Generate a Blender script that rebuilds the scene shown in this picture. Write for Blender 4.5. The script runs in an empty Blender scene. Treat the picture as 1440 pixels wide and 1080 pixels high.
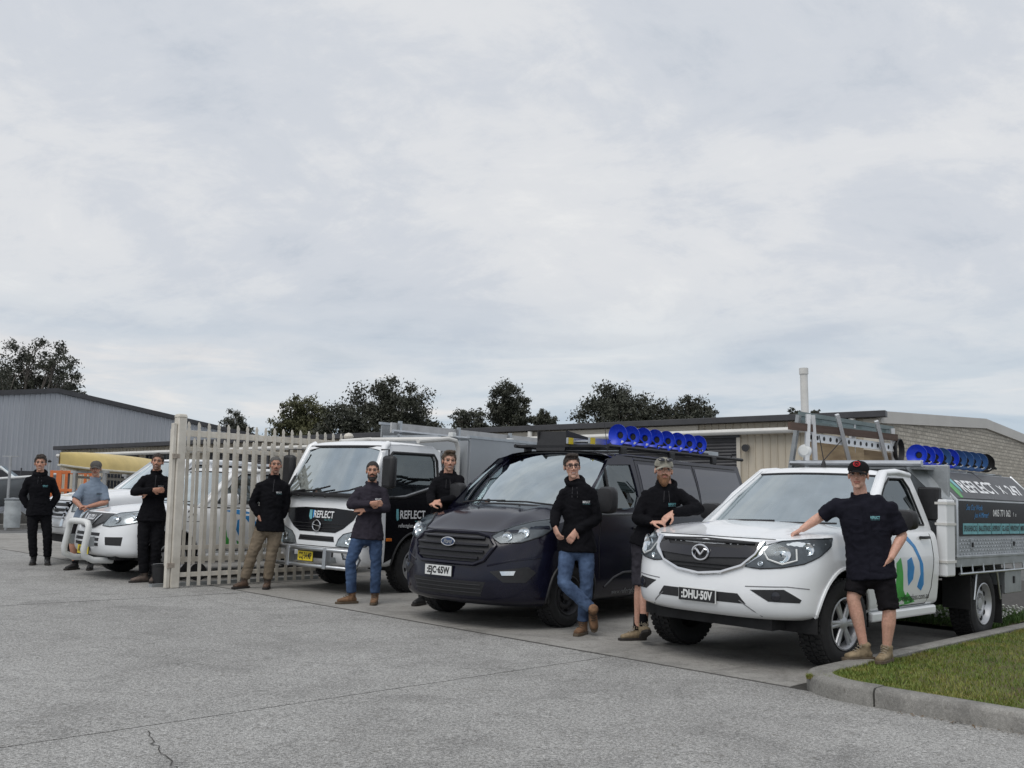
import bpy, bmesh, math, random
from mathutils import Vector, Matrix, noise, Euler
from mathutils.bvhtree import BVHTree

# ------------------------------------------------------------------ camera, sky, sun, exposure
scn = bpy.context.scene
COL = scn.collection
rad = math.radians
cam_d = bpy.data.cameras.new('camera'); cam = bpy.data.objects.new('camera', cam_d); COL.objects.link(cam)
cam_d.sensor_width = 36.0; cam_d.lens = 35.0; cam_d.clip_start = 0.1; cam_d.clip_end = 3000
cam.matrix_world = (Matrix.Translation((0, 0, 1.42)) @ Matrix.Rotation(rad(90) + math.atan(180/1400), 4, 'X') @ Matrix.Rotation(rad(0.4), 4, 'Z'))
scn.camera = cam
scn.view_settings.view_transform = 'Standard'; scn.view_settings.look = 'None'
scn.view_settings.exposure = 0.1; scn.view_settings.gamma = 1.0
SKYA, SKYB = (1.1, 6.3, 0), (2.5, 5.5, 8.3)
SUN_EL, SUN_AZ = 58.0, 205.0           # elevation, compass azimuth (from +Y clockwise): behind the camera, a little left

world = bpy.data.worlds.new('World'); scn.world = world; world.use_nodes = True
def build_world():
    nt = world.node_tree; N = nt.nodes; L = nt.links
    for n in list(N): N.remove(n)
    out = N.new('ShaderNodeOutputWorld'); bg = N.new('ShaderNodeBackground'); bg.inputs['Strength'].default_value = 0.1
    sky = N.new('ShaderNodeTexSky'); sky.sky_type = 'NISHITA'; sky.sun_disc = False
    sky.sun_elevation = rad(SUN_EL); sky.sun_rotation = rad(SUN_AZ); sky.air_density = 1.2; sky.dust_density = 3
    tc = N.new('ShaderNodeTexCoord'); sep = N.new('ShaderNodeSeparateXYZ'); L.new(tc.outputs['Generated'], sep.inputs[0])
    def m(op, a, b=None, c=None):
        n = N.new('ShaderNodeMath'); n.operation = op
        for i, v in enumerate((a, b, c)):
            if v is None: continue
            if isinstance(v, (int, float)): n.inputs[i].default_value = v
            else: L.new(v, n.inputs[i])
        return n.outputs[0]
    zz = m('ADD', m('MAXIMUM', sep.outputs[2], 0.0), 0.42)
    cx = m('DIVIDE', sep.outputs[0], zz); cy = m('DIVIDE', sep.outputs[1], zz)
    comb = N.new('ShaderNodeCombineXYZ'); L.new(cx, comb.inputs[0]); L.new(cy, comb.inputs[1])
    low = N.new('ShaderNodeCombineXYZ'); L.new(sep.outputs[0], low.inputs[0]); L.new(sep.outputs[1], low.inputs[1]); L.new(m('MULTIPLY', sep.outputs[2], 6.5), low.inputs[2])
    def nz(scale, detail, rough, rot, sx, sy, off, dist=0.0, src=None):
        mp = N.new('ShaderNodeMapping'); mp.inputs['Rotation'].default_value = (0, 0, rad(rot)); mp.inputs['Scale'].default_value = (sx, sy, 1); mp.inputs['Location'].default_value = off
        L.new((src or comb).outputs[0], mp.inputs[0])
        n = N.new('ShaderNodeTexNoise'); n.inputs['Scale'].default_value = scale; n.inputs['Detail'].default_value = detail
        n.inputs['Roughness'].default_value = rough; n.inputs['Distortion'].default_value = dist
        L.new(mp.outputs[0], n.inputs['Vector']); return n.outputs[0]
    def ramp(v, stops):
        r = N.new('ShaderNodeValToRGB'); L.new(v, r.inputs[0]); e = r.color_ramp.elements
        r.color_ramp.interpolation = 'EASE'
        while len(e) < len(stops): e.new(0.5)
        for el, (p, c) in zip(e, stops): el.position = p; el.color = (*c, 1)
        return r.outputs[0]
    def mix(f, a, b, mode='MIX'):
        n = N.new('ShaderNodeMix'); n.data_type = 'RGBA'; n.blend_type = mode
        if isinstance(f, (int, float)): n.inputs[0].default_value = f
        else: L.new(f, n.inputs[0])
        for i, v in ((6, a), (7, b)):
            if isinstance(v, tuple): n.inputs[i].default_value = (*v, 1)
            else: L.new(v, n.inputs[i])
        return n.outputs[2]
    big = nz(1.5, 2, 0.5, 25, 1.0, 0.9, SKYA, 0.6)
    mid = nz(3.6, 8, 0.66, 30, 0.9, 1.2, (2.1, 7.7, 0), 0.5)
    fine = nz(13, 8, 0.66, 25, 0.8, 1.1, (9.1, 3.2, 0), 0.4)
    dens = m('ADD', m('ADD', m('MULTIPLY', big, 0.50), m('MULTIPLY', mid, 0.34)), m('MULTIPLY', fine, 0.18))
    cloud = ramp(dens, [(0.38, (5.05, 5.5, 6.15)), (0.48, (6.0, 6.3, 6.8)), (0.56, (6.9, 7.05, 7.3)), (0.66, (7.7, 7.75, 7.8))])
    lowd = m('ADD', m('MULTIPLY', nz(2.1, 3, 0.5, 0, 1, 1, SKYB, 0.3, low), 0.6), m('MULTIPLY', nz(5.5, 8, 0.6, 0, 1, 1, (1.2, 6.1, 2.0), 0.4, low), 0.42))
    lowc = ramp(lowd, [(0.37, (3.3, 4.3, 5.4)), (0.48, (4.6, 5.5, 6.35)), (0.57, (6.1, 6.6, 7.05)), (0.67, (8.2, 7.9, 7.6))])
    hz = N.new('ShaderNodeMapRange'); hz.interpolation_type = 'SMOOTHSTEP'; L.new(sep.outputs[2], hz.inputs[0]); hz.inputs[1].default_value = 0.05; hz.inputs[2].default_value = 0.25; hz.inputs[3].default_value = 0.92; hz.inputs[4].default_value = 0.0
    cloud = mix(hz.outputs[0], cloud, lowc)
    cover = ramp(m('ADD', m('MULTIPLY', mid, 0.5), m('MULTIPLY', big, 0.5)), [(0.30, (0.90, 0.90, 0.90)), (0.50, (0.98, 0.98, 0.98))])
    col = mix(cover, sky.outputs[0], cloud)
    L.new(col, bg.inputs['Color']); L.new(bg.outputs[0], out.inputs['Surface'])
build_world()
sun_d = bpy.data.lights.new('sun', 'SUN'); sun = bpy.data.objects.new('sun', sun_d); COL.objects.link(sun)
sun_d.energy = 1.25; sun_d.angle = rad(35); sun_d.color = (1.0, 0.97, 0.93)
_sd = Vector((math.sin(rad(SUN_AZ))*math.cos(rad(SUN_EL)), math.cos(rad(SUN_AZ))*math.cos(rad(SUN_EL)), math.sin(rad(SUN_EL))))
sun.rotation_euler = _sd.to_track_quat('Z', 'Y').to_euler(); sun.location = (0, 0, 30)

# ------------------------------------------------------------------ helpers
def softs(s):
    if s > 18: return 18 + 4*(1-math.exp(-(s-18)/4))
    if s < -8: return -8 - 4*(1-math.exp((s+8)/4))
    return s
def g(x, y): return 0.0335*softs(-.815*x + .58*y)
GN = Vector((0.0335*.815, -0.0335*.58, 1)).normalized()

def tag(o, label, cat, group=None):
    o['label'] = label; o['category'] = cat
    if group: o['group'] = group
    return o
def structure(o): o['kind'] = 'structure'; return o
def empty(name, loc=(0, 0, 0), mat=None):
    e = bpy.data.objects.new(name, None); COL.objects.link(e); e.empty_display_size = 0.2
    if mat is not None: e.matrix_world = mat
    else: e.location = loc
    return e
def vmat(X, Y, deg):
    a = rad(deg); yv = Vector((math.sin(a), math.cos(a), 0)); yv = (yv - GN*yv.dot(GN)).normalized(); xv = yv.cross(GN)
    M = Matrix((xv, yv, GN)).transposed().to_4x4(); M.translation = (X, Y, g(X, Y)); return M

class MB:
    def __init__(s): s.v = []; s.f = []
    def add(s, vs, fs):
        o = len(s.v); s.v += [Vector(p) for p in vs]; s.f += [tuple(i+o for i in f) for f in fs]; return s
    def box(s, c, d, R=None, taper=1.0):
        hx, hy, hz = d[0]/2, d[1]/2, d[2]/2; vs = []
        for z in (-1, 1):
            t = taper if z > 0 else 1
            for x, y in ((-1, -1), (1, -1), (1, 1), (-1, 1)):
                p = Vector((x*hx*t, y*hy*t, z*hz))
                if R is not None: p = R @ p
                vs.append(p + Vector(c))
        return s.add(vs, [(3, 2, 1, 0), (4, 5, 6, 7), (0, 1, 5, 4), (1, 2, 6, 5), (2, 3, 7, 6), (3, 0, 4, 7)])
    def tube(s, pts, r, n=8, caps=True, closed=False, up=None, flat=1.0):
        pts = [Vector(p) for p in pts]; m = len(pts); rr = r if isinstance(r, (list, tuple)) else [r]*m
        prev = Vector(up) if up else None; rows = []
        for i, p in enumerate(pts):
            a = pts[(i-1) % m] if (i > 0 or closed) else p; b = pts[(i+1) % m] if (i < m-1 or closed) else p
            t = (b-a).normalized()
            if prev is None: prev = Vector((0, 0, 1)) if abs(t.z) < .9 else Vector((0, 1, 0))
            u = (prev - t*prev.dot(t))
            if u.length < 1e-5: u = t.orthogonal()
            u.normalize(); w = t.cross(u); prev = u
            q = rr[i]; ra, rb = (q if isinstance(q, (tuple, list)) else (q, q*flat))
            rows.append([p + u*(ra*math.cos(2*math.pi*k/n)) + w*(rb*math.sin(2*math.pi*k/n)) for k in range(n)])
        vs = [q for row in rows for q in row]; fs = []
        for i in range(m if closed else m-1):
            j = (i+1) % m
            for k in range(n): fs.append((i*n+k, i*n+(k+1) % n, j*n+(k+1) % n, j*n+k))
        if caps and not closed: fs += [tuple(reversed(range(n))), tuple(range((m-1)*n, m*n))]
        return s.add(vs, fs)
    def cyl(s, a, b, r, r1=None, n=16): return s.tube([a, b], [r, r if r1 is None else r1], n)
    def lathe(s, prof, c=(0, 0, 0), ax=(1, 0, 0), n=32, closed=False):
        ax = Vector(ax).normalized(); u = ax.orthogonal().normalized(); w = ax.cross(u); c = Vector(c); vs = []; m = len(prof)
        for (r, h) in prof:
            for k in range(n):
                a = 2*math.pi*k/n; vs.append(c + ax*h + (u*math.cos(a)+w*math.sin(a))*max(r, 1e-4))
        fs = [(i*n+k, i*n+(k+1) % n, ((i+1) % m)*n+(k+1) % n, ((i+1) % m)*n+k) for i in range(m if closed else m-1) for k in range(n)]
        return s.add(vs, fs)
    def prism(s, poly, vec):
        n = len(poly); vec = Vector(vec); vs = [Vector(p) for p in poly] + [Vector(p)+vec for p in poly]
        return s.add(vs, [tuple(range(n)), tuple(reversed(range(n, 2*n)))] + [(i, i+n, (i+1) % n+n, (i+1) % n) for i in range(n)])
    def grid(s, rows, wrap=False):
        n = len(rows[0]); vs = [p for r in rows for p in r]; fs = []
        for i in range(len(rows)-1):
            for k in range(n if wrap else n-1): fs.append((i*n+k, i*n+(k+1) % n, (i+1)*n+(k+1) % n, (i+1)*n+k))
        return s.add(vs, fs)
    def xform(s, M): s.v = [M @ p for p in s.v]; return s
    def mirror(s):
        o = len(s.v); s.v += [Vector((-p.x, p.y, p.z)) for p in s.v[:o]]; s.f += [tuple(reversed([i+o for i in f])) for f in s.f[:]]; return s
    def mesh(s, name, smooth=35, recalc=True, weld=False):
        me = bpy.data.meshes.new(name); me.from_pydata([tuple(p) for p in s.v], [], s.f)
        if recalc or weld:
            bm = bmesh.new(); bm.from_mesh(me)
            if weld: bmesh.ops.remove_doubles(bm, verts=bm.verts, dist=1e-4)
            if recalc: bmesh.ops.recalc_face_normals(bm, faces=bm.faces)
            bm.to_mesh(me); bm.free()
        if smooth:
            me.shade_smooth(); me.set_sharp_from_angle(angle=rad(smooth))
        return me
    def build(s, name, mat, parent=None, smooth=35, bevel=0, weld=False, recalc=True, seg=2):
        return obj(name, s.mesh(name, smooth, recalc, weld), mat, parent, bevel, seg)
def obj(name, me, mat, parent=None, bevel=0, seg=2):
    o = bpy.data.objects.new(name, me); COL.objects.link(o)
    if mat is not None and not me.materials: me.materials.append(mat)
    if parent is not None: o.parent = parent
    if bevel:
        b = o.modifiers.new('bevel', 'BEVEL'); b.width = bevel; b.segments = seg; b.limit_method = 'ANGLE'; b.angle_limit = rad(40)
    return o
def copy_tree(o, parent=None):
    c = o.copy(); COL.objects.link(c)
    if parent is not None: c.parent = parent
    for ch in o.children: copy_tree(ch, c)
    return c

# ------------------------------------------------------------------ materials
MATS = {}
def mat(name, col, rough=.5, metal=0, var=.12, scale=6, bump=0, bscale=80, coat=0, spec=.5, detail=5, vscale=(1, 1, 1), dirt=None):
    if name in MATS: return MATS[name]
    m = bpy.data.materials.new(name); m.use_nodes = True; nt = m.node_tree; N = nt.nodes; L = nt.links
    b = N['Principled BSDF']; b.inputs['Roughness'].default_value = rough; b.inputs['Metallic'].default_value = metal
    b.inputs['Coat Weight'].default_value = coat; b.inputs['Coat Roughness'].default_value = .04; b.inputs['Specular IOR Level'].default_value = spec
    tc = N.new('ShaderNodeTexCoord'); mp = N.new('ShaderNodeMapping'); mp.inputs['Scale'].default_value = vscale; L.new(tc.outputs['Object'], mp.inputs[0])
    if var:
        n = N.new('ShaderNodeTexNoise'); n.inputs['Scale'].default_value = scale; n.inputs['Detail'].default_value = detail; n.inputs['Roughness'].default_value = .62; L.new(mp.outputs[0], n.inputs['Vector'])
        r = N.new('ShaderNodeValToRGB'); L.new(n.outputs[0], r.inputs[0]); e = r.color_ramp.elements
        e[0].position = .3; e[1].position = .72
        d = dirt if dirt else tuple(c*(1-var) for c in col)
        e[0].color = (*d, 1); e[1].color = (*[min(1, c*(1+var)) for c in col], 1)
        L.new(r.outputs[0], b.inputs['Base Color'])
        rr = N.new('ShaderNodeMapRange'); L.new(n.outputs[0], rr.inputs[0]); rr.inputs[3].default_value = min(1, rough*1.15); rr.inputs[4].default_value = rough*.88; L.new(rr.outputs[0], b.inputs['Roughness'])
    else: b.inputs['Base Color'].default_value = (*col, 1)
    if bump:
        n2 = N.new('ShaderNodeTexNoise'); n2.inputs['Scale'].default_value = bscale; n2.inputs['Detail'].default_value = 4; L.new(mp.outputs[0], n2.inputs['Vector'])
        bp = N.new('ShaderNodeBump'); bp.inputs['Strength'].default_value = min(1, bump); bp.inputs['Distance'].default_value = .01; L.new(n2.outputs[0], bp.inputs['Height']); L.new(bp.outputs[0], b.inputs['Normal'])
    MATS[name] = m; return m
def glass(name, tint=(.45, .5, .5), refl=.12, rough=.015, ior=1.52):
    if name in MATS: return MATS[name]
    m = bpy.data.materials.new(name); m.use_nodes = True; nt = m.node_tree; N = nt.nodes; L = nt.links
    for n in list(N): N.remove(n)
    out = N.new('ShaderNodeOutputMaterial'); mx = N.new('ShaderNodeMixShader'); t = N.new('ShaderNodeBsdfTransparent'); gl = N.new('ShaderNodeBsdfGlossy')
    t.inputs[0].default_value = (*tint, 1); gl.inputs[0].default_value = (.88, .97, 1, 1); gl.inputs['Roughness'].default_value = rough
    fr = N.new('ShaderNodeFresnel'); fr.inputs[0].default_value = ior; ad = N.new('ShaderNodeMath'); ad.inputs[1].default_value = refl; ad.use_clamp = True
    nz = N.new('ShaderNodeTexNoise'); nz.inputs['Scale'].default_value = 5; tc = N.new('ShaderNodeTexCoord'); L.new(tc.outputs['Object'], nz.inputs['Vector'])
    mm = N.new('ShaderNodeMath'); mm.operation = 'MULTIPLY_ADD'; mm.inputs[1].default_value = refl*.5; L.new(nz.outputs[0], mm.inputs[0]); L.new(fr.outputs[0], mm.inputs[2])
    L.new(mm.outputs[0], ad.inputs[0]); L.new(ad.outputs[0], mx.inputs[0]); L.new(t.outputs[0], mx.inputs[1]); L.new(gl.outputs[0], mx.inputs[2]); L.new(mx.outputs[0], out.inputs[0])
    MATS[name] = m; return m

WHITE = mat('white_paint', (.82, .835, .85), .32, 0, .035, 2.5, coat=.7)
NAVY = mat('navy_paint', (.008, .008, .019), .16, 0, .2, 3, spec=.42)
BLACKP = mat('black_paint', (.008, .008, .010), .18, 0, .2, 4, spec=.3)
PLASTIC = mat('black_plastic', (.016, .016, .018), .5, 0, .2, 20, bump=.15, bscale=300)
GLOSSBLK = mat('gloss_black_trim', (.014, .014, .02), .2, 0, .1, 8, coat=.4)
RUBBER = mat('tyre_rubber', (.016, .016, .017), .8, 0, .25, 12, bump=.3, bscale=160)
DARK = mat('dark_underside', (.012, .012, .013), .8, 0, .3, 9)
CHROME = mat('chrome', (.72, .73, .75), .12, 1, .04, 10)
ALU = mat('aluminium', (.52, .54, .56), .38, 1, .12, 7, bump=.1, bscale=90)
ALUD = mat('dull_aluminium', (.40, .42, .43), .5, .8, .18, 5, bump=.15, bscale=60)
STEEL = mat('painted_steel_rim', (.50, .51, .53), .42, .6, .15, 14)
STEELD = mat('dark_steel_rim', (.05, .05, .055), .45, .5, .2, 14)
LAMPB = mat('lamp_housing', (.10, .11, .12), .3, .3, .2, 20)
LAMPW = mat('pale_lamp_housing', (.42, .44, .45), .2, .6, .25, 25)
LENS = glass('lamp_lens', (.93, .95, .96), .01, .01, 1.12)
REFLEC = mat('lamp_reflector', (.80, .82, .84), .14, 1, .06, 40)
SCREEN = glass('windscreen_glass', (.48, .57, .57), .37)
SIDEG = glass('side_glass', (.30, .33, .34), .07)
TINT = glass('tinted_glass', (.05, .055, .06), .07)
INTER = mat('cabin_trim', (.030, .031, .034), .8, 0, .25, 20)
SEAT = mat('seat_fabric', (.045, .046, .05), .9, 0, .25, 60)
PLATEW = mat('white_plate', (.72, .73, .72), .4, 0, .05, 20)
PLATEY = mat('yellow_plate', (.72, .56, .03), .4, 0, .08, 20)
INK = mat('black_ink', (.012, .012, .014), .5, 0, .1, 20)
WHITEINK = mat('white_vinyl', (.78, .79, .80), .4, 0, .05, 20)
BLUEV = mat('blue_vinyl', (.03, .26, .62), .35, 0, .3, 3)
GREENV = mat('green_vinyl', (.06, .36, .07), .35, 0, .4, 4)
TEALV = mat('teal_vinyl', (.16, .42, .46), .4, 0, .2, 9)
GREYV = mat('grey_vinyl', (.26, .27, .28), .5, 0, .2, 9)
AMBER = mat('amber_lens', (.6, .16, .02), .25, 0, .1, 30)

# ------------------------------------------------------------------ ground: slabs, kerbs, lawns
def PQ(a, q, dz=0.0):
    x = a*-.719 + q*.695; y = a*.695 + q*.719; return Vector((x, y, g(x, y)+dz))
def concrete(name, c0, c1, speck, fine=70.0, stain=.55):
    m = bpy.data.materials.new(name); m.use_nodes = True; nt = m.node_tree; N = nt.nodes; L = nt.links; b = N['Principled BSDF']
    b.inputs['Roughness'].default_value = .86; b.inputs['Specular IOR Level'].default_value = .3
    geo = N.new('ShaderNodeNewGeometry')
    def nz(sc, det, ro, dist=0):
        n = N.new('ShaderNodeTexNoise'); n.inputs['Scale'].default_value = sc; n.inputs['Detail'].default_value = det; n.inputs['Roughness'].default_value = ro; n.inputs['Distortion'].default_value = dist
        L.new(geo.outputs['Position'], n.inputs['Vector']); return n.outputs[0]
    def ramp(v, p0, a, p1, c):
        r = N.new('ShaderNodeValToRGB'); L.new(v, r.inputs[0]); e = r.color_ramp.elements; e[0].position = p0; e[1].position = p1; e[0].color = (*a, 1); e[1].color = (*c, 1); return r.outputs[0]
    def mix(f, a, b_, mode):
        n = N.new('ShaderNodeMix'); n.data_type = 'RGBA'; n.blend_type = mode; n.inputs[0].default_value = f; L.new(a, n.inputs[6]); L.new(b_, n.inputs[7]); return n.outputs[2]
    base = ramp(nz(.5, 6, .6, .6), .33, c0, .66, c1)
    st = ramp(nz(1.7, 7, .7, 1.2), .30, (stain, stain, stain), .52, (1, 1, 1))
    f1 = ramp(nz(fine, 5, .75), .36, (1-speck,)*3, .66, (1+speck*.75,)*3)
    f2 = ramp(nz(fine*3.1, 2, .5), .38, (1-speck*.8,)*3, .64, (1+speck*.6,)*3)
    pit = ramp(nz(fine*.33, 4, .7), .30, (.62, .60, .57), .44, (1, 1, 1))
    c = mix(1, base, st, 'MULTIPLY'); c = mix(1, c, f1, 'MULTIPLY'); c = mix(1, c, f2, 'MULTIPLY'); c = mix(.8, c, pit, 'MULTIPLY')
    L.new(c, b.inputs['Base Color'])
    bp = N.new('ShaderNodeBump'); bp.inputs['Strength'].default_value = .55; bp.inputs['Distance'].default_value = .006; L.new(nz(fine*1.6, 4, .7), bp.inputs['Height']); L.new(bp.outputs[0], b.inputs['Normal'])
    return m
CONC = concrete('exposed_aggregate_concrete', (.315, .311, .30), (.395, .391, .378), .54, 52, .74)
CONC2 = concrete('smooth_concrete', (.275, .266, .248), (.35, .34, .32), .16, 45, .62)
KERBM = concrete('kerb_concrete', (.20, .195, .18), (.30, .29, .27), .2, 55, .5)
ASPH = concrete('weathered_asphalt', (.11, .11, .11), (.16, .16, .158), .25, 60, .7)
JOINT = mat('joint_dirt', (.045, .042, .038), .95, 0, .3, 12)

def make_ground():
    b = MB(); rows = []
    rs = [0, 2, 4, 6, 8, 10, 12, 14, 17, 20, 24, 28, 33, 40, 50, 65, 90, 130, 200, 320, 520, 900, 1500]
    for r in rs:
        rows.append([Vector((r*math.cos(t*math.tau/72), r*math.sin(t*math.tau/72)+4, 0)) for t in range(72)])
    for row in rows:
        for p in row: p.z = g(p.x, p.y) - .04
    b.grid(rows, wrap=True)
    gr = b.build('ground', ASPH, smooth=60, weld=True); structure(gr)
    rng = random.Random(3)
    def slab(a0, a1, q0, q1, m, gap=.010):
        n = 5; jz = rng.uniform(-.0012, .0012); s = MB()
        aa = [a0+gap+(a1-a0-2*gap)*i/n for i in range(n+1)]; qq = [q0+gap*2.6+(q1-q0-5.2*gap)*i/n for i in range(n+1)]
        s.grid([[PQ(a, q, jz) for q in qq] for a in aa])
        ring = [(a, qq[0]) for a in aa] + [(aa[-1], q) for q in qq[1:]] + [(a, qq[-1]) for a in reversed(aa[:-1])] + [(aa[0], q) for q in reversed(qq[1:-1])]
        s.grid([[PQ(a, q, jz) for a, q in ring], [PQ(a, q, -.06) for a, q in ring]], wrap=True)
        s.build('concrete_slab', m, gr, smooth=30, weld=True)
    QA = 7.19
    jf = MB(); jf.grid([[PQ(a, q, -.0035) for q in [-5+i*1.0 for i in range(28)]] for a in [-8+i*2.0 for i in range(20)]]); jf.build('joint_filler', JOINT, gr, smooth=0)
    fa = [-8, -.3, 5.68, 11.7, 17.7, 23.7, 30]
    for i in range(len(fa)-1):
        for q0, q1 in ((-5, .6), (.6, QA)): slab(fa[i], fa[i+1], q0, q1, CONC)
    ba = [3.95, 8.0, 12.0, 16.0, 20.0, 25.0, 30.0]; bq = [QA, 12.05, 17, 22]
    for i in range(len(ba)-1):
        for j in range(3):
            if i == 0 and j > 0: continue
            slab(ba[i], ba[i+1], bq[j], bq[j+1], CONC2 if j < 2 else CONC)
    # hairline cracks in the foreground slab
    def crack(pts, w):
        s = MB(); L_, R_ = [], []
        for i, (x, y) in enumerate(pts):
            d = Vector(pts[min(i+1, len(pts)-1)])-Vector(pts[max(i-1, 0)]); nn = Vector((-d.y, d.x)).normalized()*w*rng.uniform(.4, 1)
            L_.append(Vector((x+nn.x, y+nn.y, g(x, y)+.0045))); R_.append(Vector((x-nn.x, y-nn.y, g(x, y)+.0045)))
        s.grid([L_, R_]); s.build('crack', JOINT, gr, smooth=0)
    def wander(p, q, n, amp):
        return [(p[0]+(q[0]-p[0])*i/n+rng.uniform(-amp, amp), p[1]+(q[1]-p[1])*i/n+rng.uniform(-amp, amp)) for i in range(n+1)]
    crack(wander((-2.06, 5.84), (-1.62, 5.05), 16, .022), .004)
    crack(wander((-1.62, 5.05), (-1.45, 4.3), 12, .02), .004)
    return gr
GROUND = make_ground()

def kerb_run(path, name, parent, width=.17, h=.13, bot=-.08):
    # path: list of (a,q) of the road-side foot; width to the left of travel
    prof = [(0, bot), (0, h-.035), (.012, h-.012), (.035, h), (width-.015, h), (width, h-.012), (width, bot)]
    rows = []; n = len(path)
    for i, (a, q) in enumerate(path):
        p0 = PQ(*path[max(i-1, 0)]); p1 = PQ(*path[min(i+1, n-1)]); d = (p1-p0); d.z = 0; d.normalize(); nn = Vector((-d.y, d.x, 0))
        p = PQ(a, q); rows.append([p + nn*w + Vector((0, 0, z)) for w, z in prof])
    s = MB(); s.grid(rows); k = len(prof); s.f += [tuple(range(k)), tuple(range((len(rows)-1)*k, len(rows)*k))]
    return s.build(name, KERBM, parent, smooth=40)
kerb = empty('kerb', PQ(3.9, 7.1)); structure(kerb); kerb.location = (0, 0, 0)
arc = [(3.93-.56*(1-math.cos(t*math.pi/16)), 7.56-.56*math.sin(t*math.pi/16)) for t in range(0, 9)]
kerb_run([(3.93, 8.1), (3.93, 7.8)] + arc + [(3.2, 7.0)], 'kerb_block', kerb, .20)
aa = 3.185
while aa > -6: kerb_run([(aa, 7.0), (aa-1.2, 7.0), (aa-2.385, 7.0)], 'kerb_block', kerb); aa -= 2.4
qq = 8.115
while qq < 17: kerb_run([(3.93, qq+2.385), (3.93, qq+1.2), (3.93, qq)], 'kerb_block', kerb, .17); qq += 2.4
LAWN = mat('lawn_soil_and_thatch', (.075, .088, .022), .95, 0, .5, 5, bump=.6, bscale=60, dirt=(.085, .062, .030))
def blade_mat(name, c0, c1, c2):
    m = bpy.data.materials.new(name); m.use_nodes = True; nt = m.node_tree; N = nt.nodes; L = nt.links; b = N['Principled BSDF']; b.inputs['Roughness'].default_value = .6
    geo = N.new('ShaderNodeNewGeometry'); n = N.new('ShaderNodeTexNoise'); n.inputs['Scale'].default_value = 2.2; n.inputs['Detail'].default_value = 8; n.inputs['Roughness'].default_value = .75; L.new(geo.outputs['Position'], n.inputs['Vector'])
    n2 = N.new('ShaderNodeTexNoise'); n2.inputs['Scale'].default_value = 38; L.new(geo.outputs['Position'], n2.inputs['Vector'])
    ad = N.new('ShaderNodeMath'); ad.operation = 'MULTIPLY_ADD'; ad.inputs[1].default_value = .45; L.new(n2.outputs[0], ad.inputs[0]); sb = N.new('ShaderNodeMath'); sb.operation = 'SUBTRACT'; sb.inputs[1].default_value = .22; L.new(n.outputs[0], sb.inputs[0]); L.new(sb.outputs[0], ad.inputs[2])
    r = N.new('ShaderNodeValToRGB'); L.new(ad.outputs[0], r.inputs[0]); e = r.color_ramp.elements; e.new(.5)
    for el, p, c in zip(e, (.34, .5, .66), (c0, c1, c2)): el.position = p; el.color = (*c, 1)
    L.new(r.outputs[0], b.inputs['Base Color']); return m
GRASSM = blade_mat('grass_blades', (.075, .145, .020), (.15, .195, .030), (.27, .235, .065))
GRASS2 = blade_mat('clover_leaves', (.05, .12, .02), (.09, .17, .03), (.12, .20, .05))
FLOWER = mat('white_clover_flowers', (.72, .72, .66), .8, 0, .1, 30)
def lawn(name, a0, a1, q0, q1, h, bmat, blades, bh, label, seed, flowers=0, near=None):
    rng = random.Random(seed); s = MB(); na, nq = 24, 24
    def P(a, q): 
        e = min(a1-a, q-q0); p = PQ(a, q); p.z += h + .03*min(1, max(0, e)/1.2) + .012*noise.noise(Vector((a*1.3, q*1.3, seed))); return p
    s.grid([[P(a0+(a1-a0)*i/na, q0+(q1-q0)*j/nq) for j in range(nq+1)] for i in range(na+1)])
    base = structure(s.build(name, LAWN, smooth=60))
    v, f = [], []
    for _ in range(blades):
        if near: a = a1 - (a1-a0)*rng.random()**near; q = q0 + (q1-q0)*rng.random()**near
        else: a = rng.uniform(a0, a1); q = rng.uniform(q0, q1)
        p = P(a, q); dn = noise.noise(Vector((p.x*.9, p.y*.9, 5)))*.5+.5; hh = bh*rng.uniform(.45, 1.1)*(.55+.8*dn)
        t = rng.uniform(0, math.tau); w = rng.uniform(.0022, .0045)*(1.6 if near is None else 1); lx, ly = rng.uniform(-.8, .8)*hh, rng.uniform(-.8, .8)*hh
        c, sn = math.cos(t)*w, math.sin(t)*w; k = len(v)
        v += [(p.x-c, p.y-sn, p.z-.006), (p.x+c, p.y+sn, p.z-.006), (p.x+lx*.45+c*.7, p.y+ly*.45+sn*.7, p.z+hh*.6), (p.x+lx*.45-c*.7, p.y+ly*.45-sn*.7, p.z+hh*.6), (p.x+lx, p.y+ly, p.z+hh)]
        f += [(k, k+1, k+2, k+3), (k+3, k+2, k+4)]
    me = bpy.data.meshes.new('grass'); me.from_pydata(v, [], f)
    o = obj('grass', me, bmat); o['kind'] = 'stuff'; o['label'] = label; o['category'] = 'grass'
    if flowers:
        s = MB()
        for _ in range(flowers):
            p = P(rng.uniform(a0, a1), rng.uniform(q0, q1)); z = bh*rng.uniform(.8, 1.3); r = rng.uniform(.010, .018)
            s.lathe([(0, -r), (r, -r*.3), (r*.9, r*.5), (0, r)], p+Vector((0, 0, z)), (0, 0, 1), 5)
        fo = s.build('clover_flowers', FLOWER, smooth=60); fo['kind'] = 'stuff'; fo['label'] = 'white clover flowers dotted over the grass bed behind the flatbed ute'; fo['category'] = 'flowers'
lawn('lawn', -5, 3.78, 7.15, 17, .095, GRASSM, 75000, .034, 'short patchy green and yellow lawn inside the concrete kerb', 11, near=1.9)
lawn('grass_bed', 4.15, 7.9, 12.15, 14.2, .03, GRASS2, 14000, .10, 'taller green clover grass bed behind the flatbed ute', 12, flowers=900)
s = MB(); rl = random.Random(8)
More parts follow.
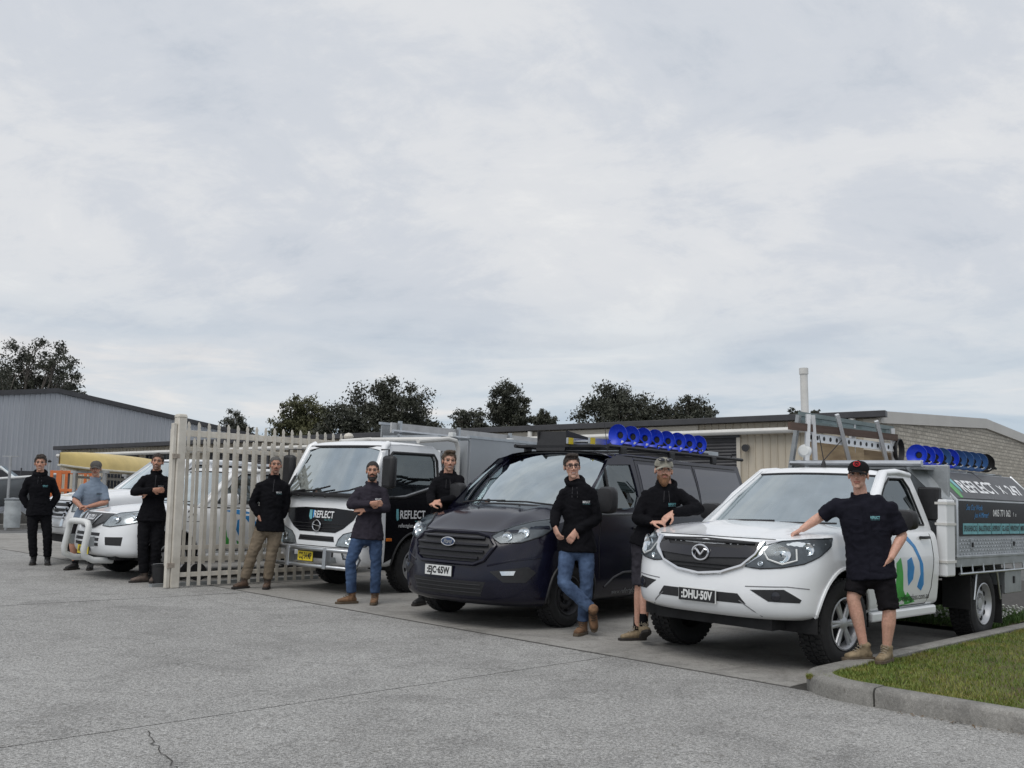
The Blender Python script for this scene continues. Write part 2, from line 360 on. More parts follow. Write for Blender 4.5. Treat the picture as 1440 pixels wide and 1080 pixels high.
for _ in range(260):       # leaf litter in the gutter along the kerb
    a = rl.uniform(-1.5, 3.0); p = PQ(a, 6.985-abs(rl.gauss(0, .035)), .006); t = rl.uniform(0, 6.3); w = rl.uniform(.006, .016); u = Vector((math.cos(t), math.sin(t), rl.uniform(-.2, .4)))*w; w2 = Vector((-math.sin(t), math.cos(t), .2))*w*.45
    s.add([p-u, p-w2, p+u, p+w2], [(0, 1, 2, 3)])
lo = s.build('leaf_litter', mat('dry_leaves', (.16, .10, .045), .9, 0, .5, 30), smooth=0, recalc=False); lo['kind'] = 'stuff'; lo['label'] = 'dry brown leaf litter along the foot of the kerb'; lo['category'] = 'leaves'

# ------------------------------------------------------------------ buildings
TANW = mat('tan_wall_sheeting', (.53, .475, .385), .6, 0, .10, .8, vscale=(1, 1, .25))
TANT = mat('cream_trim', (.56, .52, .45), .55, 0, .08, 2)
GUTT = mat('dark_gutter', (.055, .055, .06), .45, 0, .2, 2)
ROLL = mat('charcoal_roller_door', (.05, .05, .055), .5, 0, .2, 3)
GREYW = mat('grey_wall_sheeting', (.42, .44, .475), .55, .1, .08, .5, vscale=(1, 1, .2))
PIPE = mat('white_pipe', (.66, .65, .62), .4, 0, .08, 3)
FASC = mat('pale_fascia', (.55, .53, .49), .5, 0, .06, 1)
ROOFM = mat('roof_sheeting', (.30, .31, .33), .5, .3, .12, 1)
DARKG = mat('dark_window_glass', (.02, .022, .026), .08, 0, .1, 3)
def ribwall(p0, d, L0, L1, z0, ztop, nrm, pitch=.19, dep=.03, rib=.35):
    s = MB(); top = []; bot = []; n = int((L1-L0)/pitch)
    for i in range(n):
        t = L0+(L1-L0)*i/n; w = (L1-L0)/n
        for f, o in ((0, 0), (1-rib-.08, 0), (1-rib, 1), (.92, 1)):
            tt = t+w*f; p = Vector(p0)+Vector(d)*tt+Vector(nrm)*(dep*o)
            top.append(Vector((p.x, p.y, ztop(tt)))); bot.append(Vector((p.x, p.y, z0)))
    s.grid([bot, top]); return s
def brickmat():
    m = bpy.data.materials.new('blond_brick'); m.use_nodes = True; nt = m.node_tree; N = nt.nodes; L = nt.links; b = N['Principled BSDF']; b.inputs['Roughness'].default_value = .85
    tc = N.new('ShaderNodeTexCoord'); br = N.new('ShaderNodeTexBrick'); br.inputs['Scale'].default_value = 1
    br.inputs['Brick Width'].default_value = .40; br.inputs['Row Height'].default_value = .13; br.inputs['Mortar Size'].default_value = .016; br.inputs['Bias'].default_value = -.1
    br.inputs['Color1'].default_value = (.60, .56, .48, 1); br.inputs['Color2'].default_value = (.42, .385, .325, 1); br.inputs['Mortar'].default_value = (.36, .335, .29, 1)
    L.new(tc.outputs['Object'], br.inputs['Vector']); n = N.new('ShaderNodeTexNoise'); n.inputs['Scale'].default_value = 14; n.inputs['Detail'].default_value = 6; L.new(tc.outputs['Object'], n.inputs['Vector'])
    mx = N.new('ShaderNodeMix'); mx.data_type = 'RGBA'; mx.blend_type = 'MULTIPLY'; mx.inputs[0].default_value = 1
    r = N.new('ShaderNodeValToRGB'); L.new(n.outputs[0], r.inputs[0]); r.color_ramp.elements[0].color = (.72, .72, .72, 1); r.color_ramp.elements[1].color = (1.22, 1.2, 1.18, 1); r.color_ramp.elements[0].position = .3; r.color_ramp.elements[1].position = .7
    L.new(br.outputs[0], mx.inputs[6]); L.new(r.outputs[0], mx.inputs[7]); L.new(mx.outputs[2], b.inputs['Base Color'])
    ad = N.new('ShaderNodeMath'); ad.operation = 'MULTIPLY_ADD'; ad.inputs[1].default_value = .7; L.new(n.outputs[0], ad.inputs[0]); L.new(br.outputs['Fac'], ad.inputs[2])
    bp = N.new('ShaderNodeBump'); bp.inputs['Strength'].default_value = .9; bp.inputs['Distance'].default_value = .03; bp.invert = True; L.new(ad.outputs[0], bp.inputs['Height']); L.new(bp.outputs[0], b.inputs['Normal'])
    return m
def tan_shed():
    c = Vector((11.1, 30, 0)); d = Vector((-.861, .508, 0)); n = Vector((-.508, -.861, 0)); zb = .2; ze = 4.42
    e = empty('tan_shed', (c.x, c.y, g(c.x, c.y))); tag(e, 'long tan sheet metal shed with dark gutter and blond block end wall', 'building')
    inv = Matrix.Translation(-e.location)
    def B(s, name, m, smooth=30, bevel=0, par=None): return s.xform(inv).build(name, m, par or e, smooth, bevel)
    B(ribwall(c, d, 0.0, 39, zb-.6, lambda t: ze-.1, n, .24, .05, .16), 'wall', TANW, 20)
    def at(t, z, off=0): p = c+d*t+n*off; return Vector((p.x, p.y, z))
    def slab_on(t0, t1, z0, z1, o0, o1): return MB().add([at(t0, z0, o0), at(t1, z0, o0), at(t1, z0, o1), at(t0, z0, o1), at(t0, z1, o0), at(t1, z1, o0), at(t1, z1, o1), at(t0, z1, o1)], [(0, 1, 2, 3), (7, 6, 5, 4), (0, 4, 5, 1), (1, 5, 6, 2), (2, 6, 7, 3), (3, 7, 4, 0)])
    B(slab_on(-.25, 39.3, 4.33, 4.52, -.05, .30), 'gutter', GUTT, 30, .01)
    B(MB().tube([at(1.6, 4.03, .22), at(39, 4.03, .22)], .10, 12), 'horizontal_pipe', PIPE)
    for t in (12.0, 24.0): B(MB().tube([at(t, 4.05, .22), at(t, 4.3, .2)], .09, 10), 'pipe_riser', PIPE)
    B(slab_on(5.7, 16.0, 3.98, 4.3, .03, .07), 'fascia_board', TANT)
    B(MB().tube([at(.75, 4.32, .16), at(.75, 0, .16)], .11, 12), 'downpipe', PIPE)
    B(slab_on(.0, .45, zb-.6, 4.3, .03, .06), 'corner_trim', TANT)
    # roller doors
    for t0, t1 in ((4.4, 9.2), (17.5, 21.5), (25, 28.5)):
        s = MB(); rows = []
        z = zb-.4
        while z < 3.85:
            for zz, o in ((z, .05), (z+.05, .075), (z+.10, .05)): rows.append([at(t0, zz, o), at(t1, zz, o)])
            z += .105
        s.grid(rows); rd = B(s, 'roller_door', ROLL, 20)
        for a, b_ in ((t0-.12, t0), (t1, t1+.12)): B(slab_on(a, b_, zb-.4, 3.98, .03, .10), 'door_jamb', TANT if t0 < 5 else GUTT)
        B(slab_on(t0-.12, t1+.12, 3.86, 4.0, .03, .12), 'door_head', GUTT)
    for t0, t1, z0, z1 in ((30.6, 32.6, 2.2, 3.9), (33.3, 35.6, 2.2, 3.9), (3.1, 3.75, 1.2, 2.7), (13.0, 14.2, 1.4, 2.6)):
        w = B(slab_on(t0, t1, z0, z1, .04, .05), 'window', DARKG)
        s = MB(); f = .05
        for q in ((t0-f, t0, z0-f, z1+f), (t1, t1+f, z0-f, z1+f)): 
            k = slab_on(*q, .03, .10); s.add(k.v, k.f)
        for q in ((t0, t1, z0-f, z0), (t0, t1, z1, z1+f)):
            k = slab_on(*q, .03, .10); s.add(k.v, k.f)
        s.xform(inv).build('window_frame', GUTT if t0 > 20 else TANT, w, 0)
    for t in (4.05, 36.3): B(MB().cyl(at(t, 3.55, .05), at(t, 3.5, .3), .08, .12), 'wall_lamp', GUTT)
    # block end wall and its capping
    w = Vector((.66, .75, 0)).normalized(); wn = Vector((.75, -.66, 0)).normalized()
    def az(t): return 4.5 + (min(t, 21-t) if t < 21 else 0)*.052
    wall_o = bpy.data.objects.new('block_wall', None); 
    bpy.data.objects.remove(wall_o)
    ts = [0, 10.5, 21.0]; me = MB()
    vs = [];
    for t in ts: vs += [(t, -1.0, 0), (t, az(t)-.22, 0)]
    me.add(vs, [(0, 2, 3, 1), (2, 4, 5, 3)])
    bw = obj('block_wall', me.mesh('block_wall', 0), brickmat(), e)
    R = Matrix((w, Vector((0, 0, 1)), wn)).transposed().to_4x4(); R.translation = c - e.location - Vector((0, 0, 0)); R.translation.z = -e.location.z
    bw.matrix_local = R
    s = MB()
    for (t0, t1) in ((-.05, 10.5), (10.5, 21.2)):
        P = lambda t, dz, o: c+w*t+wn*o+Vector((0, 0, az(t)+dz))
        s.add([P(t0, -.34, -.05), P(t1, -.34, -.05), P(t1, -.34, .09), P(t0, -.34, .09), P(t0, .03, -.05), P(t1, .03, -.05), P(t1, .03, .09), P(t0, .03, .09)], [(0, 1, 2, 3), (7, 6, 5, 4), (0, 4, 5, 1), (1, 5, 6, 2), (2, 6, 7, 3), (3, 7, 4, 0)])
    B(s, 'barge_capping', FASC, 20)
    # roof
    s = MB(); far = c+w*21; mid = c+w*10.5
    def rp(base, t, z): p = base+d*t; return Vector((p.x, p.y, z))
    s.grid([[rp(c, 0, 4.5), rp(c, 39, 4.5)], [rp(mid, 0, 5.04), rp(mid, 39, 5.04)], [rp(far, 0, 4.5), rp(far, 39, 4.5)]]); B(s, 'roof', ROOFM, 10)
    s = MB(); s.grid([[rp(far, 0, -.8), rp(far, 39, -.8)], [rp(far, 0, 4.48), rp(far, 39, 4.48)]]); s.grid([[rp(c, 38.9, -.8), rp(far, 38.9, -.8)], [rp(c, 38.9, 4.48), rp(far, 38.9, 4.48)]]); B(s, 'rear_walls', TANW, 10)
    fl = at(2.6, 4.3, -1.6); s = MB(); s.tube([fl, fl+Vector((0, 0, 1.75))], .125, 14); s.tube([fl+Vector((0, 0, 1.72)), fl+Vector((0, 0, 1.92))], .15, 14); B(s, 'flue_pipe', PIPE)
    s = MB().box(at(2.6, 4.6, -1.6), (.5, .5, .1)); B(s, 'flue_flashing', GUTT)
tan_shed()
def grey_shed():
    a = Vector((-27.6, 60, 0)); d = Vector((.66, .75, 0)).normalized(); n = Vector((.75, -.66, 0)).normalized(); za = 8.62
    e = empty('grey_shed', (a.x, a.y, g(a.x, a.y))); inv = Matrix.Translation(-e.location); tag(e, 'large grey ribbed metal shed with low gable and dark barge trim', 'building')
    zt = lambda t: za-.135*abs(t)
    ribwall(a, d, -34, 19, -.2, lambda t: zt(t)-.05, n, .30, .045, .3).xform(inv).build('gable_wall', GREYW, e, 20)
    s = MB()
    for t0, t1 in ((-34.3, 0), (0, 19.3)):
        P = lambda t, dz, o: a+d*t+n*o+Vector((0, 0, zt(t)+dz))
        s.add([P(t0, -.22, -.1), P(t1, -.22, -.1), P(t1, -.22, .16), P(t0, -.22, .16), P(t0, .06, -.1), P(t1, .06, -.1), P(t1, .06, .16), P(t0, .06, .16)], [(0, 1, 2, 3), (7, 6, 5, 4), (0, 4, 5, 1), (1, 5, 6, 2), (2, 6, 7, 3), (3, 7, 4, 0)])
    s.xform(inv).build('barge_trim', GUTT, e, 20)
    s = MB(); b = Vector((-.75, .66, 0)).normalized()*40
    s.grid([[a+d*t+Vector((0, 0, zt(t))), a+d*t+b+Vector((0, 0, zt(t)))] for t in (-34, 0, 19)]); s.xform(inv).build('roof', ROOFM, e, 10)
    s = MB(); s.grid([[a+d*19+Vector((0, 0, z)), a+d*19+b+Vector((0, 0, z))] for z in (-.2, zt(19))]); s.xform(inv).build('side_wall', GREYW, e, 10)
    P = lambda t, z, o: a+d*t+n*o+Vector((0, 0, z))
    s = MB().add([P(-34, 3.15, .05), P(2, 3.15, .05), P(2, 3.15, .7), P(-34, 3.15, .7), P(-34, 3.6, .05), P(2, 3.6, .05), P(2, 3.6, .7), P(-34, 3.6, .7)], [(0, 1, 2, 3), (7, 6, 5, 4), (0, 4, 5, 1), (1, 5, 6, 2), (2, 6, 7, 3), (3, 7, 4, 0)]); s.xform(inv).build('awning', GUTT, e, 10)
grey_shed()

# ------------------------------------------------------------------ trees
BARK = mat('eucalypt_bark', (.13, .115, .10), .9, 0, .4, 3, bump=.4, bscale=10)
def leafmat(name, c0, c1):
    m = bpy.data.materials.new(name); m.use_nodes = True; nt = m.node_tree; N = nt.nodes; L = nt.links; b = N['Principled BSDF']; b.inputs['Roughness'].default_value = .65
    geo = N.new('ShaderNodeNewGeometry'); n = N.new('ShaderNodeTexNoise'); n.inputs['Scale'].default_value = .9; n.inputs['Detail'].default_value = 5; L.new(geo.outputs['Position'], n.inputs['Vector'])
    r = N.new('ShaderNodeValToRGB'); L.new(n.outputs[0], r.inputs[0]); e = r.color_ramp.elements; e[0].position = .32; e[1].position = .68; e[0].color = (*c0, 1); e[1].color = (*c1, 1); L.new(r.outputs[0], b.inputs['Base Color']); return m
LEAF_D = leafmat('dark_gum_leaves', (.028, .032, .022), (.062, .066, .044))
LEAF_O = leafmat('olive_gum_leaves', (.050, .055, .022), (.105, .105, .045))
def tree(px, d, top, half, label, seed, leaf=LEAF_D, n=5200, lobes=None, sparse=0.0, ls=.22, low=.30):
    """px: bearing as image x, d: distance, top: crown top height, half: crown half width"""
    rng = random.Random(seed); X = (px-720)/1400*d; Y = d; zb = g(X, Y); e = empty('gum_tree', (X, Y, zb)); tag(e, label, 'tree', 'gum trees behind the sheds')
    H = top-zb; cl = []
    if lobes is None:
        lobes = []
        zc = H-.92*half
        for i in range(18):
            while True:
                p = Vector((rng.uniform(-1, 1), rng.uniform(-1, 1), rng.uniform(-1, 1)))
                if .2 < p.length < 1: break
            r = half*rng.uniform(.26, .42); lobes.append((p.x*half*.74, p.y*half*.74, zc+p.z*half*.70, r))
        lobes.append((rng.uniform(-.2, .2)*half, 0, H-.36*half, half*.34))
    tr = MB(); base = Vector((0, 0, -.3)); fork = Vector((rng.uniform(-.2, .2), 0, max(H*low*.75, min(H*.6, H-2.4*half)))); r0 = .035*H
    tr.tube([base, fork*.5+Vector((rng.uniform(-.15, .15), 0, 0)), fork], [r0, r0*.8, r0*.66], 8)
    for (x, y, z, r) in lobes:
        c = Vector((x, y, z)); mid = (fork+c)/2+Vector((rng.uniform(-.4, .4), rng.uniform(-.4, .4), -.12*H*.5))
        tr.tube([fork-Vector((0, 0, .2)), mid, c], [r0*.42, r0*.26, r0*.07], 6)
        for k in range(5):
            q = c+Vector((rng.uniform(-1, 1), rng.uniform(-1, 1), rng.uniform(-.4, 1)))*r*.85; tr.tube([mid.lerp(c, rng.uniform(.3, .9)), (c+q)/2+Vector((0, 0, -.1)), q], [r0*.1, r0*.07, r0*.03], 5)
    tr.build('trunk', BARK, e)
    v, f = [], []; tot = sum(l[3]**2 for l in lobes); n = int(n*3.1); ls = ls*1.12
    for (x, y, z, r) in lobes:
        m = int(n*r*r/tot); nc = max(6, int(24*r/half*1.4))
        cs = []
        for _ in range(nc):
            while True:
                p = Vector((rng.uniform(-1, 1), rng.uniform(-1, 1), rng.uniform(-.75, 1)))
                if .35 < p.length < 1: break
            cs.append((Vector((x, y, z))+Vector((p.x*r*1.12, p.y*r*1.12, p.z*r*.92)), r*rng.uniform(.34, .58)*(1-.35*sparse)))
        for _ in range(m):
            c, cr = rng.choice(cs); p = c+Vector((rng.gauss(0, .5)*cr, rng.gauss(0, .5)*cr, rng.gauss(0, .38)*cr))
            t = Vector((rng.uniform(-1, 1), rng.uniform(-1, 1), rng.uniform(-1.3, .2))).normalized(); u = t.orthogonal().normalized(); u = Matrix.Rotation(rng.uniform(0, 6.28), 3, t) @ u
            l = ls*rng.uniform(.6, 1.3); w = l*.42; k = len(v)
            v += [p-t*l*.5, p+u*w*.5, p+t*l*.5, p-u*w*.5]; f.append((k, k+1, k+2, k+3))
    me = bpy.data.meshes.new('crown'); me.from_pydata([tuple(p) for p in v], [], f); obj('crown', me, leaf, e)
def ht(y, d): return 1.42+(720-y)/1400*d
tree(32, 78, ht(474, 78), 4.8, 'tall open crowned gum tree with bare upper limbs behind the grey shed', 1, n=6800, sparse=.8, ls=.22, low=.5)
tree(100, 92, ht(540, 92), 1.5, 'small dark tree tuft beside the tall open gum above the grey shed roof', 14, n=1200)
tree(328, 120, ht(580, 120), 2.6, 'low distant tree above the gate beside a roof antenna', 2, n=1500, ls=.3)
tree(418, 84, ht(558, 84), 3.1, 'olive green bushy tree left of the biggest dark gum', 3, LEAF_O, 5200, ls=.24)
tree(535, 76, ht(525, 76), 4.3, 'biggest dark spreading gum tree rising behind the cab-over truck', 4, n=14000, ls=.24, low=.36,
     lobes=[(-3.3, .5, 6.2, 1.6), (-2.0, -.6, 7.6, 1.8), (-.6, .6, 9.0, 1.7), (.9, .2, 9.7, 1.3), (2.2, -.4, 8.6, 1.6), (3.2, .4, 6.9, 1.2), (.4, -1, 6.6, 2.2), (-1.6, .8, 5.6, 2.0), (1.9, 1, 6.0, 1.8), (3.5, 0, 5.6, .8), (-3.6, 0, 4.4, 1.5), (0, 0, 4.4, 2), (2.6, .5, 4.4, 1.0)])
tree(655, 95, ht(573, 95), 2.3, 'small rounded tree between the biggest gum and the upright gum', 5, n=2400, ls=.25)
tree(716, 86, ht(533, 86), 2.05, 'upright oval gum tree with feathery edges above the van roof', 6, n=6500, ls=.22,
     lobes=[(-.3, 0, 10.9, 1.05), (.6, .3, 10.0, 1.0), (-.9, -.3, 9.6, 1.0), (1.2, 0, 8.7, 1.0), (-.5, .4, 8.4, 1.2), (-1.2, 0, 7.2, .9), (.7, -.3, 7.2, 1.2), (1.7, .2, 7.3, .7), (0, 0, 6.0, 1.2)])
tree(768, 98, ht(577, 98), 1.4, 'tiny pale tree leaning out from the foot of the upright gum', 7, n=1200, ls=.25)
tree(878, 72, ht(536, 72), 3.6, 'broad dark domed gum behind the blue suction cups on the van', 8, n=8500, ls=.22, low=.32)
tree(932, 80, ht(562, 80), 2.4, 'shoulder height tree filling the gap between the two domed gums', 15, n=3200, ls=.22)
tree(975, 76, ht(551, 76), 2.5, 'rounded gum right of the broad domed gum over the tan shed', 9, n=4200, ls=.22)
tree(1120, 84, ht(569, 84), 1.5, 'sparse tree tips peeping over the tan shed near the flue', 10, n=1500, ls=.22, sparse=.6)
tree(1150, 88, ht(573, 88), .9, 'single thin tree tip beside the white flue pipe', 16, n=500, ls=.22, sparse=.6)

# ------------------------------------------------------------------ palisade fence and sliding gate
FEN = mat('cream_powdercoat', (.64, .605, .54), .5, 0, .14, 4, bump=.1, bscale=40, dirt=(.50, .465, .40))
def palisade():
    p0 = Vector((-4.50, 13.50, 0)); d = Vector((.66, .75, 0)).normalized(); n = Vector((-.75, .66, 0)); ang = math.atan2(d.y, d.x)
    R = Matrix.Rotation(ang, 4, 'Z'); zg = g(p0.x, p0.y)
    def section(name, label, off, t0, cnt, pitch, zb, zt, rails, railw):
        e = empty(name, mat=Matrix.Translation((p0.x+n.x*off, p0.y+n.y*off, zg)) @ R); tag(e, label, 'gate' if 'gate' in name else 'fence')
        w = .052; dp = .022; me0 = None
        s = MB(); prof = [(-w/2, -dp/2), (-w/2+.012, dp/2), (w/2-.012, dp/2), (w/2, -dp/2)]
        zs = [(zb, 1), (zt-.10, 1), (zt-.085, .7), (zt-.05, 1.05), (zt, .08)]
        s.grid([[Vector((x*k, y, z)) for x, y in prof] for z, k in zs], wrap=True); s.f.append((3, 2, 1, 0)); me0 = s.mesh('paling', 30); me0.materials.append(FEN)
        L_ = t0+cnt*pitch
        for i in range(cnt):
            o = obj('paling', me0, None, e); o.location = (t0+i*pitch, -.03, 0)
        for z, h in rails: MB().box((L_/2, .0, z), (L_, railw, h)).build('rail', FEN, e, 0, .004)
        return e, L_
    e1, L1 = section('palisade_fence', 'cream steel palisade fence panel with spear topped palings beside the white cab-over truck', 0, .2, 17, .158, .02, 2.01, ((.17, .06), (1.86, .06)), .05)
    s = MB(); s.box((0, 0, 1.14), (.125, .125, 2.28)); s.box((0, 0, 2.30), (.14, .14, .05), taper=.8); s.build('post', FEN, e1, 20, .012)
    s = MB(); s.box((-.095, 0, 1.10), (.05, .07, 2.19)); s.build('hinge_stile', FEN, e1, 20, .005)
    for z in (.3, 1.75): MB().box((-.075, -.05, z), (.1, .03, .06)).build('hinge', mat('faded_hinge', (.36, .31, .26), .8, .1, .4, 20), e1, 0)
    e2, L2 = section('sliding_gate', 'taller cream steel sliding gate overlapping behind the fence panel, capped end post', .22, .235, 18, .158, .30, 2.25, ((.36, .07), (.52, .06), (2.09, .085)), .06)
    s = MB(); s.box((L2+.02, 0, 1.17), (.10, .10, 2.04)); s.lathe([(.075, 0), (.08, .03), (.06, .07), (0, .09)], (L2+.02, 0, 2.19), (0, 0, 1), 16); s.build('end_post', FEN, e2, 20, .006)
    s = MB(); s.box((.02, 0, 1.21), (.05, .06, 1.85)); s.build('end_stile', FEN, e2, 0, .004)
    for t in (.5, L2-.3): MB().lathe([(.02, -.02), (.12, -.02), (.11, 0), (.12, .02), (.02, .02)], (t, 0, .18), (0, 1, 0), 18).build('roller', DARK, e2)
    s = MB(); s.box((L2/2, 0, .025), (L2+.4, .08, .05)); s.build('track', ALUD, e2, 0)
palisade()
# pale tubular fence further back, behind the truck cab
def back_fence():
    e = empty('mesh_fence', (-1.9, 19.4, g(-1.9, 19.4))); tag(e, 'pale tubular fence with top rail behind the cab-over truck cab', 'fence')
    s = MB()
    for z in (.15, 2.05): s.tube([(-.5, -.16, z), (2.5, .8, z)], .025, 8)
    s.build('rail', FEN, e)
    for i in range(18, 31):
        f = i/30; MB().tube([(-5+7.5*f, -1.6+2.4*f, .0), (-5+7.5*f, -1.6+2.4*f, 2.2 if i % 6 == 0 else 2.05)], .03 if i % 6 == 0 else .013, 6).build('post' if i % 6 == 0 else 'bar', FEN, e)
back_fence()

# ------------------------------------------------------------------ yard clutter on the far left
POLE = mat('galvanised_pole', (.42, .43, .44), .5, .6, .15, 6)
ORANGE = mat('orange_paint', (.62, .17, .05), .5, 0, .2, 8)
YELLOW = mat('yellow_gelcoat', (.62, .47, .17), .4, 0, .15, 2)
HULL = mat('grey_hull', (.30, .32, .34), .45, .4, .18, 2)
def W(px, d): x = (px-720)/1400*d; return Vector((x, d, g(x, d)))
for px, d, h, cap in ((17, 34, 2.45, 1), (33, 40, 2.3, 0), (72, 36, 2.35, 1), (90, 42, 2.3, 0)):
    e = empty('fence_post', W(px, d)); tag(e, {17: 'tall galvanised pole with crossbar standing before the grey boat', 33: 'short dark post end seen just right of the tall galvanised pole', 72: 'galvanised pole with black cap behind the man in black hoodie', 90: 'thin dark post beside the orange frame'}[px], 'post')
    MB().tube([(0, 0, -.1), (0, 0, h)], .045 if cap else .03, 10).build('shaft', POLE if cap else GUTT, e)
    if px == 17: MB().box((0, 0, h), (.55, .05, .04)).build('crossbar', POLE, e)
    elif cap: MB().lathe([(.06, 0), (.07, .05), (0, .1)], (0, 0, h), (0, 0, 1), 10).build('cap', PLASTIC, e)
lk = MB(); a = W(-60, 33); b = W(95, 37)
for i in range(8):
    p = a.lerp(b, i/8); q = a.lerp(b, (i+1)/8-.002); dd = (q-p).normalized(); nn = Vector((-dd.y, dd.x, 0))*.18
    k = MB(); k.grid([[r+Vector((0, 0, -.1)), r+Vector((0, 0, .13)), r+nn+Vector((0, 0, .15)), r+nn+Vector((0, 0, -.1))] for r in (Vector((p.x, p.y, g(p.x, p.y))), Vector((q.x, q.y, g(q.x, q.y))))], wrap=True); k.f += [(0, 1, 2, 3), (7, 6, 5, 4)]; k.build('kerb_block', KERBM, kerb, 20)
GARD = mat('dark_garden_bed', (.04, .038, .034), .95, 0, .5, 3, bump=.6, bscale=12)
k = MB(); n_ = 24; rowA = []; rowB = []; rowC = []
for i in range(n_+1):
    p = a.lerp(b, i/n_)+Vector((-.1, .3, 0)); z = g(p.x, p.y); rowA.append(Vector((p.x, p.y, z+.1))); rowB.append(Vector((p.x, p.y+.5, z+.45+.22*noise.noise(Vector((i*.7, 0, 0)))))); rowC.append(Vector((p.x, p.y+1.6, z+.5+.25*noise.noise(Vector((i*.5, 3, 0))))))
k.grid([rowA, rowB, rowC]); structure(k.build('garden_bank', GARD, smooth=50))
e = empty('drum', W(25, 33.6)); tag(e, 'pale grey plastic drum standing on the garden bank beside the tall galvanised pole', 'drum')
MB().lathe([(0, .05), (.24, .05), (.25, .1), (.26, .45), (.27, .5), (.26, .55), (.255, .85), (.27, .9), (.25, .98), (0, 1.0)], (0, 0, 0), (0, 0, 1), 24).build('barrel', mat('grey_plastic_drum', (.42, .45, .46), .6, 0, .2, 5), e)
MB().lathe([(.27, .96), (.285, .98), (.285, 1.02), (0, 1.05)], (0, 0, 0), (0, 0, 1), 24).build('lid', HULL, e)
def boat():
    p = W(8, 38); e = empty('boat', mat=Matrix.Translation(p) @ Matrix.Rotation(rad(20), 4, 'Z')); tag(e, 'grey aluminium runabout boat with cabin windscreen parked behind the garden bank', 'boat')
    rows = []
    for x, w, zk, zs in ((-3.2, .95, .75, 1.7), (-1.5, 1.02, .7, 1.72), (0, .95, .75, 1.78), (1.2, .6, .95, 1.9), (1.9, .08, 1.5, 2.02)):
        rows.append([Vector((x, y*w, z)) for y, z in ((-1, zs), (-.96, zs-.35), (-.6, zk+.25), (0, zk), (.6, zk+.25), (.96, zs-.35), (1, zs))])
    h = MB().grid(rows); h.f.append(tuple(range(7))); h.build('hull', HULL, e, 40)
    MB().tube([r[0] for r in rows], .05, 8).build('gunwale', PLATEW, e); MB().tube([r[-1] for r in rows], .05, 8).build('gunwale', PLATEW, e)
    MB().grid([[Vector((.5, -.8, 1.8)), Vector((.7, 0, 1.8)), Vector((.5, .8, 1.8))], [Vector((-.1, -.7, 2.25)), Vector((.05, 0, 2.28)), Vector((-.1, .7, 2.25))]]).build('windscreen', SCREEN, e)
    s = MB(); s.tube([(.5, -.8, 1.8), (-.1, -.7, 2.27), (-.1, .7, 2.27), (.5, .8, 1.8)], .03, 6); s.build('windscreen_frame', PLATEW, e)
    s = MB(); s.box((-.6, 0, .55), (4.2, .1, .1)); s.box((-.8, 0, .35), (.1, 1.9, .1)); s.build('trailer_frame', POLE, e, 0)
    for y in (-.95, .95): MB().lathe([(0, -.08), (.25, -.08), (.3, -.05), (.3, .05), (.25, .08), (0, .08)], (-.8, y, .3), (0, 1, 0), 20).build('trailer_wheel', RUBBER, e)
boat()
def rack():
    p = W(104, 27); e = empty('stillage_frame', mat=Matrix.Translation(p) @ Matrix.Rotation(rad(12), 4, 'Z')); tag(e, 'orange painted steel stillage frame standing behind the man in the grey cap', 'frame')
    for x in (-.42, -.2, .42):
        for y in (-.35, .35): MB().box((x, y, .86), (.07, .07, 1.72)).build('upright', ORANGE, e, 0, .005)
    for z in (.2, 1.2, 1.68):
        for y in (-.35, .35): MB().box((0, y, z), (.92, .06, .07)).build('crossbar', ORANGE, e, 0, .005)
    for x in (0.0, .2): MB().box((x, -.3, 1.1), (.04, .04, 1.1)).build('divider', GUTT, e, 0)
rack()
def canoe():
    p = W(166, 25.5); e = empty('canoe_rack', mat=Matrix.Translation(p) @ Matrix.Rotation(rad(79), 4, 'Z')); tag(e, 'galvanised rack carrying the yellow canoe behind the white utes', 'rack')
    for x in (-1.1, 1.1):
        for y in (-.4, .4): MB().box((x, y, .8), (.07, .07, 1.6)).build('leg', POLE, e, 0)
        MB().box((x, 0, 1.62), (.08, 1.0, .06)).build('crossbar', POLE, e, 0)
    MB().box((0, .4, 1.5), (2.2, .05, .06)).build('rail', POLE, e, 0)
    c = empty('canoe', mat=Matrix.Translation(p+Vector((0, 0, 1.66))) @ Matrix.Rotation(rad(79), 4, 'Z')); tag(c, 'faded yellow canoe lying hull up on the galvanised rack', 'canoe')
    rows = []
    for i in range(15):
        t = i/14*2-1; w = .40*(1-abs(t)**2.4)+.02; zz = .08*abs(t)**3
        rows.append([Vector((t*2.3, math.cos(a)*w, zz+max(0, math.sin(a))*(.44*(1-.35*abs(t)**3)))) for a in [math.pi*k/10 for k in range(11)]])
    MB().grid(rows).build('hull', YELLOW, c, 50)
    for k in (0, -1): MB().tube([r[k] for r in rows], .025, 6).build('gunwale', mat('pale_trim', (.6, .58, .5), .5), c)
canoe()

def bucket():
    p = Vector((-4.86, 14.05, 0)); e = empty('bucket', (p.x, p.y, g(p.x, p.y))); tag(e, 'small black bucket on the ground behind the fence post', 'bucket')
    MB().lathe([(0, .0), (.10, .0), (.125, .24), (.135, .245), (.135, .26), (.118, .26), (.095, .02), (0, .02)], (0, 0, 0), (0, 0, 1), 24).build('pail', PLASTIC, e, 40)
    MB().tube([(math.cos(a)*.13, 0, .25-.09*math.sin(a)*-.2) for a in [math.pi*i/10 for i in range(11)]], .004, 6).build('handle', POLE, e)
bucket()

